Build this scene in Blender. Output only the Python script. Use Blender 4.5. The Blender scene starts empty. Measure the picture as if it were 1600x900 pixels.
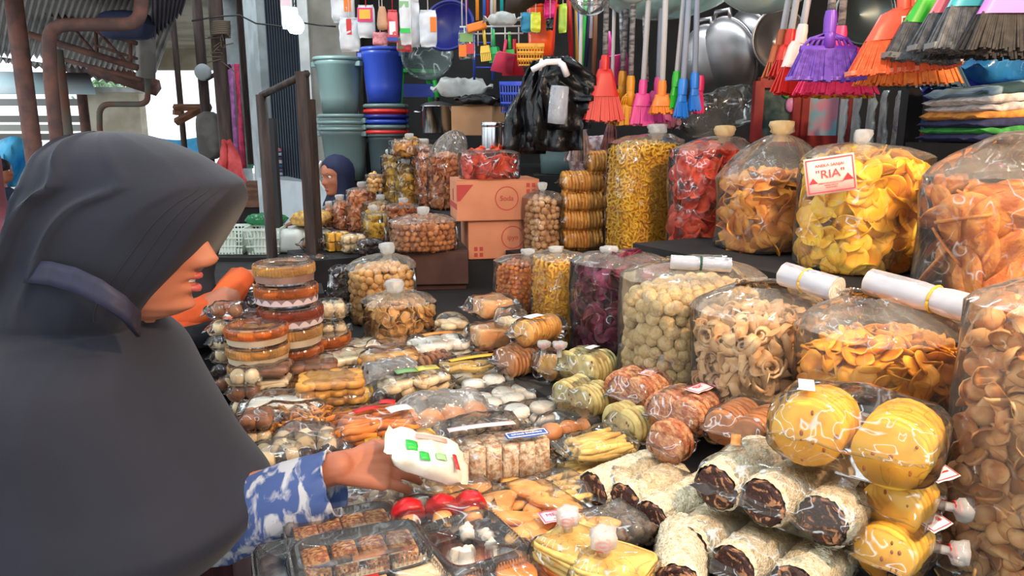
import bpy, math, random
from math import pi, sin, cos, tan, radians, sqrt, atan2
from mathutils import Vector, Matrix, Euler, noise

sc = bpy.context.scene
COL = sc.collection
RND = random.Random(11)
# ------------------------------------------------------------------ camera, sky, lamps, exposure
PITCH = radians(12.0)
FPX = 1155.0
EYE = 1.55
cam_data = bpy.data.cameras.new('camera')
cam_data.lens = 26.0
cam_data.sensor_width = 36.0
cam_data.clip_end = 200
cam = bpy.data.objects.new('camera', cam_data)
cam.location = (0, 0, EYE)
cam.rotation_euler = (pi / 2 - PITCH, 0, 0)
COL.objects.link(cam)
sc.camera = cam
world = bpy.data.worlds.new('bright_overcast_sky')
sc.world = world
world.use_nodes = True
wn = world.node_tree.nodes
wn['Background'].inputs[0].default_value = (0.86, 0.95, 1.0, 1)
wn['Background'].inputs[1].default_value = 1.5
sc.view_settings.view_transform = 'Standard'
sc.view_settings.look = 'None'
sc.view_settings.exposure = 0.45
sc.view_settings.gamma = 1.0
sc.cycles.max_bounces = 14
sc.cycles.transparent_max_bounces = 26
sc.cycles.diffuse_bounces = 3
sc.cycles.glossy_bounces = 3
sc.cycles.transmission_bounces = 4


def lamp(name, kind, loc, energy, color, size=0.1, rot=None, size_y=None):
    d = bpy.data.lights.new(name, kind)
    d.energy = energy
    d.color = color
    if kind == 'AREA':
        d.size = size
        if size_y:
            d.shape = 'RECTANGLE'
            d.size_y = size_y
    elif kind != 'SUN':
        d.shadow_soft_size = size
    o = bpy.data.objects.new(name, d)
    o.location = loc
    if rot:
        o.rotation_euler = rot
    COL.objects.link(o)
    return o


# warm bulbs that hang over the stall, above and beside the photographer
lamp('warm_stall_bulb', 'POINT', (0.75, 0.35, 2.25), 70, (1.0, 0.62, 0.33), 0.06)
lamp('warm_stall_bulb', 'POINT', (1.55, 1.0, 2.35), 62, (1.0, 0.66, 0.38), 0.06)
lamp('stall_area_light', 'AREA', (0.6, 3.3, 2.55), 14, (0.85, 0.95, 1.0), 1.2, (0, 0, radians(-60)), 0.06)  # unseen cool area light under the stall roof


# ------------------------------------------------------------------ picture geometry -> world
def ray(px, py):
    dx = (px - 800) / FPX
    dy = (450 - py) / FPX
    return Vector((dx, cos(PITCH) + dy * sin(PITCH), -sin(PITCH) + dy * cos(PITCH)))


def P(px, py, Y):
    r = ray(px, py)
    return Vector((0, 0, EYE)) + r * (Y / r.y)


def on(px, py, z):
    r = ray(px, py)
    return Vector((0, 0, EYE)) + r * ((z - EYE) / r.z)


def pxm(p):
    """pixels per metre at a world point"""
    d = p.y * cos(PITCH) - (p.z - EYE) * sin(PITCH)
    return FPX / d


STALL = radians(28.9)                       # the stall runs along SV, away to the left
PV = Vector((cos(STALL), sin(STALL), 0))    # across the stall, away from the aisle
SV = Vector((-sin(STALL), cos(STALL), 0))


def S(u, v, z=0.0):
    return SV * u + PV * v + Vector((0, 0, z))


# ------------------------------------------------------------------ materials
def lin(c):
    out = []
    for x in c[:3]:
        x = x / 255.0
        out.append(x / 12.92 if x <= 0.04045 else ((x + 0.055) / 1.055) ** 2.4)
    return (*out, 1.0)


_M = {}


def mat(name, col, col2=None, rough=0.55, scale=18, detail=3, metal=0.0, rnd=0.0, bump=0.0, bscale=None, lo=0.42, hi=0.6,
        emit=0.0, sheen=0.0, stretch=None, spec=0.4, alpha=1.0, sss=0.0, dist=0.0):
    if name in _M:
        return _M[name]
    m = bpy.data.materials.new(name)
    m.use_nodes = True
    nt = m.node_tree
    N, L = nt.nodes, nt.links
    b = N['Principled BSDF']
    b.inputs['Roughness'].default_value = rough
    b.inputs['Metallic'].default_value = metal
    b.inputs['Specular IOR Level'].default_value = spec
    b.inputs['Sheen Weight'].default_value = sheen
    if sss:
        b.inputs['Subsurface Weight'].default_value = sss
        b.inputs['Subsurface Radius'].default_value = (0.01, 0.004, 0.002)
    src = None
    if col2 is not None or bump:
        tc = N.new('ShaderNodeTexCoord')
        vec = tc.outputs['Object']
        if stretch:
            mp = N.new('ShaderNodeMapping')
            mp.inputs['Scale'].default_value = stretch
            L.new(vec, mp.inputs[0])
            vec = mp.outputs[0]
        if rnd:
            oi = N.new('ShaderNodeObjectInfo')
            ml = N.new('ShaderNodeMath')
            ml.operation = 'MULTIPLY'
            ml.inputs[1].default_value = 7.0
            L.new(oi.outputs['Random'], ml.inputs[0])
            ad = N.new('ShaderNodeVectorMath')
            ad.operation = 'ADD'
            L.new(vec, ad.inputs[0])
            L.new(ml.outputs[0], ad.inputs[1])
            vec = ad.outputs[0]
    if col2 is not None:
        nz = N.new('ShaderNodeTexNoise')
        nz.inputs['Scale'].default_value = scale
        nz.inputs['Detail'].default_value = detail
        nz.inputs['Distortion'].default_value = dist
        L.new(vec, nz.inputs['Vector'])
        cr = N.new('ShaderNodeValToRGB')
        cr.color_ramp.elements[0].position = lo
        cr.color_ramp.elements[1].position = hi
        cr.color_ramp.elements[0].color = lin(col)
        cr.color_ramp.elements[1].color = lin(col2)
        L.new(nz.outputs[0], cr.inputs[0])
        src = cr.outputs[0]
    else:
        rgb = N.new('ShaderNodeRGB')
        rgb.outputs[0].default_value = lin(col)
        src = rgb.outputs[0]
    if rnd:
        oi = N.new('ShaderNodeObjectInfo')
        mr = N.new('ShaderNodeMapRange')
        mr.inputs[3].default_value = 1 - rnd
        mr.inputs[4].default_value = 1 + rnd
        L.new(oi.outputs['Random'], mr.inputs[0])
        hs = N.new('ShaderNodeHueSaturation')
        L.new(mr.outputs[0], hs.inputs['Value'])
        L.new(src, hs.inputs['Color'])
        src = hs.outputs[0]
    L.new(src, b.inputs['Base Color'])
    if bump:
        nb = N.new('ShaderNodeTexNoise')
        nb.inputs['Scale'].default_value = bscale or scale * 3
        nb.inputs['Detail'].default_value = 3
        L.new(vec, nb.inputs['Vector'])
        bp = N.new('ShaderNodeBump')
        bp.inputs['Strength'].default_value = bump
        bp.inputs['Distance'].default_value = 0.01
        L.new(nb.outputs[0], bp.inputs['Height'])
        L.new(bp.outputs[0], b.inputs['Normal'])
    if emit:
        L.new(src, b.inputs['Emission Color'])
        b.inputs['Emission Strength'].default_value = emit
    if alpha < 1:
        b.inputs['Alpha'].default_value = alpha
    _M[name] = m
    return m


def film(name='clear_film', haze=0.035, tint=(255, 255, 255), rough=0.085, scale=11, strength=0.5, gain=1.0, hazecol=(235, 235, 230), crease_glint=0.3):
    """thin crinkled plastic sheet: mostly see-through, glossy where it turns away"""
    if name in _M:
        return _M[name]
    m = bpy.data.materials.new(name)
    m.use_nodes = True
    nt = m.node_tree
    N, L = nt.nodes, nt.links
    N.remove(N['Principled BSDF'])
    out = N['Material Output']
    tc = N.new('ShaderNodeTexCoord')
    nz = N.new('ShaderNodeTexNoise')
    nz.inputs['Scale'].default_value = scale
    nz.noise_type = 'RIDGED_MULTIFRACTAL'
    nz.inputs['Detail'].default_value = 2.5
    nz.inputs['Distortion'].default_value = 0.8
    L.new(tc.outputs['Object'], nz.inputs['Vector'])
    bp = N.new('ShaderNodeBump')
    bp.inputs['Strength'].default_value = strength
    bp.inputs['Distance'].default_value = 0.02
    L.new(nz.outputs[0], bp.inputs['Height'])
    tr = N.new('ShaderNodeBsdfTransparent')
    tr.inputs[0].default_value = lin(tint)
    gl = N.new('ShaderNodeBsdfGlossy')
    gl.inputs['Roughness'].default_value = rough
    L.new(bp.outputs[0], gl.inputs['Normal'])
    fr = N.new('ShaderNodeFresnel')
    fr.inputs['IOR'].default_value = 1.3
    # glint lines put into the gloss, as if creases caught the light
    cz = N.new('ShaderNodeTexNoise')
    cz.inputs['Scale'].default_value = scale * 1.7
    cz.inputs['Detail'].default_value = 1.0
    cz.inputs['Distortion'].default_value = 1.5
    L.new(tc.outputs['Object'], cz.inputs['Vector'])
    ab = N.new('ShaderNodeMath')
    ab.operation = 'SUBTRACT'
    ab.inputs[1].default_value = 0.5
    L.new(cz.outputs[0], ab.inputs[0])
    ab2 = N.new('ShaderNodeMath')
    ab2.operation = 'ABSOLUTE'
    L.new(ab.outputs[0], ab2.inputs[0])
    cm = N.new('ShaderNodeMapRange')
    cm.inputs[1].default_value = 0.0
    cm.inputs[2].default_value = 0.024
    cm.inputs[3].default_value = crease_glint
    cm.inputs[4].default_value = 0.0
    L.new(ab2.outputs[0], cm.inputs[0])
    mg = N.new('ShaderNodeMath')
    mg.operation = 'MULTIPLY_ADD'
    mg.inputs[1].default_value = gain
    mg.use_clamp = True
    L.new(fr.outputs[0], mg.inputs[0])
    L.new(cm.outputs[0], mg.inputs[2])
    m1 = N.new('ShaderNodeMixShader')
    L.new(mg.outputs[0], m1.inputs[0])
    L.new(tr.outputs[0], m1.inputs[1])
    L.new(gl.outputs[0], m1.inputs[2])
    df = N.new('ShaderNodeBsdfDiffuse')
    df.inputs[0].default_value = lin(hazecol)
    m2 = N.new('ShaderNodeMixShader')
    cl = N.new('ShaderNodeTexNoise')
    cl.inputs['Scale'].default_value = 6.0
    cl.inputs['Distortion'].default_value = 1.0
    L.new(tc.outputs['Object'], cl.inputs['Vector'])
    hm = N.new('ShaderNodeMapRange')
    hm.inputs[1].default_value = 0.3
    hm.inputs[2].default_value = 0.75
    hm.inputs[3].default_value = haze * 0.5
    hm.inputs[4].default_value = min(haze * 2.2, haze + .2)
    L.new(cl.outputs[0], hm.inputs[0])
    L.new(hm.outputs[0], m2.inputs[0])
    L.new(m1.outputs[0], m2.inputs[1])
    L.new(df.outputs[0], m2.inputs[2])
    L.new(m2.outputs[0], out.inputs[0])
    _M[name] = m
    return m


CLEAR = film('clear_film', 0.014, crease_glint=0.45, strength=.8, gain=1.3)
GATHER = film('gathered_film', .085, crease_glint=0.4, strength=.8, gain=1.3, scale=14, hazecol=(236, 228, 214))
SOFT = film('soft_film', 0.03, rough=0.10, scale=8, crease_glint=.42, strength=.6, gain=1.0)
MILK = film('milky_film', 0.45, rough=0.22, scale=40)
RIGID = film('clear_rigid_plastic', 0.02, rough=0.06, scale=8, strength=0.12, gain=1.3, crease_glint=0.1)
SHEET = film('plastic_sheet_roll', 0.5, rough=0.12, scale=30, strength=0.35, gain=1.6, hazecol=(196, 200, 210))


# ------------------------------------------------------------------ mesh building
def mk(name, v, f, m=None, smooth=True):
    me = bpy.data.meshes.new(name)
    me.from_pydata([tuple(p) for p in v], [], f)
    if m is not None:
        me.materials.append(m)
    if smooth:
        me.polygons.foreach_set('use_smooth', [True] * len(me.polygons))
    me.update()
    return me


def ob(name, me, parent=None, loc=(0, 0, 0), rot=None, scale=None):
    o = bpy.data.objects.new(name, me)
    COL.objects.link(o)
    if parent is not None:
        o.parent = parent
    o.location = loc
    if rot is not None:
        o.rotation_euler = rot
    if scale is not None:
        o.scale = (scale, scale, scale) if isinstance(scale, (int, float)) else scale
    return o


def tag(o, label, cat, group=None):
    o['label'] = label
    o['category'] = cat
    if group:
        o['group'] = group
    return o


def thing(name, label, cat, loc=(0, 0, 0), rotz=0.0, group=None, rot=None):
    o = bpy.data.objects.new(name, None)
    o.empty_display_size = 0.05
    COL.objects.link(o)
    o.location = loc
    o.rotation_euler = rot if rot is not None else (0, 0, rotz)
    return tag(o, label, cat, group)


class MB:
    def __init__(s):
        s.v, s.f = [], []

    def add(s, v, f, M=None):
        k = len(s.v)
        if M is not None:
            v = [M @ Vector(p) for p in v]
        s.v.extend(v)
        s.f.extend([tuple(i + k for i in q) for q in f])
        return s

    def box(s, c, d, M=None, taper=1.0):
        x, y, z = d[0] / 2, d[1] / 2, d[2] / 2
        t = taper
        v = [(-x, -y, -z), (x, -y, -z), (x, y, -z), (-x, y, -z), (-x * t, -y * t, z), (x * t, -y * t, z), (x * t, y * t, z), (-x * t, y * t, z)]
        v = [Vector(p) for p in v]
        if M is not None:
            v = [M @ p for p in v]
        c = Vector(c)
        return s.add([p + c for p in v], [(0, 3, 2, 1), (4, 5, 6, 7), (0, 1, 5, 4), (1, 2, 6, 5), (2, 3, 7, 6), (3, 0, 4, 7)])

    def tube(s, pts, rad, n=10, cap=True, closed=False):
        pts = [Vector(p) for p in pts]
        if isinstance(rad, (int, float)):
            rad = [rad] * len(pts)
        k0 = len(s.v)
        prev = None
        for i, p in enumerate(pts):
            a = pts[max(i - 1, 0)]
            b = pts[min(i + 1, len(pts) - 1)]
            t = (b - a)
            t = t.normalized() if t.length > 1e-9 else Vector((0, 0, 1))
            if prev is None:
                ref = Vector((0, 0, 1)) if abs(t.z) < 0.9 else Vector((1, 0, 0))
                u = t.cross(ref).normalized()
            else:
                u = (prev - t * prev.dot(t)).normalized()
            prev = u
            w = t.cross(u)
            for j in range(n):
                q = 2 * pi * j / n
                s.v.append(p + (u * cos(q) + w * sin(q)) * rad[i])
        m = len(pts)
        for i in range(m - 1):
            for j in range(n):
                a = k0 + i * n + j
                b = k0 + i * n + (j + 1) % n
                s.f.append((a, b, b + n, a + n))
        if cap:
            s.f.append(tuple(k0 + j for j in reversed(range(n))))
            s.f.append(tuple(k0 + (m - 1) * n + j for j in range(n)))
        return s

    def lathe(s, prof, n=32, M=None, wob=None):
        v, f = [], []
        for (r, z) in prof:
            for j in range(n):
                q = 2 * pi * j / n
                rr = r * (wob(q, z) if wob else 1)
                v.append(Vector((rr * cos(q), rr * sin(q), z)))
        for i in range(len(prof) - 1):
            for j in range(n):
                a = i * n + j
                b = i * n + (j + 1) % n
                f.append((a, b, b + n, a + n))
        return s.add(v, f, M)

    def ball(s, c, r, nu=12, nv=8, M=None):
        v = [Vector((0, 0, -1))]
        for i in range(1, nv):
            a = -pi / 2 + pi * i / nv
            for j in range(nu):
                q = 2 * pi * j / nu
                v.append(Vector((cos(a) * cos(q), cos(a) * sin(q), sin(a))))
        v.append(Vector((0, 0, 1)))
        f = []
        for j in range(nu):
            f.append((0, 1 + (j + 1) % nu, 1 + j))
        for i in range(nv - 2):
            for j in range(nu):
                a = 1 + i * nu + j
                b = 1 + i * nu + (j + 1) % nu
                f.append((a, b, b + nu, a + nu))
        e = len(v) - 1
        k = 1 + (nv - 2) * nu
        for j in range(nu):
            f.append((k + j, k + (j + 1) % nu, e))
        if isinstance(r, (int, float)):
            r = (r, r, r)
        v = [Vector((p.x * r[0], p.y * r[1], p.z * r[2])) for p in v]
        if M is not None:
            v = [M @ p for p in v]
        c = Vector(c)
        return s.add([p + c for p in v], f)

    def capsule(s, p0, p1, r0, r1, n=12):
        s.tube([p0, p1], [r0, r1], n)
        s.ball(p0, r0, n, 8)
        s.ball(p1, r1, n, 8)
        return s

    def grid(s, rows, close_u=False):
        """rows of equal-length point lists"""
        k = len(s.v)
        n = len(rows[0])
        for r in rows:
            s.v.extend([Vector(p) for p in r])
        for i in range(len(rows) - 1):
            for j in range(n if close_u else n - 1):
                a = k + i * n + j
                b = k + i * n + (j + 1) % n
                s.f.append((a, b, b + n, a + n))
        return s

    def mesh(s, name, m, smooth=True):
        return mk(name, s.v, s.f, m, smooth)

    def build(s, name, m, parent=None, smooth=True, loc=(0, 0, 0), rot=None):
        return ob(name, s.mesh(name, m, smooth), parent, loc, rot)


def struct(o):
    o['kind'] = 'structure'
    return o


def solid(o, t, offset=0.0):
    md = o.modifiers.new('thickness', 'SOLIDIFY')
    md.thickness = t
    md.offset = offset
    return o


def bevel(o, w, n=2):
    md = o.modifiers.new('bevel', 'BEVEL')
    md.width = w
    md.segments = n
    md.limit_method = 'ANGLE'
    return o


def sq(v, n):
    return math.copysign(abs(v) ** (2.0 / n), v)


def nz(x, y, z, s=0):
    return noise.noise(Vector((x + s * 13.7, y + s * 7.1, z - s * 3.3)))


def text(body, size, m, parent, loc, rot, extrude=0.0003, sx=1.0):
    c = bpy.data.curves.new('lettering', 'FONT')
    c.body = body
    c.size = size
    c.align_x = 'CENTER'
    c.align_y = 'CENTER'
    c.extrude = extrude
    c.resolution_u = 3
    c.materials.append(m)
    d = bpy.data.objects.new('lettering_draft', c)
    COL.objects.link(d)
    me = bpy.data.meshes.new_from_object(d.evaluated_get(bpy.context.evaluated_depsgraph_get()))
    bpy.data.objects.remove(d)
    me.name = 'lettering'
    o = ob('lettering', me, parent, loc, rot)
    o.scale = (sx, 1, 1)
    return o


# ------------------------------------------------------------------ snack pieces (small shared meshes)
def ico(r, amp=0.08, seed=0, nu=10, nv=6, squash=1.0):
    b = MB().ball((0, 0, 0), 1.0, nu, nv)
    for i, p in enumerate(b.v):
        k = 1 + amp * nz(p.x * 2.2, p.y * 2.2, p.z * 2.2, seed) * 2
        b.v[i] = Vector((p.x * k * r, p.y * k * r, p.z * k * r * squash))
    return b


def chip(r, curl=0.5, seed=0, n=12, th=0.0022, oval=1.0, mode='saddle', wav=0.15):
    b = MB()
    rings = [(0.0, 1), (0.55, n), (1.0, n)]

    def pt(q, k):
        rr = r * k * (1 + 0.10 * nz(cos(q) * 1.3, sin(q) * 1.3, k, seed))
        x, y = rr * cos(q), rr * sin(q) * oval
        if mode == 'saddle':
            z = curl * (x * x - y * y) / r
        elif mode == 'fold':
            z = curl * (y * y) / r * 1.6
        else:
            z = curl * (x * x + y * y) / r
        z += wav * r * nz(x / r * 1.5, y / r * 1.5, 3.1, seed) * (k)
        return Vector((x, y, z))
    top, bot = [], []
    for k, m in rings:
        for j in range(m):
            p = pt(2 * pi * j / m, k)
            top.append(p + Vector((0, 0, th / 2)))
            bot.append(p - Vector((0, 0, th / 2)))
    v = top + bot
    T = len(top)
    f = []
    for j in range(n):
        a, c = 1 + j, 1 + (j + 1) % n
        f.append((0, a, c))
        f.append((a, a + n, c + n, c))
        f.append((T, T + c, T + a))
        f.append((T + a, T + c, T + c + n, T + a + n))
        f.append((a + n, T + a + n, T + c + n, c + n))
    return b.add(v, f)


def torus(R, r, n=9, k=5, seed=0):
    v, f = [], []
    for i in range(n):
        a = 2 * pi * i / n
        for j in range(k):
            q = 2 * pi * j / k
            rr = R + r * cos(q)
            v.append(Vector((rr * cos(a), rr * sin(a) * 0.85, r * sin(q))))
    for i in range(n):
        for j in range(k):
            a = i * k + j
            b_ = i * k + (j + 1) % k
            c = ((i + 1) % n) * k
            f.append((a, c + j, c + (j + 1) % k, b_))
    return MB().add(v, f)


def spiral(r, w, seed=0, turns=1.7, n=16, th=0.002):
    rows = []
    for i in range(n + 1):
        t = i / n
        a = t * turns * 2 * pi
        rr = r * (0.25 + 0.75 * t)
        p = Vector((rr * cos(a), rr * sin(a), 0.25 * r * (1 - t)))
        o = Vector((cos(a), sin(a), 0)) * th
        lean = Vector((cos(a), sin(a), 0)) * (w * 0.35)
        up = Vector((0, 0, w))
        rows.append([p - o, p - o + up + lean, p + o + up + lean, p + o])
    return MB().grid(rows, True)


def disc(r, t, n=18, bv=0.25, seed=0, amp=0.03, hole=0):
    e = t * bv
    prof = [(0.0005, -t / 2), (r - e, -t / 2), (r, -t / 2 + e), (r, t / 2 - e), (r - e, t / 2), (0.0005, t / 2)]
    return MB().lathe(prof, n, wob=lambda q, z: 1 + amp * nz(cos(q) * 1.5, sin(q) * 1.5, 0, seed))


def stick(l, w, seed=0, n=6, bend=0.1):
    pts, rd = [], []
    for i in range(5):
        t = i / 4 - 0.5
        pts.append((t * l, bend * l * nz(t * 3, 1, 0, seed), bend * l * nz(t * 3, 5, 2, seed)))
        rd.append(w / 2 * (0.75 if i in (0, 4) else 1))
    return MB().tube(pts, rd, n)


def slab(w, d, h, seed=0, amp=0.02, nx=4):
    """rough-edged cuboid bar"""
    b = MB()
    rows = []
    for (sx, sz) in ((0.0, -1), (0.96, -1), (1, -0.85), (1, 0.85), (0.96, 1), (0.0, 1)):
        row = []
        for j in range(20):
            q = 2 * pi * j / 20
            x, y = sq(cos(q), 7) * w / 2 * max(sx, 0.01), sq(sin(q), 7) * d / 2 * max(sx, 0.01)
            k = 1 + amp * nz(x * 60, y * 60, sz * 2, seed) * 2
            row.append((x * k, y * k, sz * h / 2 * (1 + amp * nz(x * 90, y * 90, 1, seed))))
        rows.append(row)
    return b.grid(rows, True)


def variants(kind, m, name, k=4, **kw):
    out = []
    for i in range(k):
        out.append(kind(seed=i * 3 + 1, **kw).mesh(name, m))
    return out
# ------------------------------------------------------------------ bags, packs, canisters
def se_pt(q, a, b, n):
    return sq(cos(q), n) * a, sq(sin(q), n) * b


def bag_film_mb(a, b, h, sh, nx, ny, seed, n=2.8, seg=44, pleat=1.0, neck=.06):
    rows = []
    zs = [(0.0, 0.86), (0.012, 0.95), (0.05, 1.0)]
    for i in range(1, 7):
        zs.append((0.05 + (sh - 0.05) * i / 6, 1.0))
    for i in range(1, 9):
        t = i / 8
        k = (1 - t ** 2.4) ** 0.55 * (1 - 0.25 * t)
        zs.append((sh + (1 - sh) * t, max(k, neck)))
    for (zf, k) in zs:
        t = max(0.0, (zf - sh) / (1 - sh))
        row = []
        for j in range(seg):
            q = 2 * pi * j / seg
            x, y = se_pt(q, a * k, b * k, 2.0 + (n - 2.0) * (1 - t))
            z = zf * h
            w = nz(x * 14, y * 14, z * 9, seed) * 0.010 + nz(x * 38, y * 38, z * 30, seed + 3) * 0.004
            w += pleat * 0.012 * min(1, t * 1.5) * sin(q * 13 + 4 * nz(cos(q), sin(q), t, seed)) * (1 - 0.6 * t)
            d = sqrt(x * x + y * y) + 1e-6
            s = 1 + w / max(d, 0.02) * (0.5 if zf < 0.02 else 1)
            row.append((x * s + nx * t, y * s + ny * t, z + (0.006 * nz(x * 20, y * 20, z, seed + 5) if zf > 0.02 else 0)))
        rows.append(row)
    cut = next(i for i, (zf, k) in enumerate(zs) if zf > sh + 1e-6)
    m = MB().grid(rows[:cut], True)
    m.f.append(tuple(reversed(range(seg))))
    return m, MB().grid(rows[cut - 1:], True)


def knot_mb(r=0.014, h=0.035, seed=0, flare=1.45):
    prof = [(r * 0.9, -0.02), (r * 0.8, 0), (r * flare * 0.9, h * 0.2), (r * flare, h * 0.7), (r * flare * 0.92, h), (r * flare * 0.45, h * 1.08), (0.001, h * 0.85)]
    return MB().lathe(prof, 18, wob=lambda q, z: 1 + 0.16 * sin(5 * q + seed + z * 90) + 0.22 * nz(cos(q) * 2, sin(q) * 2, z * 40, seed))


def arc_thetas(a, b, n, sp):
    m = 240
    pts = [se_pt(2 * pi * i / m, a, b, n) for i in range(m + 1)]
    L = [0]
    for i in range(m):
        L.append(L[-1] + sqrt((pts[i + 1][0] - pts[i][0]) ** 2 + (pts[i + 1][1] - pts[i][1]) ** 2))
    k = max(5, int(L[-1] / sp))
    out, j = [], 0
    for i in range(k):
        t = L[-1] * i / k
        while L[j + 1] < t:
            j += 1
        out.append(2 * pi * (j + (t - L[j]) / max(L[j + 1] - L[j], 1e-9)) / m)
    return out


def fill_xf(a, b, hf, n, sp, pr, rz, loc, mode, seed, limit, layers=((1.0, 1.0),), dome=0.03, vis=-0.15, rowk=0.86, topsl=(0, 0)):
    """transforms of pieces packed against the inside of a bag, on the sides that can be seen"""
    rnd = random.Random(seed * 77 + 5)
    cl = Vector((-loc.x, -loc.y, EYE - loc.z - hf / 2))
    cl.rotate(Euler((0, 0, -rz)))
    cl.normalize()
    out = []
    for (inset, dens) in layers:
        aa, bb = a - pr * inset, b - pr * inset
        if aa <= 0.01 or bb <= 0.01:
            continue
        ths0 = arc_thetas(aa, bb, n, sp / dens)
        z, r_i = pr * 0.8, 0
        while z < hf - pr * 0.3:
            for i, q in enumerate(ths0):
                q2 = q + (0.5 if r_i % 2 else 0) * 2 * pi / len(ths0) + rnd.uniform(-.12, .12) * sp / max(aa, .02)
                x, y = se_pt(q2, aa, bb, n)
                x1, y1 = se_pt(q2 + .05, aa, bb, n)
                nrm = Vector((y1 - y, -(x1 - x), 0))
                if nrm.length < 1e-7:
                    continue
                nrm.normalize()
                top = hf + topsl[0] * x + topsl[1] * y
                if z > top or nrm.dot(cl) < vis:
                    continue
                out.append((x + rnd.uniform(-.1, .1) * sp, y + rnd.uniform(-.1, .1) * sp, z + rnd.uniform(-.15, .15) * sp, nrm))
            z += sp * rowk
            r_i += 1
    gx = int(a / sp) + 1
    gy = int(b / sp) + 1
    tops = []
    for i in range(-gx, gx + 1):
        for j in range(-gy, gy + 1):
            x, y = (i + 0.5 * (j % 2)) * sp, j * sp * .9
            e = (abs(x) / (a - pr)) ** n + (abs(y) / (b - pr)) ** n
            if e < 1:
                z = hf + dome * (1 - e) + topsl[0] * x + topsl[1] * y - pr * .3 + rnd.uniform(-.15, .15) * sp
                tops.append((x, y, z, Vector((0, 0, 1))))
    out += tops
    out.sort(key=lambda t: -(t[0] * cl.x + t[1] * cl.y + t[2] * cl.z * 0.6))   # nearest to the viewer first
    res = []
    for (x, y, z, nrm) in out:
        if mode == 'rand':
            e = Euler((rnd.uniform(0, 6.3), rnd.uniform(0, 6.3), rnd.uniform(0, 6.3)))
        else:
            jit = 0.55 if mode == 'face' else 0.95
            qv = nrm.to_track_quat('Z', 'Y')
            e = (qv @ Euler((rnd.uniform(-jit, jit), rnd.uniform(-jit, jit), rnd.uniform(0, 6.3))).to_quaternion()).to_euler()
        res.append(((x, y, z), e, rnd.uniform(0.82, 1.15)))
    return res


def put(root, nm, meshes, xfs):
    for i, (l, e, s) in enumerate(xfs):
        ob(nm, meshes[i % len(meshes)], root, l, e, s)


def put_joined(root, nm, mbs, xfs, m):
    big = MB()
    for i, (l, e, s) in enumerate(xfs):
        M = Matrix.Translation(l) @ (e.to_matrix().to_4x4() if hasattr(e, 'to_matrix') else Euler(e).to_matrix().to_4x4()) @ Matrix.Scale(s, 4)
        b = mbs[i % len(mbs)]
        big.add(b.v, b.f, M)
    o = big.build(nm, m, root)
    o['kind'] = 'stuff'
    return o


def mbs_of(meshes):
    out = []
    for me in meshes:
        b = MB()
        b.v = [v.co.copy() for v in me.vertices]
        b.f = [tuple(p.vertices) for p in me.polygons]
        out.append(b)
    return out


def core_mb(a, b, h, n, seed, sz):
    rows = []
    for (zf, k) in ((0.0, .9), (.04, 1), (.35, 1), (.7, 1), (.95, 1), (1.0, .75), (1.04, .3), (1.05, .02)):
        row = []
        for j in range(36):
            q = 2 * pi * j / 36
            x, y = se_pt(q, a * k, b * k, n)
            w = 1 + 0.35 * sz / max(a, .02) * nz(x * .6 / sz, y * .6 / sz, zf * h / sz, seed)
            row.append((x * w, y * w, zf * h))
        rows.append(row)
    m = MB().grid(rows, True)
    m.f.append(tuple(reversed(range(36))))
    return m


BAGN = [0]


def snack_bag(name, label, px, Y, zb, py_top, wpx, depth, fillk, pieces, pname, sp, pr, m, mode='rand', stuff=False, cat='snack bag',
              nx=0.0, ny=0.0, sh=None, neck=.06, rz=0.42, n=2.8, film_m=None, knot=True, group=None, limit=295, layers=((1.0, 1.0), (2.4, 0.85)),
              kn=(0.014, 0.032), knot_m=None, topsl=(0, 0), dome=.03, pleat=1.0):
    BAGN[0] += 1
    seed = BAGN[0]
    base = P(px, 450, Y)
    base.z = zb
    zt = P(px, py_top, Y).z
    h = zt - zb
    mid = base.copy()
    mid.z = (zb + zt) / 2
    a = wpx / pxm(mid) / 2
    root = thing(name, label, cat, base, rz, group)
    hf = h * fillk
    sh = sh or min(0.93, fillk + 0.02)
    fb, ft = bag_film_mb(a, depth / 2, h, sh, nx, ny, seed, n, pleat=pleat, neck=neck)
    fb.build('plastic_bag', film_m or SOFT, root)
    ft.build('gathered_bag_top', GATHER, root)
    xf = fill_xf(a - .006, depth / 2 - .006, hf - .02, n, sp, pr, rz, base, mode, seed, 100000 if stuff else limit, layers, dome, topsl=topsl)
    if stuff:
        put_joined(root, pname, pieces, xf, m)
    else:
        put(root, pname, pieces, xf[:limit])
        if len(xf) > limit:
            put_joined(root, 'more_' + pname + 's', mbs_of(pieces), xf[limit:], m)
    c = core_mb(max(a - 2.3 * pr, a * .45), max(depth / 2 - 2.3 * pr, depth * .22), hf - .03, n, seed, pr).build('inner_' + pname + '_mass', m, root)
    c['kind'] = 'stuff'
    if knot:
        knot_mb(kn[0], kn[1], seed).build('bag_knot', knot_m or MILK, root, loc=(nx, ny, h - .004))
    return root


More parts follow.
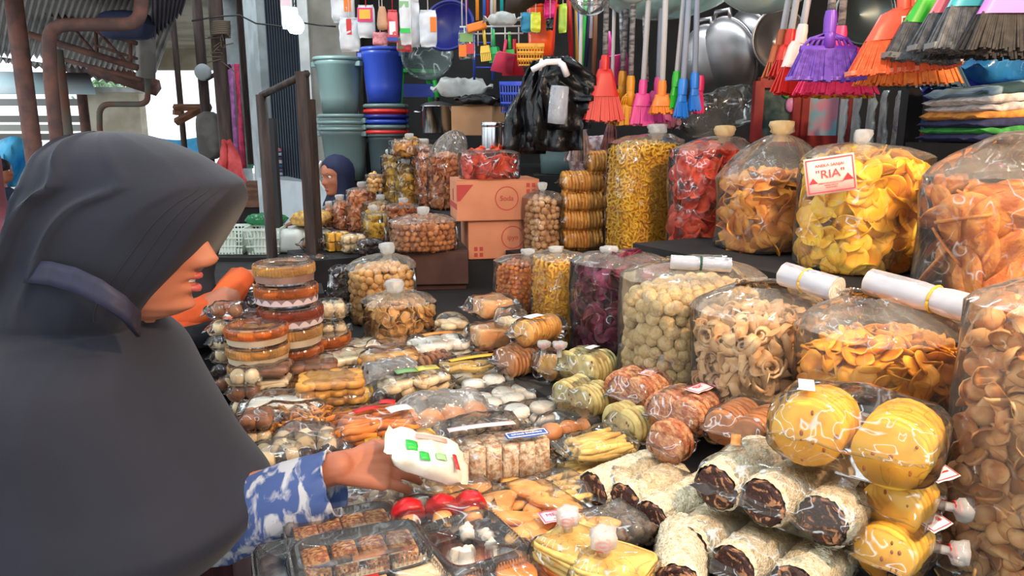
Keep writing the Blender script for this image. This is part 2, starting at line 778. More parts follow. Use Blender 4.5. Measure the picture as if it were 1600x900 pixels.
# ---- flat packs -----------------------------------------------------------------------------------
def pillow_mb(w, d, h, seal, seed, amp=1.0, n=3.6, seg=28):
    rows = []
    st = []
    if seal > 0:
        st.append((-w / 2 - seal, .88, .02))
        st.append((-w / 2 - seal * .4, .86, .03))
    for i in range(13):
        t = -1 + i / 6
        k = max(1 - abs(t) ** 5, 0) ** 0.4
        st.append((t * w / 2, 0.90 + .10 * k, max(0.10 + .9 * k, .06) if seal > 0 else max(k, .03)))
    if seal > 0:
        st.append((w / 2 + seal * .4, .86, .03))
        st.append((w / 2 + seal, .88, .02))
    for (x, ky, kz) in st:
        row = []
        for j in range(seg):
            q = 2 * pi * j / seg
            y, z = se_pt(q, d / 2 * ky, h / 2 * kz, n)
            e = amp * (nz(x * 30, y * 30, z * 30, seed) * .004 + nz(x * 70, y * 70, z * 70, seed + 2) * .002)
            up = 1 if z > -h * .35 else 0
            row.append((x + (e if abs(x) > w / 2 else 0), y * (1 + e * 6), h / 2 * 0.96 + z + e * up * 1.6 + (.010 * amp * nz(y * 25, x * 9, 0, seed) if abs(x) > w / 2 else 0)))
        rows.append(row)
    m = MB().grid(rows, True)
    m.f.append(tuple(reversed(range(seg))))
    k = (len(rows) - 1) * seg
    m.f.append(tuple(k + j for j in range(seg)))
    # keep the underside on the board
    for i, p in enumerate(m.v):
        if p.z < 0.001:
            m.v[i] = Vector((p.x, p.y, 0.001))
    return m


PKN = [100]
TT = .881                                  # height of the table top


def pack(name, label, px, py, z0, w, d, h, content, rot=0.0, seal=.018, cat='snack pack', group=None, tilt=(0, 0), film_m=None, sticker=None, amp=1.0, n=3.6, at=None, k=None, v=None):
    """px, py is the pixel of the middle of the pack's top; z0 the height it lies on"""
    PKN[0] += 1
    z0 = TT + (z0 - .823) * .93 if (v is None and z0 < .99) else z0
    kz = 1.28 if (at is None and v is None and px < 870 and py < 745) else 1.0
    k = k or (1.10 if (at is None and v is None and px < 850) else .95 if at is None else .93)
    if v is not None:
        r = ray(px, py)
        p = Vector((0, 0, EYE)) + r * (v / r.dot(PV))
        z0 = p.z - h * k * kz
    else:
        p = on(px, py, z0 + h * k * kz) if at is None else Vector(at)
    p.z = z0
    root = thing(name, label, cat, p, 0, group, rot=(tilt[0], tilt[1], STALL + rot))
    root.scale = (k, k, k * kz)
    rr = random.Random(PKN[0])
    content(root, w - .008, d - .008, h - .008, rr)
    if film_m is not False:
        pillow_mb(w, d, h, seal, PKN[0], amp, n).build('wrapper', film_m or CLEAR, root)
    if sticker:
        sticker(root, w, d, h)
    return root


def c_discs(meshes, nm, r, t, rows, jit=.05, r_up=0.0, colstep=None):
    """rows of discs standing on edge, stacked along x"""
    def f(root, w, d, h, rr):
        w = w - .022
        n = max(1, int(w / t))
        for j in range(rows):
            y = (j + .5) / rows * d - d / 2
            lean = rr.uniform(-.12, .06)
            for i in range(n):
                x = (i + .5) / n * w - w / 2
                ob(nm, meshes[rr.randrange(len(meshes))], root, (x, y + rr.uniform(-.1, .1) * r * .4, r + r_up + rr.uniform(-.05, .08) * r),
                   (0, pi / 2 + lean + rr.uniform(-jit, jit), rr.uniform(-jit, jit)), 1)
    return f


def c_flats(meshes, nm, nx, ny, layers, t, jit=.2):
    def f(root, w, d, h, rr):
        for k in range(layers):
            for i in range(nx):
                for j in range(ny):
                    ob(nm, meshes[rr.randrange(len(meshes))], root,
                       ((i + .5) / nx * w - w / 2 + rr.uniform(-.003, .003), (j + .5) / ny * d - d / 2 + rr.uniform(-.003, .003), .004 + t * (k + .55)),
                       (rr.uniform(-.06, .06) * jit * 5, rr.uniform(-.06, .06) * jit * 5, rr.uniform(0, 6.3)), 1)
    return f


def c_grid(meshes, nm, nx, ny, nzl, jit=.0, spin=False, top=1.0):
    """pieces standing in a regular block"""
    def f(root, w, d, h, rr):
        for k in range(nzl):
            for i in range(nx):
                for j in range(ny):
                    ob(nm, meshes[rr.randrange(len(meshes))], root,
                       ((i + .5) / nx * w - w / 2, (j + .5) / ny * d - d / 2, h * top * (k + .5) / nzl + .003),
                       (rr.uniform(-jit, jit), rr.uniform(-jit, jit), rr.uniform(0, 6.3) if spin else rr.uniform(-jit, jit)), 1)
    return f


def c_sticks(meshes, nm, nl, per, lenk=1.0, wob=.12, cols=1):
    """sticks lying along x in layers"""
    def f(root, w, d, h, rr):
        for k in range(nl):
            for c in range(cols):
                for j in range(per):
                    ob(nm, meshes[rr.randrange(len(meshes))], root,
                       ((c + .5) / cols * w - w / 2 + rr.uniform(-.05, .05) * w, ((j + .5 + rr.uniform(-.3, .3)) / per - .5) * d * .94, .006 + (h - .012) * (k + .5) / nl),
                       (0, rr.uniform(-.1, .1), rr.uniform(-wob, wob)), 1)
    return f


def c_heap(meshes, nm, sp, layers=2, top_only=False, flat=False):
    def f(root, w, d, h, rr):
        nx, ny = max(1, int(w / sp)), max(1, int(d / sp))
        for k in range(layers):
            for i in range(nx):
                for j in range(ny):
                    e = Euler((rr.uniform(-.4, .4), rr.uniform(-.4, .4), rr.uniform(0, 6.3))) if flat else Euler((rr.uniform(0, 6.3), rr.uniform(0, 6.3), rr.uniform(0, 6.3)))
                    ob(nm, meshes[rr.randrange(len(meshes))], root, ((i + .5 + rr.uniform(-.3, .3)) / nx * w * .96 - w * .48, (j + .5 + rr.uniform(-.3, .3)) / ny * d * .96 - d * .48,
                                                                  .006 + (h - .010) * (k + .5) / layers), e, rr.uniform(.85, 1.1))
    return f


def c_both(*fs):
    def f(root, w, d, h, rr):
        for g in fs:
            g(root, w, d, h, rr)
    return f


def paper_label(root, name, w, d, loc, rot, m, lines=(), inkm=None, border=True, label=None, edge_m=None):
    """thin printed slip, lines = (text, size, y offset, x stretch)"""
    nxs = 6
    rows = [[(x * w / nxs - w / 2, yy, .0012 * sin(x * 1.3)) for x in range(nxs + 1)] for yy in (-d / 2, 0, d / 2)]
    o = MB().grid(rows).build(name, m, root, loc=loc, rot=rot)
    solid(o, .0006)
    if label:
        o['label'] = label
    if border and inkm:
        b = MB()
        t = .0035 * max(w, .05) / .08
        iw, idp = w * .46, d * .44
        for (x, y, sx, sy) in ((0, idp, 2 * iw, t * .5), (0, -idp, 2 * iw, t * .5), (iw, 0, t * .5, 2 * idp), (-iw, 0, t * .5, 2 * idp)):
            b.box((x, y, .0016), (sx, sy, .0006))
        b.build('printed_border', inkm, o, smooth=False)
    for (s, sz, y, *r) in lines:
        text(s, sz, inkm, o, (r[1] if len(r) > 1 else 0, y, .0018), (0, 0, 0), sx=r[0] if r else 1.0)
    return o


# ---- round clear canisters -------------------------------------------------------------------------
def canister(name, label, px, py, z0, r, h, band_m, lid_m, cookie_meshes, scallop=None, rz=0.0, group=None, at=None):
    """round tub: ribbed tinted lid over a banded base; px,py = middle of lid top"""
    z0 = TT + (z0 - .823) * .93 if z0 < .99 else z0
    r, h = r * .94, h * .94
    p = on(px, py, z0 + h) if at is None else Vector(at)
    p.z = z0
    root = thing(name, label, 'canister', p, rz, group)
    hb = h * .5
    MB().lathe([(.001, .001), (r * .9, .001), (r * .94, .006), (r * .97, hb)], 44).build('tub', RIGID, root)
    MB().lathe([(r * .955, .006), (r * .985, hb - .002)], 44).build('paper_band', band_m, root)
    if scallop is not None:
        b = MB()
        k = 18
        for i in range(k):
            a0, a1 = 2 * pi * i / k, 2 * pi * (i + 1) / k
            row0, row1 = [], []
            for j in range(7):
                q = a0 + (a1 - a0) * j / 6
                z = hb * (.45 + .4 * sin(pi * j / 6))
                row0.append((r * .99 * cos(q), r * .99 * sin(q), .007))
                row1.append((r * 1.0 * cos(q), r * 1.0 * sin(q), z))
            b.grid([row0, row1])
        b.build('scalloped_band', scallop, root)
    rib = lambda q, z: 1 + .012 * (1 if int(q / (2 * pi) * 120) % 2 else -1)
    MB().lathe([(r * 1.0, hb - .002), (r * 1.02, hb + .002), (r * 1.02, h - .008), (r * .99, h - .003)], 240, wob=rib).build('ribbed_lid_rim', lid_m, root, smooth=False)
    MB().lathe([(r * .99, h - .003), (r * .93, h), (r * .86, h), (r * .84, h - .004), (r * .3, h - .003), (.001, h - .003)], 44).build('lid_top', RIGID, root)
    rr = random.Random(int(px * 7 + py))
    for k in range(9):
        q = 2 * pi * k / 8
        rad = 0 if k == 8 else r * .62
        for l in range(2):
            ob('cookie', cookie_meshes[rr.randrange(len(cookie_meshes))], root, (rad * cos(q), rad * sin(q), h * (.25 + .35 * l)), (rr.uniform(-.2, .2), rr.uniform(-.2, .2), rr.uniform(0, 6)), 1)
    return root
# ------------------------------------------------------------------ setting
m_conc = mat('grey_render', (150, 146, 138), (120, 116, 108), .85, 3, bump=.2)
m_cream = mat('cream_plaster', (205, 196, 178), (176, 164, 144), .85, 2.2, bump=.15)
m_dark = mat('dark_boards', (34, 30, 29), (20, 18, 18), .8, 4)
m_floor = mat('wet_cement', (140, 136, 130), (112, 108, 104), .7, 2, bump=.2)
m_frame = mat('pale_frame_paint', (186, 196, 200), (160, 168, 170), .5, 5)
m_blueshut = mat('blue_black_shutter', (34, 46, 62), (24, 32, 46), .5, 6, stretch=(6, 6, .4))
m_wood = mat('dark_post_wood', (66, 50, 44), (44, 33, 30), .7, 9, stretch=(4, 4, .5), bump=.2)
m_wood2 = mat('brown_bench_wood', (124, 84, 62), (92, 60, 44), .7, 8, stretch=(1, 4, 4))
m_rust = mat('rusty_iron', (112, 76, 66), (84, 62, 60), .8, 9, bump=.3)
m_rust2 = mat('green_brown_iron', (92, 96, 88), (112, 76, 64), .75, 5, bump=.3)
m_tin = mat('weathered_tin', (186, 184, 182), (140, 136, 136), .55, 1.6, metal=.3, bump=.1)
m_tin2 = mat('dark_tin', (110, 106, 122), (84, 80, 94), .6, 2, metal=.2)
m_white = mat('white_paint', (214, 216, 214), (180, 182, 182), .6, 4)
m_tile = mat('white_tile', (205, 212, 218), (180, 188, 194), .25, 3)
m_blacktop = mat('black_cloth', (30, 28, 30), (20, 19, 21), .85, 12)
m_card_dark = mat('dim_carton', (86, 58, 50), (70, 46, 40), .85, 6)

struct(MB().box((0, 8, -.05), (40, 40, .1)).build('floor', m_floor, smooth=False))


def wall(name, a, b, z0, z1, t, m):
    a, b = Vector((a[0], a[1], 0)), Vector((b[0], b[1], 0))
    d = b - a
    M = Matrix.Rotation(atan2(d.y, d.x), 4, 'Z')
    c = (a + b) / 2
    o = MB().box((0, 0, 0), (d.length, t, z1 - z0)).build(name, m, smooth=False)
    o.location = (c.x, c.y, (z0 + z1) / 2)
    o.rotation_euler = (0, 0, atan2(d.y, d.x))
    return struct(o)


wall('wall_back', (4.9, 3.4), (-1.1, 5.75), 0, 3.1, .1, m_dark)
wall('wall_right_blocker', (4.2, -1.2), (4.9, 3.4), 0, 3.1, .1, m_dark)  # out-of-view wall, added to stop sky light leaking in from the right
# unseen roof over the stall, front edge set back to let sky light in
o = MB().box((0, 0, 0), (4.6, 6.4, .06)).build('ceiling', m_dark, smooth=False)
o.location = S(2.2, 4.0, 2.75)
o.rotation_euler = (0, 0, STALL)
struct(o)

# pillar, shop front and ledge behind the bins
pa, pb = P(492, 205, 5.5), P(562, 205, 5.5)
struct(MB().box(((pa.x + pb.x) / 2, 5.7, 1.6), (pb.x - pa.x, .4, 3.2)).build('wall_pillar', m_conc, smooth=False))
struct(MB().box((pa.x - .035, 5.62, 1.6), (.07, .3, 3.2)).build('pillar_lit_edge', m_white, smooth=False))  # pillar's lit left edge, put in as a strip of paler paint
SA, SB = P(487, 205, 5.75), P(360, 205, 9.2)


def fac(px):
    """point on the shop-front line under picture column px"""
    r = ray(px, 205)
    k = r.x / r.y
    d = SB - SA
    t = (SA.x - k * SA.y) / (k * d.y - d.x)
    return SA + d * t


def facade(name, px0, px1, z0, z1, m, t=.12, back=0.0):
    a, b = fac(px0), fac(px1)
    n = Vector((b.y - a.y, -(b.x - a.x), 0)).normalized()
    a, b = a - n * back * -1, b - n * back * -1
    return wall(name, (a.x, a.y), (b.x, b.y), z0, z1, t, m)


sh = facade('door_1', 488, 431, 1.0, 3.6, m_blueshut, .06, .1)
for i in range(14):
    a, b = fac(487 - i * 4), fac(486 - i * 4)
    struct(wall('shutter_rib', (a.x, a.y), (b.x, b.y), 1.0, 3.6, .09, m_blueshut))
facade('trim_2', 431, 410, .9, 3.8, m_frame, .2)
facade('trim_3', 376, 361, .9, 3.8, m_frame, .2)
facade('window_1', 410, 376, 1.2, 2.95, mat('dark_glass', (30, 38, 46), (22, 26, 34), .15, 2), .05, .1)
facade('wall_left', 410, 340, 0, .95, m_conc, .2)
facade('trim_4', 410, 376, 2.95, 3.15, m_frame, .2)
facade('wall_upper', 410, 361, 3.15, 3.9, m_conc, .12)
for pxs in (402, 392):
    a, b = fac(pxs), fac(pxs - 1.5)
    wall('window_bar', (a.x, a.y), (b.x, b.y), 1.2, 2.95, .1, m_wood)
la, lb = P(590, 300, 5.2), P(430, 300, 6.3)
wall('wall_ledge', (la.x, la.y), (lb.x, lb.y), 0, 1.17, .3, m_tile)

# concrete awning slab far left
MBo = MB().box((-5.6, 11.0, 3.02), (4.6, 7.5, .14))
struct(MBo.build('ceiling_awning', m_cream, smooth=False))
struct(MB().box((-6.3, 13.6, 2.78), (3.0, .2, .36)).build('trim_5', m_cream, smooth=False))

# ---- the display: table, riser, back shelf
tb = thing('display_table', 'long dark-topped market table under all the wrapped snacks', 'table', S(1.9, .95, .058), STALL)
MB().box((0.05, 0, .795), (1.45, 5.2, .05)).build('tabletop', m_blacktop, tb, smooth=False)
for x in (-.6, .65):
    for y in (-2.4, -.8, .8, 2.4):
        MB().box((x, y, .357), (.06, .06, .83)).build('leg', m_wood, tb, smooth=False)
cl = MB()
rows = []
for k, z in enumerate((.822, .80, .55, .25, .0)):
    rows.append([(-.68 - (.0 if k < 2 else .012 * sin(y * 26 + k)) - .01 * k * (k > 0), y * .05 - 2.6, z) for y in range(105)])
cl.grid(rows)
c = cl.build('table_cloth', mat('maroon_cloth', (74, 48, 50), (58, 38, 40), .9, 10), tb)
solid(c, .003)
rs = thing('riser_shelf', 'low dark wooden riser under the middle row of big snack bags', 'shelf', S(1.72, 1.12, .88), STALL)
MB().box((0, 0, .042), (.48, 2.12, .02)).build('shelf_board', m_dark, rs, smooth=False)
for y in (-1.0, -.35, .35, 1.0):
    MB().box((0, y, .016), (.44, .04, .031)).build('shelf_support', m_dark, rs, smooth=False)
bs = thing('back_shelf', 'tall dark shelf under the top row of big cracker bags', 'shelf', S(.70, 1.68, 0), STALL)
MB().box((0, 0, 1.2), (.60, 2.1, .04)).build('shelf_board', m_dark, bs, smooth=False)
MB().box((-.285, 0, 1.03), (.02, 2.1, .30)).build('front_panel', mat('green_black_board', (40, 46, 44), (28, 31, 31), .7, 3), bs, smooth=False)
for y in (-1.0, 1.0):
    MB().box((.1, y, 1.03), (.5, .05, .30)).build('shelf_support', m_dark, bs, smooth=False)


def low_shelf(label, u, v, w, l, z0, z1):
    t = thing('back_shelf', label, 'shelf', S(u, v, 0), STALL)
    MB().box((0, 0, z1 - .015), (w, l, .03)).build('shelf_board', m_dark, t, smooth=False)
    MB().box((-w / 2 + .01, 0, (z0 + z1 - .03) / 2), (.02, l, z1 - z0 - .03)).build('front_panel', _M['green_black_board'], t, smooth=False)
    for y in (-l / 2 + .03, l / 2 - .03):
        MB().box((.02, y, (z0 + z1 - .03) / 2), (w - .05, .04, z1 - z0 - .03)).build('shelf_support', m_dark, t, smooth=False)


low_shelf('lower dark shelf under the yellow rings and golden twin packs', 2.17, 1.62, .46, .80, .882, 1.083)
low_shelf('dark shelf at the far end under the tall yellow and orange bags', 3.35, 1.56, .40, .9, .882, 1.18)

# ---- market roof, posts and pipes at the left
def corrugated(name, p00, p10, p01, p11, m, ncor=30, amp=.02):
    rows = []
    for j in range(9):
        t = j / 8
        a, b = p00.lerp(p01, t), p10.lerp(p11, t)
        rows.append([a.lerp(b, i / (ncor * 4)) + Vector((0, 0, amp * sin(i * pi / 2))) for i in range(ncor * 4 + 1)])
    o = MB().grid(rows).build(name, m)
    solid(o, .004)
    return struct(o)


corrugated('roof', P(-60, -160, 3.4), P(300, -40, 5.2), P(-60, 92, 9.0), P(245, 112, 9.0), m_tin, 34, .025)
corrugated('roof_edge', P(236, -60, 4.6), P(310, -60, 4.6), P(238, 62, 6.0), P(284, 20, 6.0), m_tin2, 8, .02)
corrugated('roof_far', P(-40, 40, 10.5), P(230, 118, 10.5), P(-40, 86, 13), P(240, 142, 13), mat('brown_tin', (112, 80, 74), (84, 62, 60), .7, 2), 20, .03)


def bar(name, label, cat, pts, r, m, n=10, group=None):
    o = MB().tube(pts, r, n).build(name, m)
    return tag(o, label, cat, group)


def bend(p0, p1, p2, k=6, rad=.3):
    """points of a rounded corner at p1"""
    a, b = p1.lerp(p0, rad), p1.lerp(p2, rad)
    return [a.lerp(p1, t).lerp(p1.lerp(b, t), t) for t in [i / k for i in range(k + 1)]]


Yp = 5.0
def zpost(px0, py0, px1, Y, r, m, name, label, cat='post', z0=0.0):
    a = P(px0, py0, Y)
    return bar(name, label, cat, [Vector((P(px1, 215, Y).x, Y, z0)), Vector((P(px1, 215, Y).x, Y, a.z))], r, m)


zpost(45, -40, 50, Yp, .055, m_rust, 'iron_post', 'thick rusty post furthest left under the tin roof')
zpost(108, 78, 105, 5.6, .045, m_rust2, 'iron_post', 'green and rust painted post right of the bent rusty pipe')
zpost(138, 148, 136, 8, .05, m_rust, 'iron_post', 'short far rusty post left of the thin bent pipe')
a = [Vector((P(80, 215, 4.8).x, 4.8, 0)), P(79, 120, 4.8)] + bend(P(78, 90, 4.8), P(76, 40, 4.8), P(140, 38, 4.8), 6, .5) + bend(P(150, 38, 4.8), P(219, 38, 4.8), P(223, -30, 4.8), 6, .35) + [P(223, -40, 4.8)]
bar('rusty_pipe', 'rusty drain pipe bent across the tin roof beside the thick post', 'pipe', a, .04, m_rust, 12)
a = [Vector((P(157, 215, 7).x, 7, 0)), P(156, 200, 7)] + bend(P(156, 190, 7), P(155, 163, 7), P(180, 163, 7), 6, .7) + bend(P(200, 163, 7), P(231, 163, 7), P(231, 140, 7), 6, .5) + [P(231, 122, 7)]
bar('bent_pipe', 'thin grey-brown pipe with two bends before the bright sky', 'pipe', a, .026, m_rust2, 10)
bar('downpipe', 'square white downpipe hanging from the tin roof gutter', 'pipe', [P(228, 20, 6.6), P(228, 122, 6.6)], .085, mat('old_white_pipe', (170, 168, 164), (140, 136, 132), .6, 4), 4)
tr = thing('roof_truss', 'rusty iron truss of bars under the tin roof', 'truss', P(150, 90, 6.2))
o0 = Vector(tr.location)
for (x0, y0, x1, y1, r) in ((46, 54, 215, 106, .03), (95, 92, 222, 125, .02), (150, 50, 152, 92, .014), (204, 62, 204, 108, .014), (118, 48, 150, 85, .012), (152, 48, 200, 100, .012),
                            (70, 18, 122, 34, .025), (110, 2, 214, 26, .03), (146, 70, 215, 92, .012), (145, 46, 214, 68, .02)):
    MB().tube([P(x0, y0, 6.2) - o0, P(x1, y1, 6.2) - o0], r, 6).build('truss_bar', m_rust, tr)
bag0 = pillow_mb(.35, .2, .2, .0, 5)
o = bag0.build('hanging_sack', mat('navy_tarp', (54, 62, 96), (40, 46, 74), .7, 6))
o.location = P(200, 62, 5.6)
tag(o, 'dark blue tarp bundle hanging under the bent rusty pipe', 'bundle')
# plank beam running back on the left
tag(MB().tube([P(140, 103, 9.4), P(247, 138, 9.4)], .10, 4).build('roof_beam', m_rust), 'rust-brown beam end sticking out before the bright sky', 'beam')

# strip fittings under the far roof
for (x, y, lb) in ((12, 86, 'left of'), (57, 92, 'right of')):
    t = thing('strip_light', 'lit fluorescent strip under the tin roof just %s the thick rusty post' % lb, 'lamp', P(x, y, 8.5), 0)
    MB().tube([(-.16, 0, .02), (.16, 0, -.02)], .03, 8).build('tube', mat('lit_tube', (240, 248, 255), emit=3.0), t)
    MB().box((0, .03, .05), (.36, .05, .04)).build('fitting', m_white, t, smooth=False)

# awning, stalls and leaves far behind
aw = MB().grid([[P(-40, 112, 12), P(140, 115, 12)], [P(-40, 146, 11.4), P(150, 147, 11.4)]]).build('far_awning', mat('pale_blue_canvas', (206, 236, 244), (228, 242, 246), .8, 1.5))
solid(aw, .02)
tag(aw, 'pale blue canvas awning behind the rusty posts', 'awning')
for i, (y, c) in enumerate(((160, (150, 150, 148)), (186, (128, 126, 122)), (200, (160, 158, 152)), (214, (112, 106, 104)))):
    o = MB().box((P(70, y, 13).x, 13 + i * .01, P(70, y, 13).z), (2.9, .2, .11)).build('far_stall_rail', mat('far_rail%d' % i, c, rough=.8), smooth=False)
    tag(o, ['topmost', 'second', 'third', 'lowest'][i] + ' grey rail of the far market stall behind the posts', 'rail')
tp = MB()
rows = []
for j in range(7):
    rows.append([P(-30 + i * 12, 218 + j * 13 + 5 * sin(i * 1.1 + j), 8.2 + .2 * sin(i + j * .7)) for i in range(9)])
o = tp.grid(rows).build('blue_tarp', mat('bright_blue_tarp', (58, 158, 214), (84, 182, 226), .55, 4))
solid(o, .01)
tag(o, 'bright blue tarp hanging behind the woman in dark hijab', 'tarp')
o = MB().grid([[P(150 + i * 16, 216 + 3 * sin(i), 15) for i in range(12)], [Vector((P(150 + i * 16, 260, 15).x, 15, 0)) for i in range(12)]]).build('blue_tarp', _M['bright_blue_tarp'])
solid(o, .01)
tag(o, 'far strip of blue tarp below the bright white sky', 'tarp')
lf = thing('leafy_tree', 'pale green tree showing under the roof beam at left', 'tree', P(165, 150, 16))
lm = [chip(.11, .4, i, 6, .004, .5).mesh('leaf', mat('tree_leaf', (132, 170, 128), (160, 192, 150), .6, 9, rnd=.2)) for i in range(2)]
lo = P(165, 150, 16)
for i in range(170):
    q = P(RND.gauss(166, 15), RND.gauss(150, 18), 16 + RND.uniform(-.6, .6)) - lo
    ob('leaf', lm[i % 2], lf, q, (RND.uniform(0, 6), RND.uniform(0, 6), RND.uniform(0, 6)))
MB().tube([Vector((0, 0, -3.2)), Vector((0, 0, .4))], .07, 8).build('trunk', m_rust2, lf)
gp = thing('sky_lit_wall', 'sunlit pale wall end behind the thin bent pipe', 'wall', P(186, 190, 12))
MB().box((0, 0, -.4), (.8, .2, 1.7)).build('wall_face', m_cream, gp, smooth=False)
MB().box((0, 0, .48), (.9, .3, .08)).build('wall_cap', m_white, gp, smooth=False)

# poles of the walkway in front of the bright sky
zpost(281, 15, 287, 7.5, .028, m_wood, 'thin_pole', 'thin bamboo pole before the bright sky, left of two wooden posts')
zpost(318, -30, 325, 6.5, .042, m_wood, 'wooden_post', 'narrow wooden post with a grey meter box')
zpost(345, -30, 353, 5.6, .05, m_wood, 'wooden_post', 'rough wooden post with rope tied round its upper half')
mb = MB()
for i in range(7):
    q = P(346, 40 + i * 3, 5.55)
    mb.tube([q + Vector((.062 * cos(a), .062 * sin(a), .004 * a)) for a in [j * .7 for j in range(10)]], .008, 5)
for i in range(16):
    q = P(346, 45 + i * 3.4, 5.55)
    mb.tube([q, q + Vector((RND.uniform(-.12, .12), -.03, RND.uniform(-.08, .02)))], .004, 4)
tag(mb.build('rope', mat('straw_rope', (104, 92, 80), rough=.9)), 'frayed rope wound round the rough wooden post', 'rope')
bx = thing('meter_box', 'round grey-white meter box fixed to the narrow post', 'meter', P(317, 113, 6.42))
MB().lathe([(.001, -.04), (.06, -.04), (.07, 0), (.06, .03), (.001, .04)], 20, Matrix.Rotation(pi / 2, 4, 'X')).build('dial', m_frame, bx)
MB().tube([(.02, 0, -.06), (.2, .1, .06)], .02, 6).build('bracket', m_wood, bx)
pl = thing('plank_bracket', 'crossed planks nailed to the posts before the bright sky', 'plank', P(302, 178, 6.6))
for (x0, y0, x1, y1, r) in ((272, 168, 330, 168, .03), (275, 191, 322, 166, .035), (276, 172, 276, 180, .035)):
    MB().tube([P(x0, y0, 6.6) - pl.location, P(x1, y1, 6.6) - pl.location], r, 4).build('plank', m_wood2, pl, smooth=False)
o = pillow_mb(.4, .22, .2, 0, 9).build('hanging_sack', mat('dull_sack', (108, 102, 96), (84, 80, 78), .85, 6))
o.location = P(312, 212, 6.45)
o.rotation_euler = (0, pi / 2, 0)
tag(o, 'grey sack hanging on the narrow post below the planks', 'sack')

# dark stall frame by the baskets
zt = P(411, 150, 3.6)
zpost(411, 148, 413, 3.6, .026, m_wood, 'stall_post', 'slim far brown post carrying the sloping rail end')
o = MB().box((P(478, 215, 3.3).x, 3.3, P(478, 112, 3.3).z / 2), (.045, .05, P(478, 112, 3.3).z)).build('stall_post', m_wood, smooth=False)
tag(o, 'square brown post at the near end of the sloping rail', 'post')
o = MB().box((P(489, 215, 3.36).x, 3.36, P(489, 155, 3.3).z / 2), (.03, .04, P(489, 155, 3.36).z)).build('stall_post', m_wood, smooth=False)
tag(o, 'shorter brown post behind the square near post', 'post')
bar('stall_rail', 'sloping metal-edged rail on top of two brown stall posts', 'rail', [P(408, 150, 3.62), P(480, 115, 3.28)], .016, m_wood, 6)
o = MB().box((P(424, 215, 4.0).x, 4.0, P(424, 185, 4).z / 2), (.05, .05, P(424, 185, 4).z)).build('stall_post', mat('black_post', (40, 38, 40), rough=.7), smooth=False)
tag(o, 'black post just right of the slim far brown post', 'post')
# ------------------------------------------------------------------ big bags of snacks
CAM_KW = dict()
s_ball = mat('pale_puff', (216, 190, 140), (196, 164, 108), .7, 60, rnd=.10, bump=.5, bscale=200)
s_tan = mat('tan_scroll', (226, 188, 140), (206, 160, 108), .6, 30, rnd=.10)
s_ychip = mat('yellow_brown_chip', (238, 172, 52), (212, 132, 38), .5, 26, rnd=.18)
s_shell = mat('tan_shell_cracker', (224, 174, 116), (190, 124, 70), .5, 30, rnd=.14)
s_disc = mat('orange_cracker', (220, 146, 70), (182, 100, 46), .55, 34, rnd=.16, bump=.4, bscale=120)
s_lemon = mat('lemon_chip', (255, 208, 62), (248, 182, 42), .42, 20, rnd=.08)
s_brown = mat('spiced_chip', (234, 160, 56), (206, 120, 38), .5, 30, rnd=.16)
s_red = mat('red_chip', (224, 84, 46), (188, 44, 28), .45, 24, rnd=.14)
s_ring = mat('yellow_ring', (238, 190, 52), (218, 158, 36), .5, 40)
s_purple = mat('purple_chip', (122, 36, 64), (80, 18, 44), .5, 24, rnd=.22)
s_pellet = mat('yellow_pellet', (240, 184, 46), (222, 150, 28), .5, 50)
s_orange = mat('orange_bit', (218, 132, 58), (190, 100, 40), .55, 50)
s_peanut = mat('brown_nut', (190, 128, 76), (140, 82, 46), .6, 40, rnd=.15)
s_pale = mat('pale_twist', (222, 176, 112), (198, 146, 84), .6, 30, rnd=.1)
s_gold = mat('golden_snack', (214, 152, 62), (180, 112, 40), .55, 30, rnd=.12)

balls = variants(ico, s_ball, 'puff_ball', 4, r=.0165, amp=.07, nu=12, nv=8)
scrolls = variants(spiral, s_tan, 'scroll', 3, r=.018, w=.014) + variants(chip, s_tan, 'scroll', 3, r=.02, curl=.7, mode='fold', wav=.3)
ychips = variants(chip, s_ychip, 'chip', 5, r=.019, curl=.22, wav=.22, mode='bowl') + variants(chip, s_ychip, 'chip', 2, r=.021, curl=.25, wav=.25)
shells = variants(chip, s_shell, 'shell_cracker', 4, r=.0175, curl=.6, mode='bowl', wav=.25, oval=1.2, th=.004) + variants(chip, s_shell, 'shell_cracker', 2, r=.016, curl=.7, mode='bowl', wav=.2, th=.004)
bigdiscs = variants(chip, s_disc, 'round_cracker', 4, r=.060, curl=.04, wav=.03, n=20, th=.005)
lemons = variants(chip, s_lemon, 'lemon_chip', 4, r=.028, curl=.25, wav=.18, mode='bowl', n=14) + variants(chip, s_lemon, 'lemon_chip', 2, r=.027, curl=.28, wav=.25, n=14)
browns = variants(chip, s_brown, 'spiced_chip', 5, r=.034, curl=.28, wav=.3, n=14)
reds = variants(chip, s_red, 'red_chip', 4, r=.03, curl=.25, wav=.25, mode='bowl')
rings = [torus(.0095, .0042, seed=i) for i in range(2)]
purples = variants(chip, s_purple, 'purple_chip', 4, r=.026, curl=.5, wav=.5)
pellets = [torus(.008, .004, 8, 5), stick(.02, .008, 1, 5, .2)]
bits = [ico(.008, .2, i, 6, 4) for i in range(3)]
nuts = variants(ico, s_peanut, 'nut', 3, r=.014, amp=.15, nu=8, nv=5)
ppales = variants(chip, s_pale, 'pale_chip', 4, r=.021, curl=.5, mode='bowl', wav=.3)
pballs = variants(ico, s_pale, 'ball_snack', 3, r=.016, amp=.08, nu=10, nv=6)

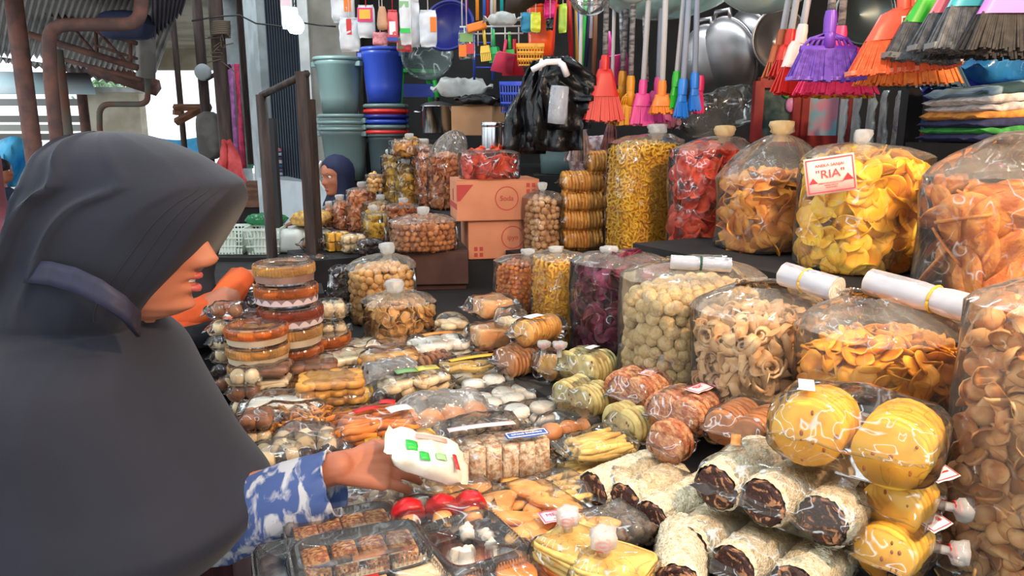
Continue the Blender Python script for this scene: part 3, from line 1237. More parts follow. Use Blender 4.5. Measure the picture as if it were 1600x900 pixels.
# middle row, from the nearest to the farthest
snack_bag('snack_bag', 'tall clear bag of tan shell crackers cut by the right picture edge', 1708, .99, .88, 440, 325, .26, .93, shells, 'shell_cracker', .028, .018, s_shell, sh=.93, nx=.02, ny=.02, pleat=.6)
snack_bag('snack_bag', 'bag of yellow-brown chips under the longest roll of plastic sheets', 1392, 1.29, .934, 468, 262, .25, .77, ychips, 'chip', .025, .018, s_ychip, mode='loose', sh=.84, nx=.02, ny=.05, film_m=SOFT, knot=False, neck=.4, limit=298)
snack_bag('snack_bag', 'bag of pale tan curled scrolls between the puff balls and yellow-brown chips', 1192, 1.46, .934, 448, 205, .23, .80, scrolls, 'scroll', .0255, .018, s_tan, sh=.86, ny=.03, nx=.03, knot=False, neck=.45)
snack_bag('snack_bag', 'bag of round pale puff balls beside the purple chips', 1082, 1.66, .934, 408, 222, .24, .83, balls, 'puff_ball', .029, .0165, s_ball, sh=.9, nx=.03, ny=.03, knot=False, neck=.5, layers=((1.0, 1.0), (2.5, .9)), dome=.03)
snack_bag('snack_bag', 'bag of dark purple chips with a white knot in the middle row', 972, 1.95, .934, 394, 150, .24, .92, purples, 'purple_chip', .03, .022, s_purple, sh=.92, film_m=CLEAR, ny=.02, nx=-.03, kn=(.016, .018))
snack_bag('snack_bag', 'bag of bright yellow pellets left of the purple chips', 878, 2.15, .934, 392, 90, .2, .90, pellets, 'pellet', .017, .008, s_pellet, stuff=True, sh=.93, nx=-.02, kn=(.014, .018))
snack_bag('snack_bag', 'bag of orange crumbs at the far end of the middle row', 817, 2.33, .934, 398, 84, .18, .88, bits, 'crumb', .017, .008, s_orange, stuff=True, sh=.92, kn=(.016, .02), nx=.02)

# top row
snack_bag('snack_bag', 'half-empty bag of big round orange crackers cut by the picture edge at right', 1570, 1.5, 1.22, 200, 310, .26, .66, bigdiscs, 'round_cracker', .062, .058, s_disc, mode='face', sh=.72, nx=.12, ny=.05, layers=((.75, 1.0), (1.3, 1.0), (1.9, .8)), dome=.02, knot=False, topsl=(.25, 0), film_m=SOFT)
lemonbag = snack_bag('snack_bag', 'big bag of lemon yellow chips with a red printed paper slip', 1332, 1.8, 1.22, 222, 178, .26, .88, lemons, 'lemon_chip', .032, .022, s_lemon, mode='loose', sh=.88, film_m=SOFT, ny=.03, nx=.02)
snack_bag('snack_bag', 'bag of brown spiced chips gathered to a tall neck', 1190, 2.1, 1.22, 208, 146, .26, .62, browns, 'spiced_chip', .036, .026, s_brown, mode='loose', sh=.62, nx=.05, ny=.02, film_m=SOFT, kn=(.022, .036), knot_m=film('tan_knot', .75, hazecol=(228, 196, 144), rough=.25, scale=40))
snack_bag('snack_bag', 'bag of red chips between the yellow rings and brown spiced chips', 1096, 2.42, 1.085, 212, 116, .22, .90, reds, 'red_chip', .036, .025, s_red, mode='loose', sh=.9, film_m=CLEAR, kn=(.022, .034), nx=.06, knot_m=_M['tan_knot'])
snack_bag('snack_bag', 'tall bag of little yellow ring snacks', 1000, 2.72, 1.085, 208, 116, .22, .91, rings, 'ring_snack', .0185, .0095, s_ring, stuff=True, sh=.92, film_m=CLEAR, kn=(.024, .034), nx=.05)
# the printed slip on the lemon chips
m_pink = mat('pale_pink_paper', (244, 214, 212), rough=.7)
m_whitep = mat('white_paper', (236, 230, 232), rough=.7)
m_redink = mat('red_ink', (196, 40, 48), rough=.6)
m_pinkink = mat('pink_ink', (216, 92, 124), rough=.6)
dirv = Vector((-lemonbag.location.x, -lemonbag.location.y, 0)).normalized()
lp = P(1297, 273, 1.655)
lab = paper_label(None, 'paper_slip', .108, .082, (0, 0, 0), (0, 0, 0), mat('faded_pink_paper', (232, 190, 182), rough=.7), inkm=mat('faded_red_ink', (196, 62, 66), rough=.6),
                  lines=(('ANEKA SANJAI', .0095, .022, 1.0), ('"RIA"', .026, .002, 1.1), ('MENJUAL MACAM-MACAM SANJAI', .0036, -.017), ('KERIPIK DAN KUE', .0036, -.022), ('PASAR BAWAH', .0036, -.027)), label='red printed paper slip')
lab.parent = lemonbag
lab.matrix_parent_inverse = Matrix.Identity(4)
bpy.context.view_layer.update()
Mw = Matrix.Translation(lp) @ (Euler((pi / 2 - .1, 0, -.10)).to_matrix().to_4x4()) @ Matrix.Rotation(radians(9), 4, 'Z')
lab.matrix_basis = lemonbag.matrix_world.inverted() @ Mw
tri = MB()
for (x, s) in ((-.038, .010), (.037, .012)):
    tri.add([(x - s, -.016, .0016), (x + s, -.016, .0016), (x, -.016 + s * 1.3, .0016)], [(0, 1, 2)])
tri.build('printed_triangles', m_redink, lab, smooth=False)

# far bags on and behind the shelf, left part
def farbag(label, px, Y, zb, pyt, wpx, dep, pcs, pn, sp, pr, m, fk=.85, stuff=True, **k):
    return snack_bag('snack_bag', label, px, Y, zb, pyt, wpx, dep, fk, pcs, pn, sp, pr, m, stuff=stuff, kn=k.pop('kn', (.016, .03)), **k)


nutmb = [ico(.013, .18, i, 7, 5) for i in range(3)]
chmb = [chip(.02, .5, i, 8, .002, 1, 'fold', .4) for i in range(3)]
farbag('wide bag of dark caramel nuts on top of the two dim cartons', 664, 2.92, 1.09, 334, 104, .22, nutmb, 'caramel_nut', .024, .013, s_peanut, sh=.8, film_m=CLEAR)
snack_bag('snack_bag', 'bag of pale ball snacks behind the bag of thin rounds', 597, 2.60, .882, 398, 106, .2, .82, pballs, 'ball_snack', .029, .016, s_pale, sh=.82, ny=.02, nx=.03, kn=(.018, .04), film_m=CLEAR)
snack_bag('snack_bag', 'squat bag of thin pale rounds at the rear of the table', 622, 2.31, .882, 455, 112, .22, .80, ppales, 'pale_chip', .026, .019, s_pale, mode='loose', sh=.82, nx=-.01, kn=(.02, .04), film_m=CLEAR)
s_lred = mat('light_orange_snack', (216, 140, 84), (186, 100, 54), .55, 40)
s_lyel = mat('mustard_snack', (214, 170, 56), (180, 130, 36), .55, 40)
for (lb, px, Y, zb, pt, w, m, fk) in (
        ('leftmost thin bag of orange snacks in the far stepped row', 522, 4.2, 1.02, 322, 22, s_lred, .9),
        ('second bag of the far stepped row, light orange, half hidden', 538, 4.1, 1.02, 312, 24, s_lred, .9),
        ('tall third bag of the far stepped row, orange with a thick knot', 572, 4.0, 1.02, 292, 50, s_lred, .9),
        ('fourth bag of the far stepped row, pale tan', 600, 3.85, 1.02, 312, 54, s_pale, .88),
        ('fifth bag of the far stepped row, pinkish tan beside the caramel nuts', 634, 3.6, 1.02, 318, 56, s_lred, .9),
        ('mustard bag squeezed between two tan bags of the far stepped row', 588, 3.5, 1.0, 330, 34, s_lyel, .9)):
    farbag(lb, px, Y, zb, pt, w, .18, chmb if m is not s_pale else nutmb, 'snack_piece', .03, .016, m, fk, film_m=CLEAR)
for (lb, px, Y, zb, pt, w, m, fk) in (
        ('tall narrow bag of yellow snacks at the left of the far top row', 617, 3.9, 1.182, 240, 26, s_lyel, .93),
        ('shorter bag of yellow snacks at the front of the far top row', 640, 3.78, 1.182, 255, 34, s_lyel, .9),
        ('tall bag of orange snacks with bright edges in the far top row', 668, 3.7, 1.182, 224, 34, s_lred, .93),
        ('wide bag of orange chips with loose clear top behind the cartons', 702, 3.6, 1.182, 202, 60, s_lred, .66)):
    farbag(lb, px, Y, zb, pt, w, .2, chmb, 'snack_piece', .03, .016, m, fk, film_m=CLEAR, sh=fk, nx=.04 if w == 60 else 0, kn=(.016, .025), knot=w != 60)
snack_bag('snack_bag', 'round bag of brown fritters lying on the far yellow bags', 646, 3.75, 1.43, 216, 60, .2, .8, chmb, 'snack_piece', .03, .016, s_gold, stuff=True, film_m=CLEAR, kn=(.014, .026))
farbag('small round pack of pale twists on the far stepped row', 592, 3.9, 1.24, 272, 28, .14, nutmb, 'snack_piece', .026, .013, s_pale, .9, film_m=CLEAR, knot=False)
# tins of nuts and stacked twin packs left of the yellow rings
farbag('tall tan bag of peanuts below a tied neck, left of the stacked yellow packs', 846, 2.9, 1.085, 296, 52, .18, nutmb, 'peanut', .026, .013, mat('pale_peanut', (214, 170, 120), (180, 128, 82), .6, 40), .84, film_m=CLEAR, kn=(.012, .03))

# ---- cartons ---------------------------------------------------------------------------------------
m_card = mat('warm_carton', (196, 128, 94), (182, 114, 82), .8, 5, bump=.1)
m_print = mat('carton_red_print', (170, 62, 56), rough=.8)


def carton(label, px, Y, zb, w, d, h, rz, m, printed=0, name='carton'):
    p = P(px, 450, Y)
    p.z = zb
    t = thing(name, label, 'box', p, rz)
    bevel(MB().box((0, 0, h / 2), (w, d, h)).build('box_body', m, t, smooth=False), .004)
    fl = MB().box((0, -d * .251, h + .0015), (w * .99, d * .495, .003)).box((0, d * .251, h + .0015), (w * .99, d * .495, .003))
    fl.build('top_flap', m, t, smooth=False)
    if printed:
        e = MB()
        y = -d / 2 - .0008
        cx, cz, R_ = w * .10, h * .55, h * .30
        n = 28
        for i in range(n):
            a0, a1 = 2 * pi * i / n, 2 * pi * (i + 1) / n
            if printed == 1 or 0 < i < n:
                e.add([(cx + R_ * cos(a0), y, cz + R_ * sin(a0)), (cx + R_ * cos(a1), y, cz + R_ * sin(a1)), (cx + R_ * .92 * cos(a1), y, cz + R_ * .92 * sin(a1)), (cx + R_ * .92 * cos(a0), y, cz + R_ * .92 * sin(a0))], [(0, 1, 2, 3)])
        sx, sz0 = (w * .36, h * .72) if printed == 1 else (-w * .40, h * .12)
        for i in range(2):
            for j in range(2):
                e.box((sx + i * .022, y, sz0 + j * .024), (.014, .0008, .016))
        if printed == 1:
            e.add([(-w * .5, y, h * .9), (-w * .30, y, h * .9), (-w * .46, y, h * .5), (-w * .5, y, h * .5)], [(3, 2, 1, 0)])
            e.box((-w / 2 - .0008, 0, h * .36), (.0008, d * .98, h * .14))
            e.box((-w / 2 - .0008, 0, h * .62), (.0008, d * .1, h * .3))
        e.build('printed_marks', m_print, t, smooth=False)
        text('Soda' if printed == 1 else 'ipyn', h * .18, m_print, t, (cx, y - .0006, cz), (pi / 2, 0, 0))
    return t


carton('upper tan carton with red printed circle and side stripe', 772, 3.02, 1.203, .33, .22, .158, .2, m_card, 1)
carton('lower tan carton under the red-printed one', 782, 3.05, 1.046, .30, .22, .155, .2, m_card, 2)
carton('black crate under the two tan cartons', 768, 3.06, .882, .32, .24, .162, .2, m_blacktop)
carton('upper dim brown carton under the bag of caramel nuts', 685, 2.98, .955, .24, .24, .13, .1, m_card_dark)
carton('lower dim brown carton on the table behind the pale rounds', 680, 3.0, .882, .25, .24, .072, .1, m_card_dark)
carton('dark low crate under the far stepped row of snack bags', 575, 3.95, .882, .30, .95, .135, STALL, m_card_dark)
snack_bag('snack_bag', 'clear bag of red chips lying on the tan cartons', 766, 2.98, 1.363, 232, 96, .17, .9, [chip(.026, .4, i, 8, .002, 1, 'saddle', .35) for i in range(3)], 'red_chip', .032, .022, s_red, stuff=True, mode='loose', film_m=CLEAR, knot=False, sh=.86, rz=.2)
can = thing('metal_canister', 'shiny steel canister standing behind the bag of red chips', 'canister', (P(771, 200, 3.22).x, 3.22, 1.22))
m_steel = mat('polished_steel', (200, 200, 204), rough=.18, metal=1.0)
MB().lathe([(.001, 0), (.047, 0), (.05, .005), (.05, .345)], 32).build('can_body', m_steel, can)
MB().lathe([(.05, .345), (.052, .347), (.052, .362), (.049, .366), (.001, .366)], 32).build('lid', m_steel, can)
# ------------------------------------------------------------------ packs on the display table
ZT = .823
m_yel = mat('yellow_cracker', (236, 180, 58), (214, 142, 40), .5, 22, rnd=.08, lo=.5, hi=.8)
m_spot = mat('brown_speck', (150, 84, 28), rough=.6)
m_green = mat('olive_cracker', (196, 180, 118), (164, 140, 84), .55, 30, rnd=.1)
m_brspot = mat('brown_bean', (132, 80, 44), (104, 58, 30), rough=.6, scale=40)
m_pdisc = mat('peanut_brittle', (168, 96, 62), (206, 150, 104), .45, 70, rnd=.1, bump=.6, bscale=120)
m_bdisc = mat('brown_wafer', (184, 122, 70), (158, 98, 54), .55, 30, rnd=.1)
m_bun = mat('glazed_bun', (190, 116, 60), (214, 150, 86), .4, 14, rnd=.1)
m_cream = mat('cream_biscuit', (228, 206, 166), (212, 182, 138), .6, 24, rnd=.08)
m_whitec = mat('white_biscuit', (232, 226, 212), (218, 206, 188), .6, 20, rnd=.05)
m_gold = mat('gold_biscuit', (222, 164, 78), (196, 132, 56), .55, 24, rnd=.1)
m_dk = mat('dark_fruit', (62, 42, 42), (40, 26, 28), .35, 18, rnd=.2)
m_choc = mat('chocolate', (66, 34, 26), (44, 22, 18), .45, 30, rnd=.15)
m_ostick = mat('orange_stick', (232, 146, 66), (214, 120, 44), .5, 30, rnd=.1)
m_ystick = mat('pale_yellow_stick', (230, 196, 112), (208, 166, 84), .55, 30, rnd=.1)
m_brick = mat('rice_bar', (226, 204, 172), (176, 126, 84), .65, 90, rnd=.06, bump=.8, bscale=160)
m_coco = mat('coconut_coat', (240, 230, 204), (208, 188, 144), .8, 110, bump=.9, bscale=220, lo=.35, hi=.7)
m_swirl = mat('chocolate_swirl', (58, 30, 24), (178, 124, 84), .6, 46, detail=5, lo=.53, hi=.6, bump=.5, dist=1.5)
m_tanblk = mat('tan_sponge', (222, 170, 116), (202, 142, 90), .7, 30, rnd=.06)
m_brn = mat('brown_biscuit', (150, 96, 60), (120, 72, 44), .6, 26, rnd=.15)
m_grey = mat('sesame_mix', (120, 104, 88), (72, 58, 48), .6, 80, rnd=.1)
m_tong = mat('tongue_biscuit', (238, 184, 108), (222, 152, 78), .55, 12, rnd=.08)
m_noodle = mat('fried_noodle', (206, 142, 62), (168, 102, 40), .5, 40, rnd=.12)
m_blackp = mat('black_tray_plastic', (22, 20, 21), rough=.25)
m_granola = mat('seed_bar', (150, 84, 50), (206, 156, 98), .5, 120, bump=.8, bscale=200)
m_red = mat('red_print', (206, 30, 36), rough=.45)
m_cap = mat('red_bun_glaze', (190, 24, 30), (164, 16, 24), .3, 12)
m_bluei = mat('blue_ink', (56, 96, 170), rough=.6)
m_redtie = mat('red_string', (208, 40, 44), rough=.7)


def speck_disc(r, t, m, ms, k, seed):
    """cracker with bean specks: one mesh, two materials"""
    b = disc(r, t, 20, .3, seed, .05)
    n0 = len(b.f)
    rr = random.Random(seed)
    for i in range(k):
        q, d = rr.uniform(0, 6.3), r * sqrt(rr.uniform(0, .75))
        for s in (-1, 1):
            b.ball((d * cos(q), d * sin(q), s * t / 2), (r * rr.uniform(.05, .12), r * rr.uniform(.04, .08), t * .16), 6, 4)
    me = b.mesh('cracker', m)
    me.materials.append(ms)
    for i, p in enumerate(me.polygons):
        if i >= n0:
            p.material_index = 1
    return me


yd = [speck_disc(.056, .012, m_yel, m_spot, 7, i) for i in range(4)]
yd_s = [speck_disc(.042, .010, m_yel, m_spot, 4, i + 9) for i in range(3)]
gd = [speck_disc(.040, .011, m_green, m_brspot, 6, i + 20) for i in range(4)]
pd = variants(disc, m_pdisc, 'cracker', 3, r=.043, t=.013, amp=.08)
bd = variants(disc, m_bdisc, 'cracker', 3, r=.034, t=.009, amp=.05)
od = variants(disc, m_gold, 'cracker', 3, r=.036, t=.009, amp=.05)
wd = variants(disc, m_whitec, 'biscuit', 3, r=.027, t=.012, amp=.02)
cd = variants(disc, m_cream, 'biscuit', 3, r=.022, t=.011, amp=.03)
gdisc = variants(disc, m_gold, 'biscuit', 3, r=.022, t=.01, amp=.03)
brd = variants(disc, m_brn, 'biscuit', 3, r=.022, t=.011, amp=.05)
chd = variants(disc, m_choc, 'biscuit', 3, r=.02, t=.012, amp=.05)
bun = variants(ico, m_bun, 'bun', 3, r=.027, amp=.06, nu=12, nv=8, squash=.75)
prune = variants(ico, m_dk, 'prune', 3, r=.02, amp=.12, nu=10, nv=7, squash=.8)
crb = variants(ico, m_cream, 'biscuit_ball', 3, r=.02, amp=.06, nu=10, nv=7)
brb = variants(ico, m_brn, 'biscuit_ball', 3, r=.02, amp=.06, nu=10, nv=7)
ost = variants(stick, m_ostick, 'cheese_stick', 4, l=.085, w=.011, bend=.06)
yst = variants(stick, m_ystick, 'pale_stick', 4, l=.11, w=.013, bend=.08)
nst = variants(stick, m_noodle, 'noodle', 4, l=.05, w=.006, bend=.3)
brick = variants(slab, m_brick, 'rice_bar', 3, w=.03, d=.066, h=.066, amp=.05)
tanb = variants(slab, m_tanblk, 'sponge_slice', 3, w=.10, d=.05, h=.05, amp=.02)
ybar = variants(slab, mat('yellow_cake', (236, 186, 66), (220, 160, 44), .6, 20, rnd=.06), 'cake_bar', 2, w=.03, d=.035, h=.04, amp=.02)
bbar = variants(slab, m_brn, 'wafer_bar', 2, w=.10, d=.022, h=.012, amp=.03)
cbar = variants(slab, m_cream, 'wafer_bar', 2, w=.10, d=.022, h=.012, amp=.03)
ses = variants(ico, m_grey, 'sesame_ball', 3, r=.012, amp=.15, nu=8, nv=5)
tong = variants(disc, m_tong, 'tongue_biscuit', 2, r=.018, t=.011, amp=.04)
for me in tong:
    for v in me.vertices:
        v.co.x *= 2.6 * (1 + .35 * abs(v.co.x) / .018 * .3)
        v.co.y *= 1 - .25 * max(0, 1 - abs(v.co.x) / .03)
gran = variants(slab, m_granola, 'seed_bar', 2, w=.036, d=.07, h=.028, amp=.05)


def roll_mesh(r, l, seed):
    b = MB()
    rows = []
    for i in range(27):
        t = i / 26
        row = []
        for j in range(46):
            q = 2 * pi * j / 46
            rr = r * (1 + .05 * nz(cos(q) * 3, sin(q) * 3, t * 9, seed) + .10 * nz(cos(q) * 12, sin(q) * 12, t * 40, seed)) * (.93 if i in (0, 26) else 1)
            row.append(((t - .5) * l, rr * cos(q), rr * sin(q)))
        rows.append(row)
    b.grid(rows, True)
    return b


rollm = [roll_mesh(.041, .155, i).mesh('coconut_coat', m_coco) for i in range(3)]


def swirl_mesh(r, seed):
    b = MB()
    rows = []
    for k in (0.01, .25, .5, .75, .9, 1.0):
        row = []
        for j in range(28):
            q = 2 * pi * j / 28
            rr = r * k * (1 + .06 * nz(cos(q) * 3, sin(q) * 3, 1, seed))
            row.append((-.0035 * (1 if k < .95 else -1) + .005 * nz(rr * cos(q) * 70, rr * sin(q) * 70, 0, seed), rr * cos(q), rr * sin(q)))
        rows.append(row)
    return b.grid(rows, True)


swm = [swirl_mesh(.036, i).mesh('chocolate_swirl', m_swirl) for i in range(3)]


def c_rolls(n, zr=.041):
    def f(root, w, d, h, rr):
        for j in range(n):
            y = (j + .5) / n * d - d / 2
            dx = rr.uniform(-.01, .01)
            ro = ob('coconut_roll', rollm[j % 3], root, (dx, y, zr + .003), (rr.uniform(0, 6), rr.uniform(-.04, .04), rr.uniform(-.06, .06)))
            ob('chocolate_swirl', swm[j % 3], ro, (-.0775, 0, 0))
            ob('chocolate_swirl', swm[(j + 1) % 3], ro, (.0775, 0, 0), (0, 0, pi))
    return f


def st_label(name, w_, d_, x, y, m, lines, ink, rot=0.0, dz=.002, tilt=0.0, border=True):
    def f(root, w, d, h):
        paper_label(root, name, w_, d_, (x, y, h + dz), (tilt, 0, rot), m, lines, ink, border, label=None)
    return f


def st_front(name, w_, d_, x, z, m, lines, ink, face='-x'):
    def f(root, w, d, h):
        paper_label(root, name, w_, d_, (-w / 2 - .008, x, z), (pi / 2, 0, -pi / 2), m, lines, ink)
    return f


def st_multi(*fs):
    def f(root, w, d, h):
        for g in fs:
            g(root, w, d, h)
    return f


def st_patch(name, w_, d_, x, y, m, rot=0, dz=.001):
    def f(root, w, d, h):
        o = MB().grid([[(i * w_ / 4 - w_ / 2, yy, .001 * sin(i)) for i in range(5)] for yy in (-d_ / 2, d_ / 2)]).build(name, m, root, loc=(x, y, h + dz), rot=(0, 0, rot))
        solid(o, .0005)
    return f


def st_tie(x, y, z=None, r=.01, h_=.03, string=True, rot=(0, 0, 0)):
    def f(root, w, d, h):
        k = knot_mb(r, h_, int(x * 999 + y * 77), 2.2).build('bag_knot', MILK, root, loc=(x, y, h if z is None else z), rot=rot)
        if string:
            MB().tube([(r * 1.15 * cos(a), r * 1.15 * sin(a), .001 * a) for a in [i * .6 for i in range(22)]], .0016, 5).build('red_string', m_redtie, k)
    return f


# --- right side: yellow rounds, coconut rolls, nut brittles
pack('yellow_cracker_pack', 'top pack of big speckled yellow rounds above the coconut rolls', 1345, 612, 0, .165, .26, .128, c_discs(yd, 'cracker', .056, .0135, 2, .03), v=.92, rot=.42, seal=.02, k=.88, sticker=st_patch('paper_slip', .06, .025, -.02, .08, m_whitep, .3))
t_lab = (('"RIA"', .014, .008, 1.1), ('ANEKA SANJAI', .005, -.008))
pack('yellow_cracker_pack', 'upper of the yellow round packs behind the coconut rolls, paper slip and knot facing right', 1412, 735, .90, .12, .10, .09, c_discs(yd_s, 'cracker', .042, .0115, 1, .03), v=0.955, rot=.25, seal=.012,
     sticker=st_multi(st_label('paper_slip', .052, .046, .045, -.03, m_whitep, t_lab, m_redink, -.3, -.004, .25), st_tie(.06, -.055, .03, .008, .026, True, (1.6, 0, .5))))
pack('yellow_cracker_pack', 'lower of the yellow round packs behind the coconut rolls, red-tied white knot', 1402, 812, .823, .12, .10, .08, c_discs(yd_s, 'cracker', .04, .0115, 1, .03), v=0.93, rot=.25, seal=.012,
     sticker=st_multi(st_label('paper_slip', .05, .044, .045, -.03, m_whitep, t_lab, m_redink, -.2, -.004, .25), st_tie(.06, -.055, .03, .008, .026, True, (1.6, 0, .5))))
pack('coconut_roll_pack', 'top pack of three coconut rolls with chocolate centres', 1238, 716, .915, .165, .265, .095, c_rolls(3), v=0.878, rot=.26, seal=.03, n=3.0, sticker=st_patch('orange_slip', .05, .016, .0, .10, m_bun, .5))
pack('coconut_roll_pack', 'second pack of coconut rolls directly under the top pack', 1192, 815, .822, .165, .265, .092, c_rolls(3), v=0.83, rot=.26, seal=.03, n=3.0)
pack('coconut_roll_pack', 'pack of coconut rolls left of the other roll packs', 1018, 735, .825, .15, .21, .088, c_rolls(3, .04), v=0.8, rot=.14, seal=.03, n=3.0)
pack('peanut_brittle_pack', 'pack of reddish peanut brittle rounds with a pink printed slip', 1072, 608, .90, .13, .12, .09, c_discs(pd, 'cracker', .043, .0145, 2), v=0.965, rot=.32, sticker=st_label('paper_slip', .06, .035, .02, -.02, m_pink, (('"RIA"', .012, .004, 1.1),), m_redink, -.1))
pack('peanut_brittle_pack', 'pack of brown brittle rounds right under the puff ball bag', 1000, 580, .90, .12, .11, .08, c_discs(pd, 'cracker', .039, .0145, 2), v=0.99, rot=.32, sticker=st_label('paper_slip', .06, .03, .01, -.02, m_pink, (), m_redink, .1))
pack('brown_wafer_pack', 'pack of thin brown wafers left of the speckled yellow rounds', 1170, 632, .915, .14, .12, .072, c_discs(bd, 'cracker', .033, .0105, 2), v=0.97, rot=.32)
pack('brittle_pack', 'small dark brittle pack lying above the left coconut rolls', 1050, 672, .86, .07, .08, .05, c_discs(pd, 'cracker', .028, .016, 1), v=0.87, rot=.3)
pack('green_cracker_pack', 'small dark pack of olive crackers left of the reddish brittle', 982, 640, .84, .08, .08, .06, c_discs(gd, 'cracker', .03, .0125, 2), v=0.9, rot=.2)
pack('green_cracker_pack', 'upper big pack of olive crackers with brown beans', 918, 545, .90, .12, .12, .085, c_discs(gd, 'cracker', .041, .0125, 2), v=0.985, rot=.32, sticker=st_multi(st_patch('paper_slip', .04, .02, .02, 0, m_whitep), st_tie(-.05, .05, None, .008, .018)))
pack('green_cracker_pack', 'lower pack of olive crackers at the foot of the bigger olive pack', 912, 594, .824, .11, .12, .075, c_discs(gd, 'cracker', .036, .0125, 2), v=0.905, rot=.32)
pack('oval_cracker_pack', 'pack of pale oval crackers leaning left of the olive crackers', 862, 545, .88, .07, .10, .09, c_discs(od, 'cracker', .038, .011, 1), v=0.95, rot=.3, sticker=st_tie(-.01, .02, None, .008, .018))
pack('gold_cracker_pack', 'pack of mustard yellow rounds below the yellow pellet bag', 842, 494, .92, .16, .10, .075, c_discs(od, 'cracker', .036, .0105, 1), v=0.98, rot=.32, sticker=st_patch('paper_slip', .06, .03, -.01, .01, m_whitep))
pack('gold_cracker_pack', 'lower pack of brown-gold crackers under the mustard rounds', 810, 540, .84, .12, .10, .075, c_discs(bd, 'cracker', .034, .0105, 2), v=0.905, rot=.1)
pack('gold_cracker_pack', 'small pale yellow cracker pack between sponge slices and mustard rounds', 798, 478, .915, .07, .09, .08, c_discs(cd, 'cracker', .022, .012, 2), v=0.98, rot=.2)
pack('sponge_slice_pack', 'upper pack of tan sponge slices before the orange crumb bag', 770, 462, .935, .16, .12, .065, c_grid(tanb, 'sponge_slice', 1, 2, 1, .03), v=0.99, rot=-.1)
pack('sponge_slice_pack', 'lower pack of tan sponge slices under the upper one', 766, 502, .85, .15, .11, .085, c_grid(tanb, 'sponge_slice', 1, 2, 1, .08), v=0.93, rot=-.15)
pack('cookie_tub', 'clear box of pale biscuits left of the tan sponge slices', 706, 488, .85, .08, .08, .08, c_flats(cd, 'biscuit', 2, 2, 3, .02), film_m=RIGID, seal=0)

# --- middle of the table
pack('pale_stick_pack', 'upper pack of pale yellow sticks right of the rice bars', 935, 676, .88, .15, .10, .048, c_sticks(yst, 'pale_stick', 3, 6), rot=-.12, n=4, film_m=CLEAR)
pack('pale_stick_pack', 'lower pack of pale yellow sticks under the upper one', 925, 722, .823, .15, .10, .055, c_sticks(yst, 'pale_stick', 4, 6, wob=.3), rot=-.2)
pack('rice_bar_pack', 'pack of white rice bars with a blue printed slip', 778, 680, .823, .18, .085, .078, c_grid(brick, 'rice_bar', 6, 1, 1, .03), rot=-.18, seal=.022, n=5, sticker=st_multi(
    st_label('blue_slip', .075, .022, .045, -.02, m_bluei, (('KIPANG BARENDO', .0065, 0, 1.0),), m_whitep, 0, .003), st_patch('stapled_flap', .12, .016, -.02, .03, m_pink, 0, .006)))
pack('bun_pack', 'pack of two brown glazed buns behind the pale sticks', 890, 643, .83, .15, .09, .07, c_both(c_grid(bun, 'bun', 3, 1, 1, .2, False, .8)), rot=-.1, film_m=SOFT)
pack('cheese_stick_pack', 'pack of orange cheese sticks with red printed wrapper', 582, 636, .83, .16, .12, .066, c_sticks(ost, 'cheese_stick', 5, 8, wob=.35, cols=2), rot=-.14, seal=.02, sticker=st_multi(
    st_patch('red_print', .05, .018, -.015, -.015, m_red, .3, .003), st_patch('red_print', .03, .022, .03, .005, m_red, -.3, .004), st_patch('white_print', .045, .03, .045, -.03, m_whitep, .2, .002)))
pack('sesame_pack', 'long pack of dark sesame balls behind the rice bars', 752, 648, .83, .16, .07, .048, c_heap(ses, 'sesame_ball', .019, 2), rot=-.1, film_m=SOFT)
pack('bun_pack', 'shiny pack with brown buns showing at its right end', 690, 612, .83, .19, .09, .075, c_both(c_grid(bun, 'bun', 4, 1, 1, .2, False, .8)), rot=-.08, film_m=film('shiny_film', .14, rough=.1, gain=2.2, scale=34, strength=.8))
pack('white_biscuit_pack', 'pack of white round biscuits in one flat layer', 765, 574, .85, .18, .12, .03, c_flats(wd, 'biscuit', 3, 2, 1, .014), rot=.0)
pack('white_biscuit_pack', 'second flat pack of pale biscuits in front of the white rounds', 792, 604, .835, .18, .10, .03, c_flats(wd, 'biscuit', 3, 2, 1, .014), rot=.02, film_m=SOFT)
pack('white_biscuit_pack', 'bright white-topped pack between the buns and flat biscuits', 828, 628, .825, .13, .08, .045, c_flats(wd, 'biscuit', 2, 1, 2, .018), rot=-.1, film_m=SOFT)
pack('yellow_roll_pack', 'pack of yellow rolled biscuits behind the white rounds', 728, 556, .85, .16, .08, .05, c_sticks(yst, 'pale_stick', 2, 3, wob=.05), rot=-.06, sticker=st_patch('yellow_strip', .12, .018, .01, -.02, m_yel, .05))
pack('green_label_pack', 'cookie pack with a green and yellow label left of yellow rolls', 648, 578, .845, .16, .09, .05, c_heap(cd, 'biscuit', .03, 2, flat=True), rot=-.06, sticker=st_multi(st_patch('green_print', .05, .03, -.02, 0, mat('green_print', (118, 160, 104), rough=.6)), st_patch('yellow_print', .05, .03, .03, 0, mat('yellow_print', (206, 190, 92), rough=.6))))
pack('dark_biscuit_pack', 'dark grey shiny pack left of the green-labelled cookies', 612, 562, .86, .14, .09, .05, c_flats(chd, 'biscuit', 3, 2, 2, .02), rot=-.05, film_m=film('shiny_film', .14))
pack('dark_biscuit_pack', 'small pack with brown-black fruit in front of the dark grey pack', 598, 598, .826, .07, .08, .05, c_grid(prune, 'prune', 2, 2, 1, .1), rot=-.05)
pack('orange_biscuit_pack', 'pack of orange-brown biscuits in the third row from the back', 610, 545, .86, .15, .09, .055, c_flats(gdisc, 'biscuit', 4, 2, 2, .02), rot=-.03)
pack('label_biscuit_pack', 'pack of cream biscuits with an orange sticker', 684, 522, .86, .15, .12, .055, c_flats(wd, 'biscuit', 3, 2, 2, .02), rot=0, sticker=st_patch('orange_sticker', .08, .02, .0, .0, m_ostick, 0, .002))
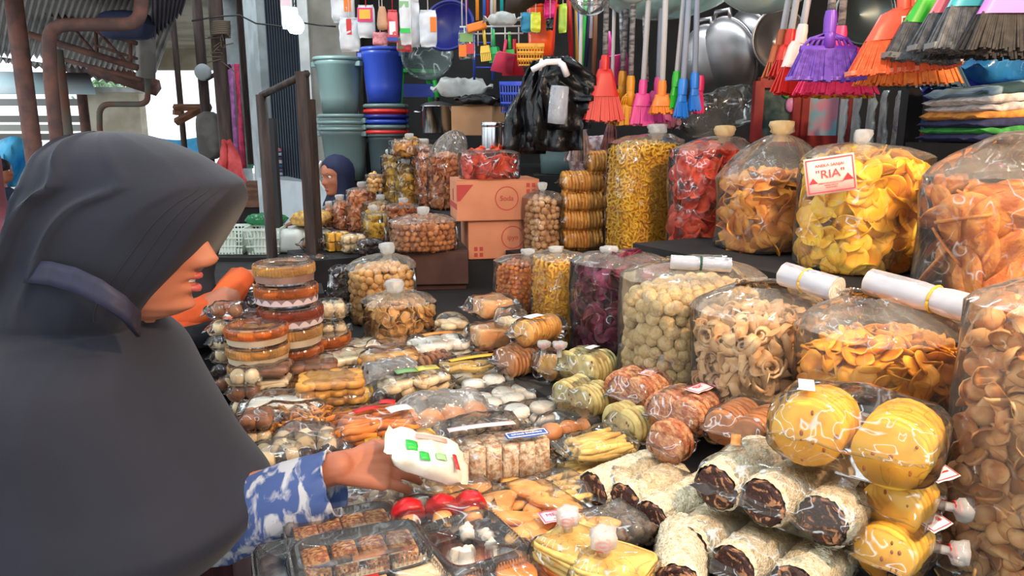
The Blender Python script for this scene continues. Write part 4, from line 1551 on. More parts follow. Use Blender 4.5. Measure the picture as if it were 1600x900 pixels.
pack('brown_ring_pack', 'pack of shiny brown rounds before the orange-stickered biscuits', 676, 553, .86, .12, .06, .04, c_discs(brd, 'biscuit', .02, .013, 2), rot=.1)
pack('clear_tray', 'clear lidded tray right of the far round canister', 612, 533, .87, .12, .10, .03, c_flats(brd, 'biscuit', 3, 2, 1, .014), film_m=RIGID, seal=0, n=6)
pack('clear_tray', 'clear lidded tray just left of the far clear tray', 545, 548, .85, .13, .09, .04, c_flats(cd, 'biscuit', 3, 2, 2, .014), film_m=RIGID, seal=0, n=6)
pack('clear_tray', 'clear lidded tray right behind the stacked trays', 488, 560, .86, .11, .09, .04, c_flats(brd, 'biscuit', 3, 2, 2, .014), film_m=RIGID, seal=0, n=6, rot=-.3)
pack('clear_tray', 'larger tray of gold biscuits with brown side in front of the others', 516, 584, .85, .14, .11, .05, c_flats(gdisc, 'biscuit', 4, 3, 3, .014), film_m=RIGID, seal=0, n=6, rot=-.25)
pack('cake_bar_pack', 'pack of bright yellow cake bars left of the cheese sticks', 545, 606, .825, .12, .07, .045, c_grid(ybar, 'cake_bar', 3, 1, 1, .02), rot=-.2)
for i, lb in enumerate(('bottom', 'second lowest', 'third', 'topmost')):
    pack('wafer_tray', lb + ' tray of layered wafers in the square stack by the aisle', 420, 570, .826 + .03 * i, .12, .10, .03, c_sticks(bbar if i % 2 else cbar, 'wafer_bar', 2, 4, wob=.02), film_m=RIGID, seal=0, n=6, rot=-.38, at=on(420, 572, .985))
pack('flat_pack', 'pale biscuit pack in front of the square wafer stack', 440, 612, .86, .14, .08, .035, c_flats(wd, 'biscuit', 3, 2, 1, .014), rot=-.3)
pack('noodle_pack', 'pack of fried noodle snack under the pale biscuit pack', 455, 632, .826, .15, .10, .07, c_sticks(nst, 'noodle', 9, 7, wob=1.2, cols=3), rot=-.3)
pack('bun_pack', 'pack of pale buns left of the cheese sticks', 475, 664, .826, .13, .08, .06, c_grid(crb, 'biscuit_ball', 3, 2, 1, .2), rot=-.25, film_m=SOFT)
pack('prune_pack', 'pack of glossy black prunes beside the patterned sleeve', 492, 680, .824, .15, .09, .05, c_grid(prune, 'prune', 4, 2, 1, .3), rot=-.2)
pack('yellow_cake_pack', 'translucent pack of yellow cake behind the held packet', 630, 682, .826, .14, .09, .05, c_grid(ybar, 'cake_bar', 4, 2, 1, .05), rot=-.1, film_m=SOFT)
for i, (mm, lb, z) in enumerate(((prune, 'lowest small pack, black fruit, at the aisle edge of the table', .824), (crb, 'middle small pack, yellow balls, at the aisle edge of the table', .862), (brb, 'top small pack, orange balls, at the aisle edge of the table', .90))):
    pack('ball_pack', lb, 0, 0, z, .07, .08, .042, c_grid(mm, 'biscuit_ball', 2, 2, 1, .2), rot=-.3, at=on(402, 655, .97))

# --- front of the table
m_pink2 = mat('pink_border_paper', (246, 206, 214), rough=.7)
pack('tongue_biscuit_pack', 'flat pack of tongue biscuits with a pink printed label', 838, 785, .835, .155, .19, .04, c_flats(tong, 'tongue_biscuit', 2, 5, 2, .014, .3), rot=.12, seal=.02, n=5,
     sticker=st_multi(st_label('paper_label', .058, .032, .0, -.055, m_pink2, (('MELATI', .011, .003, 1.1), ('KUE KERING', .004, -.008)), m_pinkink, -.30, .003),))


def c_mushrooms(root, w, d, h, rr):
    for i in range(3):
        x = (i + .5) / 3 * w - w / 2
        t = ob('mushroom_bun', None, root, (x, 0, .02), (pi / 2 - .7, rr.uniform(-.2, .2), -.2)) if False else None
        prof = [(.001, .0), (.014, .0), (.016, .012), (.013, .03), (.001, .03)]
        s_ = MB().lathe(prof, 14).build('bun_stem', m_tong, root, loc=(x, -.02, .022), rot=(-.95, rr.uniform(-.2, .2), 0))
        MB().lathe([(.001, .022), (.024, .024), (.027, .03), (.023, .043), (.012, .052), (.001, .054)], 20, wob=lambda q, z: 1 + .04 * sin(6 * q)).build('red_cap', m_cap, s_)


pack('mushroom_bun_pack', 'pack of red-capped mushroom-shaped buns under the held packet', 688, 780, .835, .15, .09, .06, c_mushrooms, rot=-.25, seal=.015)


def black_tray(label, px, py, z0, w, d, h, content, rot):
    z0 = TT + (z0 - .823) * .93
    w, d = w * 1.05, d * 1.05
    p = on(px, py, z0 + h)
    p.z = z0
    PKN[0] += 1
    root = thing('snack_tray', label, 'snack tray', p, STALL + rot)
    rr = random.Random(PKN[0])

    def ring(k, z, n=5.5, seg=48):
        return [(*se_pt(2 * pi * j / seg, w / 2 * k, d / 2 * k * (1 if k > .9 else 1), n), z) for j in range(seg)]
    b = MB().grid([ring(.02, .004), ring(.84, .004), ring(.9, .008), ring(.97, h * .55), ring(1.04, h * .57), ring(1.04, h * .53)], True)
    o = b.build('tray_base', m_blackp, root)
    solid(o, .001)
    rib = []
    l = MB().grid([ring(1.035, h * .58), ring(.99, h * .60), ring(.95, h * .96), ring(.9, h), ring(.82, h), ring(.8, h - .004), ring(.02, h - .004)], True)
    l.build('clear_lid', RIGID, root)
    tb_ = MB()
    for s in (-1, 1):
        for i in range(26):
            x = (i / 25 - .5) * w * .86
            tb_.box((x, s * d / 2 * .985, h * .76), (w * .012, .003, h * .26))
        for i in range(18):
            y = (i / 17 - .5) * d * .8
            tb_.box((s * w / 2 * .985, y, h * .76), (.003, d * .014, h * .26))
    tb_.build('lid_ribs', RIGID, root)
    content(root, w * .84, d * .84, h * .9, rr)
    return root


nut_w = variants(ico, m_whitec, 'sugared_nut', 2, r=.012, amp=.3, nu=8, nv=6)
black_tray('black tray of seed bars under a clear lid at the front', 562, 848, .85, .19, .10, .05, c_grid(gran, 'seed_bar', 4, 1, 1, .03), -.12)
black_tray('black tray of dark cakes with white nuts under a clear lid', 736, 838, .838, .135, .15, .05, c_both(c_grid(variants(slab, m_choc, 'dark_cake', 2, w=.04, d=.035, h=.022, amp=.04), 'dark_cake', 2, 3, 1, .05), lambda root, w, d, h, rr: [ob('sugared_nut', nut_w[i % 2], root, (rr.uniform(-.3, .3) * w, rr.uniform(-.35, .35) * d, h * .8), (i, i, i)) for i in range(9)] and None), .02)
black_tray('black tray half hidden behind the seed bar tray', 535, 812, .838, .17, .09, .05, c_grid(gran, 'seed_bar', 4, 1, 1, .03), -.12)
black_tray('clear-lidded tray at the left end of the front row', 448, 872, .825, .09, .12, .05, c_grid(prune, 'prune', 2, 3, 1, .2), -.12)
pack('pale_cake_pack', 'pack of pale cake with a red slip at the bottom picture edge', 612, 884, .83, .15, .10, .05, c_grid(variants(slab, m_cream, 'cake_slice', 2, w=.06, d=.06, h=.03, amp=.03), 'cake_slice', 2, 1, 1, .05), rot=-.1, sticker=st_patch('red_slip', .04, .02, -.04, -.02, m_red))
pack('orange_round_pack', 'pack of orange rounds at the bottom edge below the dark cakes', 770, 892, .83, .15, .09, .045, c_flats(variants(disc, m_ostick, 'orange_round', 2, r=.028, t=.014, amp=.04), 'orange_round', 2, 1, 2, .016), rot=-.05)
pack('brown_bun_pack', 'small pack of brown buns between dark cakes and tied yellow packets', 812, 858, .826, .07, .07, .045, c_grid(bun, 'bun', 1, 1, 1, .2, False, .8), rot=.1)

# yellow square crackers tied with red string
sqc = variants(slab, m_ystick, 'square_cracker', 3, w=.105, d=.10, h=.006, amp=.03)
sqo = variants(slab, m_ostick, 'square_cracker', 2, w=.105, d=.10, h=.006, amp=.03)


def c_square(root, w, d, h, rr):
    n = int(h / .0085)
    for i in range(n):
        ob('square_cracker', sqc[i % 3] if i > n * .45 else sqo[i % 2], root, (rr.uniform(-.003, .003), rr.uniform(-.003, .003), .006 + i * .0085), (rr.uniform(-.03, .03), rr.uniform(-.03, .03), rr.uniform(-.05, .05)))


pack('square_cracker_pack', 'left of two packets of square yellow crackers tied with red string', 898, 836, .825, .115, .11, .085, c_square, rot=.28, seal=0, sticker=st_tie(.012, .025, None, .008, .03), n=5)
pack('square_cracker_pack', 'right of two packets of square yellow crackers tied with red string', 962, 866, .825, .12, .115, .085, c_square, rot=.5, seal=0, sticker=st_tie(.0, .02, None, .009, .034), n=5)
pack('coconut_roll_pack', 'dark pack with a coconut-coated roll low beside the tied packets', 1065, 850, .823, .10, .09, .06, c_rolls(1, .035), rot=.8, seal=.02)


# --- more packs that fill the heap
clearbag = film('crumpled_clear', .05, rough=.1, scale=16, strength=.9, gain=1.6, crease_glint=.5)
for (px, py, w, d, h, c, lb) in (
        (600, 765, .15, .09, .05, c_flats(cd, 'biscuit', 3, 2, 2, .014), 'crumpled clear pack of biscuits directly under the reaching hand'),
        (655, 752, .10, .08, .05, c_grid(crb, 'biscuit_ball', 2, 2, 1, .2), 'small clear pack between the held packet and the red-capped buns'),
        (548, 775, .13, .09, .045, c_flats(brd, 'biscuit', 3, 2, 2, .014), 'clear pack of brown biscuits under the patterned cuff'),
        (716, 742, .11, .08, .045, c_flats(gdisc, 'biscuit', 3, 2, 2, .014), 'clear pack of gold biscuits in front of the rice bars'),
        (560, 708, .12, .08, .045, c_flats(wd, 'biscuit', 3, 2, 2, .014), 'clear pack of white biscuits behind the reaching wrist'),
        (432, 690, .10, .08, .05, c_grid(crb, 'biscuit_ball', 2, 2, 1, .2), 'clear pack of cream balls beside her far hand'),
        (880, 745, .10, .10, .05, c_sticks(yst, 'pale_stick', 3, 5, wob=.4), 'pack of loose pale sticks between rice bars and left coconut rolls'),
        (955, 800, .12, .09, .05, c_heap(ses, 'sesame_ball', .02, 2), 'dark pack under the left coconut rolls'),
        (1000, 655, .10, .08, .045, c_heap(ses, 'sesame_ball', .02, 2), 'small dark sesame pack above the left coconut rolls'),
        (705, 660, .10, .07, .04, c_heap(ses, 'sesame_ball', .02, 2), 'small crumpled dark pack left of the rice bars'),
        (655, 645, .10, .08, .05, c_flats(cd, 'biscuit', 3, 2, 2, .014), 'crumpled clear pack right of the cheese sticks'),
        (850, 598, .10, .08, .035, c_flats(cd, 'biscuit', 3, 2, 1, .014), 'thin clear pack below the lower olive crackers'),
        (560, 530, .12, .09, .04, c_flats(cd, 'biscuit', 3, 2, 2, .014), 'clear flat pack behind the far clear trays'),
        (650, 510, .12, .08, .04, c_flats(brd, 'biscuit', 3, 2, 2, .014), 'brown biscuit pack right below the bag of thin pale rounds'),
        (735, 528, .11, .08, .04, c_flats(gdisc, 'biscuit', 3, 2, 2, .014), 'gold biscuit pack left of the lower sponge slices'),
        (470, 590, .11, .08, .035, c_flats(gdisc, 'biscuit', 3, 2, 2, .014), 'flat gold pack between wafer stack and gold biscuit tray')):
    pack('snack_pack', lb, px, py, .824, w, d, h, c, rot=-.12, film_m=clearbag, k=1.08, amp=1.4)

# --- aisle side stacks and canisters
m_bandb = mat('beige_band', (196, 176, 150), (180, 158, 130), .6, 12)
m_bandp = mat('pinkish_band', (150, 126, 128), (132, 108, 110), .6, 12)
m_bandbr = mat('brown_band', (148, 116, 104), (130, 98, 88), .6, 12)
m_scal = mat('pale_scallop', (206, 184, 184), rough=.6)
lid_o = film('orange_ribbed_lid', .34, tint=(255, 190, 140), rough=.12, scale=10, strength=.1, gain=2.0, hazecol=(206, 122, 72))
lid_g = film('gold_ribbed_lid', .45, tint=(255, 225, 180), rough=.12, scale=10, strength=.1, gain=2.0, hazecol=(206, 160, 100))
lid_r = film('red_brown_lid', .5, tint=(255, 180, 160), rough=.12, scale=10, strength=.1, gain=2.0, hazecol=(140, 76, 60))
ck = brd + gdisc
cz = on(452, 505, .93)
zc = .963
Yc = 1.92
base = P(452, 506, Yc)
for i, (lb, bm, lm_, sc_) in enumerate((('lowest canister of the tall stack, pink scalloped band', m_bandp, lid_r, m_scal), ('middle canister of the tall stack, orange ribbed lid', m_bandp, lid_o, m_scal), ('top canister of the tall stack, gold ribbed lid', m_bandbr, lid_g, None))):
    canister('cookie_canister', lb, 452, 500 - i * 30, base.z + i * .058, .089 - i * .003, .057, bm, lm_, ck, sc_, i * .3, at=(base.x + (.006 if i == 0 else -.002 * i), Yc, 0))
for i, (lb, lm_) in enumerate((('lowest canister of the beige stack left of the tall stack', lid_g), ('second canister of the beige stack left of the tall stack', lid_g), ('third canister of the beige stack, gold lid', lid_g), ('top canister of the beige stack left of the tall stack', lid_o))):
    canister('cookie_canister', lb, 403, 520, .826 + i * .0525, .080, .051, m_bandb, lm_, ck, None, i * .2, at=(P(403, 540, 1.79).x, 1.79, 0))
canister('cookie_canister', 'single canister with orange ribs right of the tall stack', 506, 518, .85, .082, .066, m_bandbr, lid_o, ck, m_scal)
canister('cookie_canister', 'half-hidden canister at the left of the tall stack foot', 398, 492, .95, .07, .057, m_bandp, lid_r, ck, None, at=(P(398, 500, 2.0).x, 2.0, 0))
for i, lb in enumerate(('lowest of the canisters beneath the scalloped tall stack', 'middle of the canisters beneath the scalloped tall stack', 'upper of the canisters beneath the scalloped tall stack')):
    canister('cookie_canister', lb, 452, 560, .824 + i * (base.z - .8815) / 3 / .93, .086, (base.z - .8815) / 3 / .94, m_bandb if i else m_bandbr, lid_g if i != 1 else lid_o, ck, None, i * .4, at=(base.x + .004, Yc, 0))

# stacks of small packs along the aisle
def small_stack(px, Y, z0, items, w=.10, d=.075, rot=-.45):
    x = P(px, 450, Y).x
    z = z0
    for (lb, meshes, h) in items:
        pack('round_biscuit_pack', lb, 0, 0, z, w, d, h, c_grid(meshes, 'biscuit_ball', 2, 1, 1, .3, False, .95), rot=rot, seal=.012, at=(x, Y, 0), amp=1.2)
        z += h
    return z


small_stack(352, 1.86, .824, (('lowest brown biscuit pack in the leftmost aisle stack', brb, .042), ('second lowest pack in the leftmost aisle stack, dark biscuits', prune, .042), ('third pack up in the leftmost aisle stack, cream balls', crb, .042),
                              ('fourth pack up in the leftmost aisle stack, chocolate balls', prune, .042), ('fifth pack up in the leftmost aisle stack, pale round', crb, .042), ('second highest pack in the leftmost aisle stack, light brown', crb, .042), ('topmost pack in the leftmost aisle stack, two brown rounds', brb, .045)))
small_stack(390, 2.14, .824, (('lowest dark pack behind the leftmost aisle stack', prune, .05), ('second dark pack behind the leftmost aisle stack', prune, .05), ('third dark pack behind the leftmost aisle stack', brb, .05), ('fourth dark pack behind the leftmost aisle stack', prune, .05), ('highest dark biscuit pack behind the leftmost aisle stack', prune, .05)), w=.14, rot=-.3)
small_stack(372, 1.68, .824, (('lowest shiny pack at the near foot of the aisle stacks', crb, .042), ('middle shiny pack at the near foot of the aisle stacks', brb, .042), ('top shiny pack at the near foot of the aisle stacks', crb, .042)), w=.08)
nutc = variants(ico, m_cream, 'nut_cluster', 2, r=.02, amp=.25, nu=9, nv=6)
for i, lb in enumerate(('lowest', 'second', 'third', 'topmost')):
    pack('nut_cluster_pack', lb + ' pale nut pack in the stack behind the tall canisters', 0, 0, .824 + i * .06, .12, .08, .058, c_grid(nutc, 'nut_cluster', 3, 2, 1, .4), at=(P(510, 450, 2.16).x, 2.16, 0), rot=-.2)
pack('shiny_roll_pack', 'flat shiny packs lying behind the tall canisters', 0, 0, .95, .26, .12, .06, c_grid(nutc, 'nut_cluster', 5, 2, 1, .4), at=(P(425, 418, 2.55).x, 2.55, 0), rot=-.3)
tag_b = thing('stock_box', 'low dark stock box behind the aisle stacks', 'box', (P(430, 430, 2.55).x, 2.55, .882), .3)
MB().box((0, 0, .058), (.32, .18, .116)).build('box_body', m_blacktop, tag_b, smooth=False)
s_far = thing('stock_box', 'dark stock box under the far left wrapped packs', 'box', (P(525, 400, 3.3).x, 3.3, .882), .49)
MB().box((0, 0, .065), (.36, .34, .13)).build('box_body', m_blacktop, s_far, smooth=False)
pack('far_biscuit_pack', 'white-wrapped pack furthest left before the stepped bags', 0, 0, 1.03, .10, .08, .06, c_grid(crb, 'biscuit_ball', 2, 1, 1), at=(P(494, 370, 3.4).x, 3.4, 0), film_m=SOFT)
pack('far_biscuit_pack', 'shiny pack under the furthest left white-wrapped pack', 0, 0, .965, .14, .09, .065, c_grid(brb, 'biscuit_ball', 3, 1, 1), at=(P(492, 390, 3.36).x, 3.36, 0))
pack('far_biscuit_pack', 'upright pack of mustard bars before the far stepped bags', 0, 0, .965, .12, .08, .10, c_grid(ybar, 'cake_bar', 3, 2, 2), at=(P(528, 385, 3.34).x, 3.34, 0))
pack('far_biscuit_pack', 'clear pack of pink-brown nuts beside the mustard bars', 0, 0, .965, .11, .08, .10, c_grid(nutc, 'nut_cluster', 3, 2, 2), at=(P(552, 385, 3.28).x, 3.28, 0))
pack('far_biscuit_pack', 'round dark red pack before the far stepped bags', 0, 0, .965, .13, .09, .085, c_grid(prune, 'prune', 3, 2, 2), at=(P(578, 390, 3.2).x, 3.2, 0))
pack('far_biscuit_pack', 'silvery flat pack at the foot of the far mustard bars', 0, 0, .94, .2, .08, .04, c_grid(brb, 'biscuit_ball', 3, 1, 1), at=(P(478, 405, 3.15).x, 3.15, 0))
tag_c = thing('stock_box', 'small dark box under the silvery flat pack', 'box', (P(478, 405, 3.15).x, 3.15, .882), .4)
MB().box((0, 0, .052), (.24, .12, .104)).build('box_body', m_blacktop, tag_c, smooth=False)
pack('blue_black_pack', 'dark blue-black pack left of the pale ball snacks', 0, 0, .824, .12, .10, .21, c_grid(prune, 'prune', 3, 2, 4, .2), at=(P(538, 430, 2.65).x, 2.65, 0))
# stacked yellow twin packs left of the yellow rings
tw = variants(disc, m_gold, 'cracker', 2, r=.05, t=.012, amp=.03)
for i, lb in enumerate(('lowest', 'second', 'third', 'fourth', 'topmost')):
    pack('twin_cracker_pack', lb + ' golden twin pack in the stack left of the yellow rings', 0, 0, 1.086 + i * .0765, .20 if i < 4 else .1, .10, .08, c_discs(tw, 'cracker', .036 if False else .038, .0135, 1), at=(P(906 if i < 4 else 928, 450, 2.95).x, 2.95, 0), rot=-.3, seal=.008)
# --- rolls of plastic bags lying on the bags
def plastic_roll(label, a, b, r, band_t, band_m, tail=True):
    t = thing('plastic_roll', label, 'plastic roll', a)
    d = b - a
    rows = []
    n = 28
    for i in range(9):
        k = i / 8
        c = d * k
        row = []
        t_ = d.normalized()
        u = t_.cross(Vector((0, 0, 1))).normalized()
        w = u.cross(t_)
        for j in range(n):
            q = 2 * pi * j / n
            pinch = 1 - .12 * math.exp(-((k - band_t) / .06) ** 2)
            rr = r * pinch * (1 + .05 * nz(cos(q) * 2, sin(q) * 2, k * 2, int(a.x * 99)) + .02 * sin(q * 9))
            row.append(c + (u * cos(q) * 1.1 + w * sin(q) * .92) * rr)
        rows.append(row)
    MB().grid(rows, True).build('rolled_sheets', SHEET, t)
    inner = MB()
    for k in (.8, .55, .3):
        rr2 = []
        for i in (0, 1):
            c = d * (-.004 if i == 0 else 1.004)
            rr2.append([c + (u * cos(2 * pi * j / 20) * 1.1 + w * sin(2 * pi * j / 20) * .92) * r * k for j in range(20)])
        inner.grid(rr2, True)
    inner.build('inner_layers', SHEET, t)
    ends = MB()
    for i in (0, 1):
        c = d * (0.002 if i == 0 else .998)
        k0 = len(ends.v)
        ends.v += [c + (u * cos(2 * pi * j / 20) * 1.08 + w * sin(2 * pi * j / 20) * .9) * r for j in range(20)]
        ends.f.append(tuple(range(k0, k0 + 20)))
    ends.build('roll_ends', mat('layered_film_end', (220, 212, 196), (196, 186, 166), .4, 60), t, smooth=False)
    c = d * band_t
    MB().tube([c + (u * cos(q) * 1.1 + w * sin(q) * .92) * r * .93 for q in [2 * pi * j / 24 for j in range(25)]], .0025, 6).build('rubber_band', band_m, t)
    if tail:
        rows = []
        for i in range(5):
            rows.append([d + d.normalized() * (.012 * i) + u * ((j - 3) * r * .3) + w * (r * .4 * sin(j * 1.7 + i) - .01 * i) for j in range(7)])
        MB().grid(rows).build('loose_sheet', CLEAR, t)
    return t


m_rband = mat('yellow_band', (208, 164, 60), rough=.6)
plastic_roll('roll of plastic sheets with a dark green band on the puff balls', P(1048, 409, 1.62), P(1142, 414, 1.60), .017, .5, mat('green_band', (26, 70, 52), rough=.6))
plastic_roll('roll of plastic sheets with a yellow band on the tan scrolls', P(1226, 428, 1.45), P(1308, 452, 1.36), .026, .42, m_rband)
plastic_roll('longest roll of plastic sheets, lying on the yellow-brown chips', P(1360, 440, 1.36), P(1530, 486, 1.2), .027, .62, m_rband, False)
# ------------------------------------------------------------------ household goods behind and above the stall
def plastic(nm, c, rough=.35, **k):
    return mat(nm, c, None, rough, **k)


p_grey = plastic('grey_bin_plastic', (98, 118, 118))
p_dgrey = plastic('dark_grey_bin_plastic', (66, 78, 82))
p_blue = plastic('blue_plastic', (44, 66, 158), .3)
p_redp = plastic('red_plastic', (196, 44, 44), .3)
p_navy = plastic('navy_plastic', (34, 40, 118), .3)
p_green = plastic('green_plastic', (44, 186, 70), .3)
p_mint = film('mint_translucent_plastic', .8, rough=.2, scale=4, strength=.05, gain=1.5, hazecol=(196, 220, 214))
m_alu = mat('brushed_aluminium', (176, 172, 172), (150, 146, 146), .34, 3, metal=.9)


def bin_(name, label, cat, px, Y, zb, h, r0, r1, m, lug=True, group=None):
    p = P(px, 450, Y)
    p.z = zb
    t = thing(name, label, cat, p, -.3, group)
    MB().lathe([(.001, .004), (r0, .004), (r0 + (r1 - r0) * .3, h * .3), (r0 + (r1 - r0) * .86, h * .86), (r1, h * .87), (r1 * 1.01, h - .012), (r1 * .985, h - .01), (r1 * .93, h * .8), (r0 * .95, .01)], 40).build('bin_body', m, t)
    MB().tube([(r1 * 1.02 * cos(q), r1 * 1.02 * sin(q), h - .008) for q in [2 * pi * j / 40 for j in range(41)]], .011, 8).build('rim', m, t)
    if lug:
        lg = MB()
        for s in (-1, 1):
            lg.box((s * r1 * 1.06, 0, h - .035), (.035, .075, .03))
        bevel(lg.build('handle_lug', m, t, smooth=False), .005)
    return t


zt = lambda py, Y: P(800, py, Y).z
Y = 4.5
for i, lb in enumerate(('outermost grey bin of the lower nested stack', 'middle grey bin nested in the lower stack', 'inner grey bin at the top of the nested stack')):
    bin_('plastic_bin', lb, 'bin', 549, Y, zt(282, Y) + i * .038, .31, .108, .138, p_grey)
bin_('plastic_bin', 'single tall grey bin standing on the nested grey bins', 'bin', 545, Y, zt(181, Y) + .002, .325, .103, .135, p_grey)
bin_('plastic_bin', 'dark grey bin under the blue and red tub stack', 'bin', 614, Y, zt(282, Y), .275, .1, .118, p_dgrey)
for i, (m, lb) in enumerate(((p_redp, 'lowest red tub'), (p_grey, 'lower grey tub'), (p_blue, 'lower blue tub'), (p_navy, 'middle navy tub'), (p_redp, 'upper red tub'), (p_grey, 'top grey-blue tub'))):
    t = bin_('plastic_tub', lb + ' of the nested tubs under the tall blue bin', 'tub', 613, Y, zt(215, Y) + i * .030 - .06, .10, .09, .122, m, False)
bin_('plastic_bin', 'tall shiny blue bin on top of the nested tubs', 'bin', 611, Y, zt(162, Y), .31, .098, .125, p_blue)
ldg = thing('goods_bench', 'wooden bench carrying the plastic bins', 'bench', (P(583, 283, 4.5).x, 4.62, 0), -.05)
zb = zt(282, 4.5)
MB().box((0, 0, zb - .03), (.50, .36, .05)).build('bench_top', m_wood, ldg, smooth=False)
for s in (-1, 1):
    for s2 in (-1, 1):
        MB().box((s * .21, s2 * .14, (zb - .055) / 2), (.05, .05, zb - .055)).build('leg', m_wood, ldg, smooth=False)
# back bench with pots
bb = thing('goods_bench', 'dark low counter along the back carrying pots and cartons', 'bench', (P(850, 240, 4.4).x, 4.45, 0), -.2)
MB().box((.1, 0, 1.33), (1.5, .5, .04)).build('bench_top', m_dark, bb, smooth=False)
for s in (-.6, .75):
    MB().box((s, 0, .655), (.05, .45, 1.31)).build('bench_leg', m_dark, bb, smooth=False)
t = thing('stool', 'bright green and blue plastic stool behind the blue bin', 'stool', P(650, 168, 4.9) - Vector((0, 0, 0)), .3)
MB().box((0, 0, .22), (.24, .22, .02)).build('seat', p_green, t, smooth=False)
for sx in (-1, 1):
    for sy in (-1, 1):
        MB().tube([(sx * .12, sy * .11, 0), (sx * .1, sy * .09, .22)], .016, 6).build('leg', p_green, t)
MB().box((0, -.1, .10), (.2, .01, .08)).build('apron', p_blue, t, smooth=False)
t = thing('cooking_pot', 'shiny steel pot with lid beside the brown carton', 'pot', P(684, 210, 4.3) + Vector((0, 0, 0)), 0)
MB().lathe([(.001, 0), (.088, 0), (.092, .01), (.092, .15), (.097, .152), (.097, .157), (.088, .156)], 36).build('pot_body', m_steel, t)
MB().lathe([(.097, .158), (.06, .175), (.02, .182), (.001, .182)], 30).build('lid', m_alu, t)
MB().lathe([(.001, .205), (.014, .203), (.016, .195), (.008, .18)], 12).build('lid_knob', m_blackp, t)
for s in (-1, 1):
    MB().tube([(s * .09, -.03, .12), (s * .125, -.025, .125), (s * .125, .025, .125), (s * .09, .03, .12)], .006, 6).build('handle', m_steel, t)
p0 = P(684, 213, 4.3)
o = bevel(MB().box((0, 0, -.06), (.3, .25, .1)).build('pot_crate', m_dark, smooth=False), .004)
o.location = p0 + Vector((0, 0, -.01))
tag(o, 'dark crate under the shiny steel pot', 'crate')
zc_ = zt(212, 4.2)
carton('brown carton with a bundle of bags on top, behind the steel canister', 750, 4.2, zc_, .24, .2, .155, -.35, mat('plain_carton', (170, 128, 92), (154, 112, 80), .85, 5))
for k, (px, py, w, h, m, lb, Yd) in enumerate(((722, 152, .27, .10, SOFT, 'clear crumpled plastic bundle on the brown carton', 4.2), (748, 166, .2, .06, m_blackp, 'black plastic bundle on the brown carton', 4.12))):
    b = pillow_mb(w, .16, h, .03, 60 + k, 3.0)
    o = b.build('plastic_bundle', MILK if k == 0 else m)
    q = P(px, py, Yd)
    o.location = (q.x, q.y, zc_ + .158 + (.05 if k == 0 else .0))
    tag(o, lb, 'bundle')

# black carrier bags on a cord
t = thing('carrier_bag_bunch', 'bunch of black plastic carrier bags hanging with white strips', 'bags', P(862, 88, 2.9), 0)
for k in range(7):
    rows = []
    sx, sp_ = (-.10 + .034 * k), .045 + .012 * (k % 3)
    ln = (.36, .31, .34, .33, .35, .27, .16)[k]
    for i in range(12):
        u = i / 11
        row = []
        for j in range(14):
            v = j / 13 - .5
            wdt = (.05 + .11 * min(1, u * 2.2)) * (1 - .12 * u)
            x = sx * (.35 + .65 * u) + v * wdt * 1.25 + .02 * nz(u * 3, v * 3, k)
            row.append((x, -.02 * k + .10 + .016 * sin(v * 11 + k * 2 + u * 3) * (.3 + u) + .05 * nz(u * 5, v * 5, 3, k), -.005 - ln * u - .02 * abs(v) * sin(k)))
        rows.append(row)
    o = MB().grid(rows).build('black_bag', mat('black_plastic_bag', (13, 13, 15), (24, 24, 27), .32, 14, bump=.3), t)
    solid(o, .002)
wst = MB()
for (x0, z0, x1, z1, r) in ((-.075, -.055, .03, -.025, .012), (.02, -.025, .055, -.075, .012), (-.04, -.02, -.045, -.055, .007)):
    wst.tube([(x0, -.06, z0), ((x0 + x1) / 2, -.075, (z0 + z1) / 2 + .012), (x1, -.06, z1)], r, 6)
wst.build('white_strip', m_whitep, t)
MB().tube([(0, 0, .0), (.02, 0, .25), (-.005, 0, .5)], .004, 5).build('red_cord', m_redtie, t)
o = MB().lathe([(.001, 0), (.032, .002), (.036, .03), (.033, .13), (.03, .135), (.001, .135)], 16, wob=lambda q, z: 1 + .08 * sin(3 * q + z * 30)).build('white_roll', SHEET)
o.location = P(869, 194, 2.78)
o.rotation_euler = (0, .1, 0)
tag(o, 'white plastic roll hanging in front of the black carrier bags', 'roll')
bin_('plastic_bin', 'grey bin on the back counter below the black carrier bags', 'bin', 872, 4.0, zt(272, 4.0), .27, .10, .115, p_grey)
sb = thing('bin_stand', 'dark stand under the grey bin below the black bags', 'stand', (P(872, 272, 4.0).x, 4.0, 0))
MB().box((0, 0, zt(272, 4.0) / 2), (.26, .26, zt(272, 4.0))).build('stand_body', m_dark, sb, smooth=False)

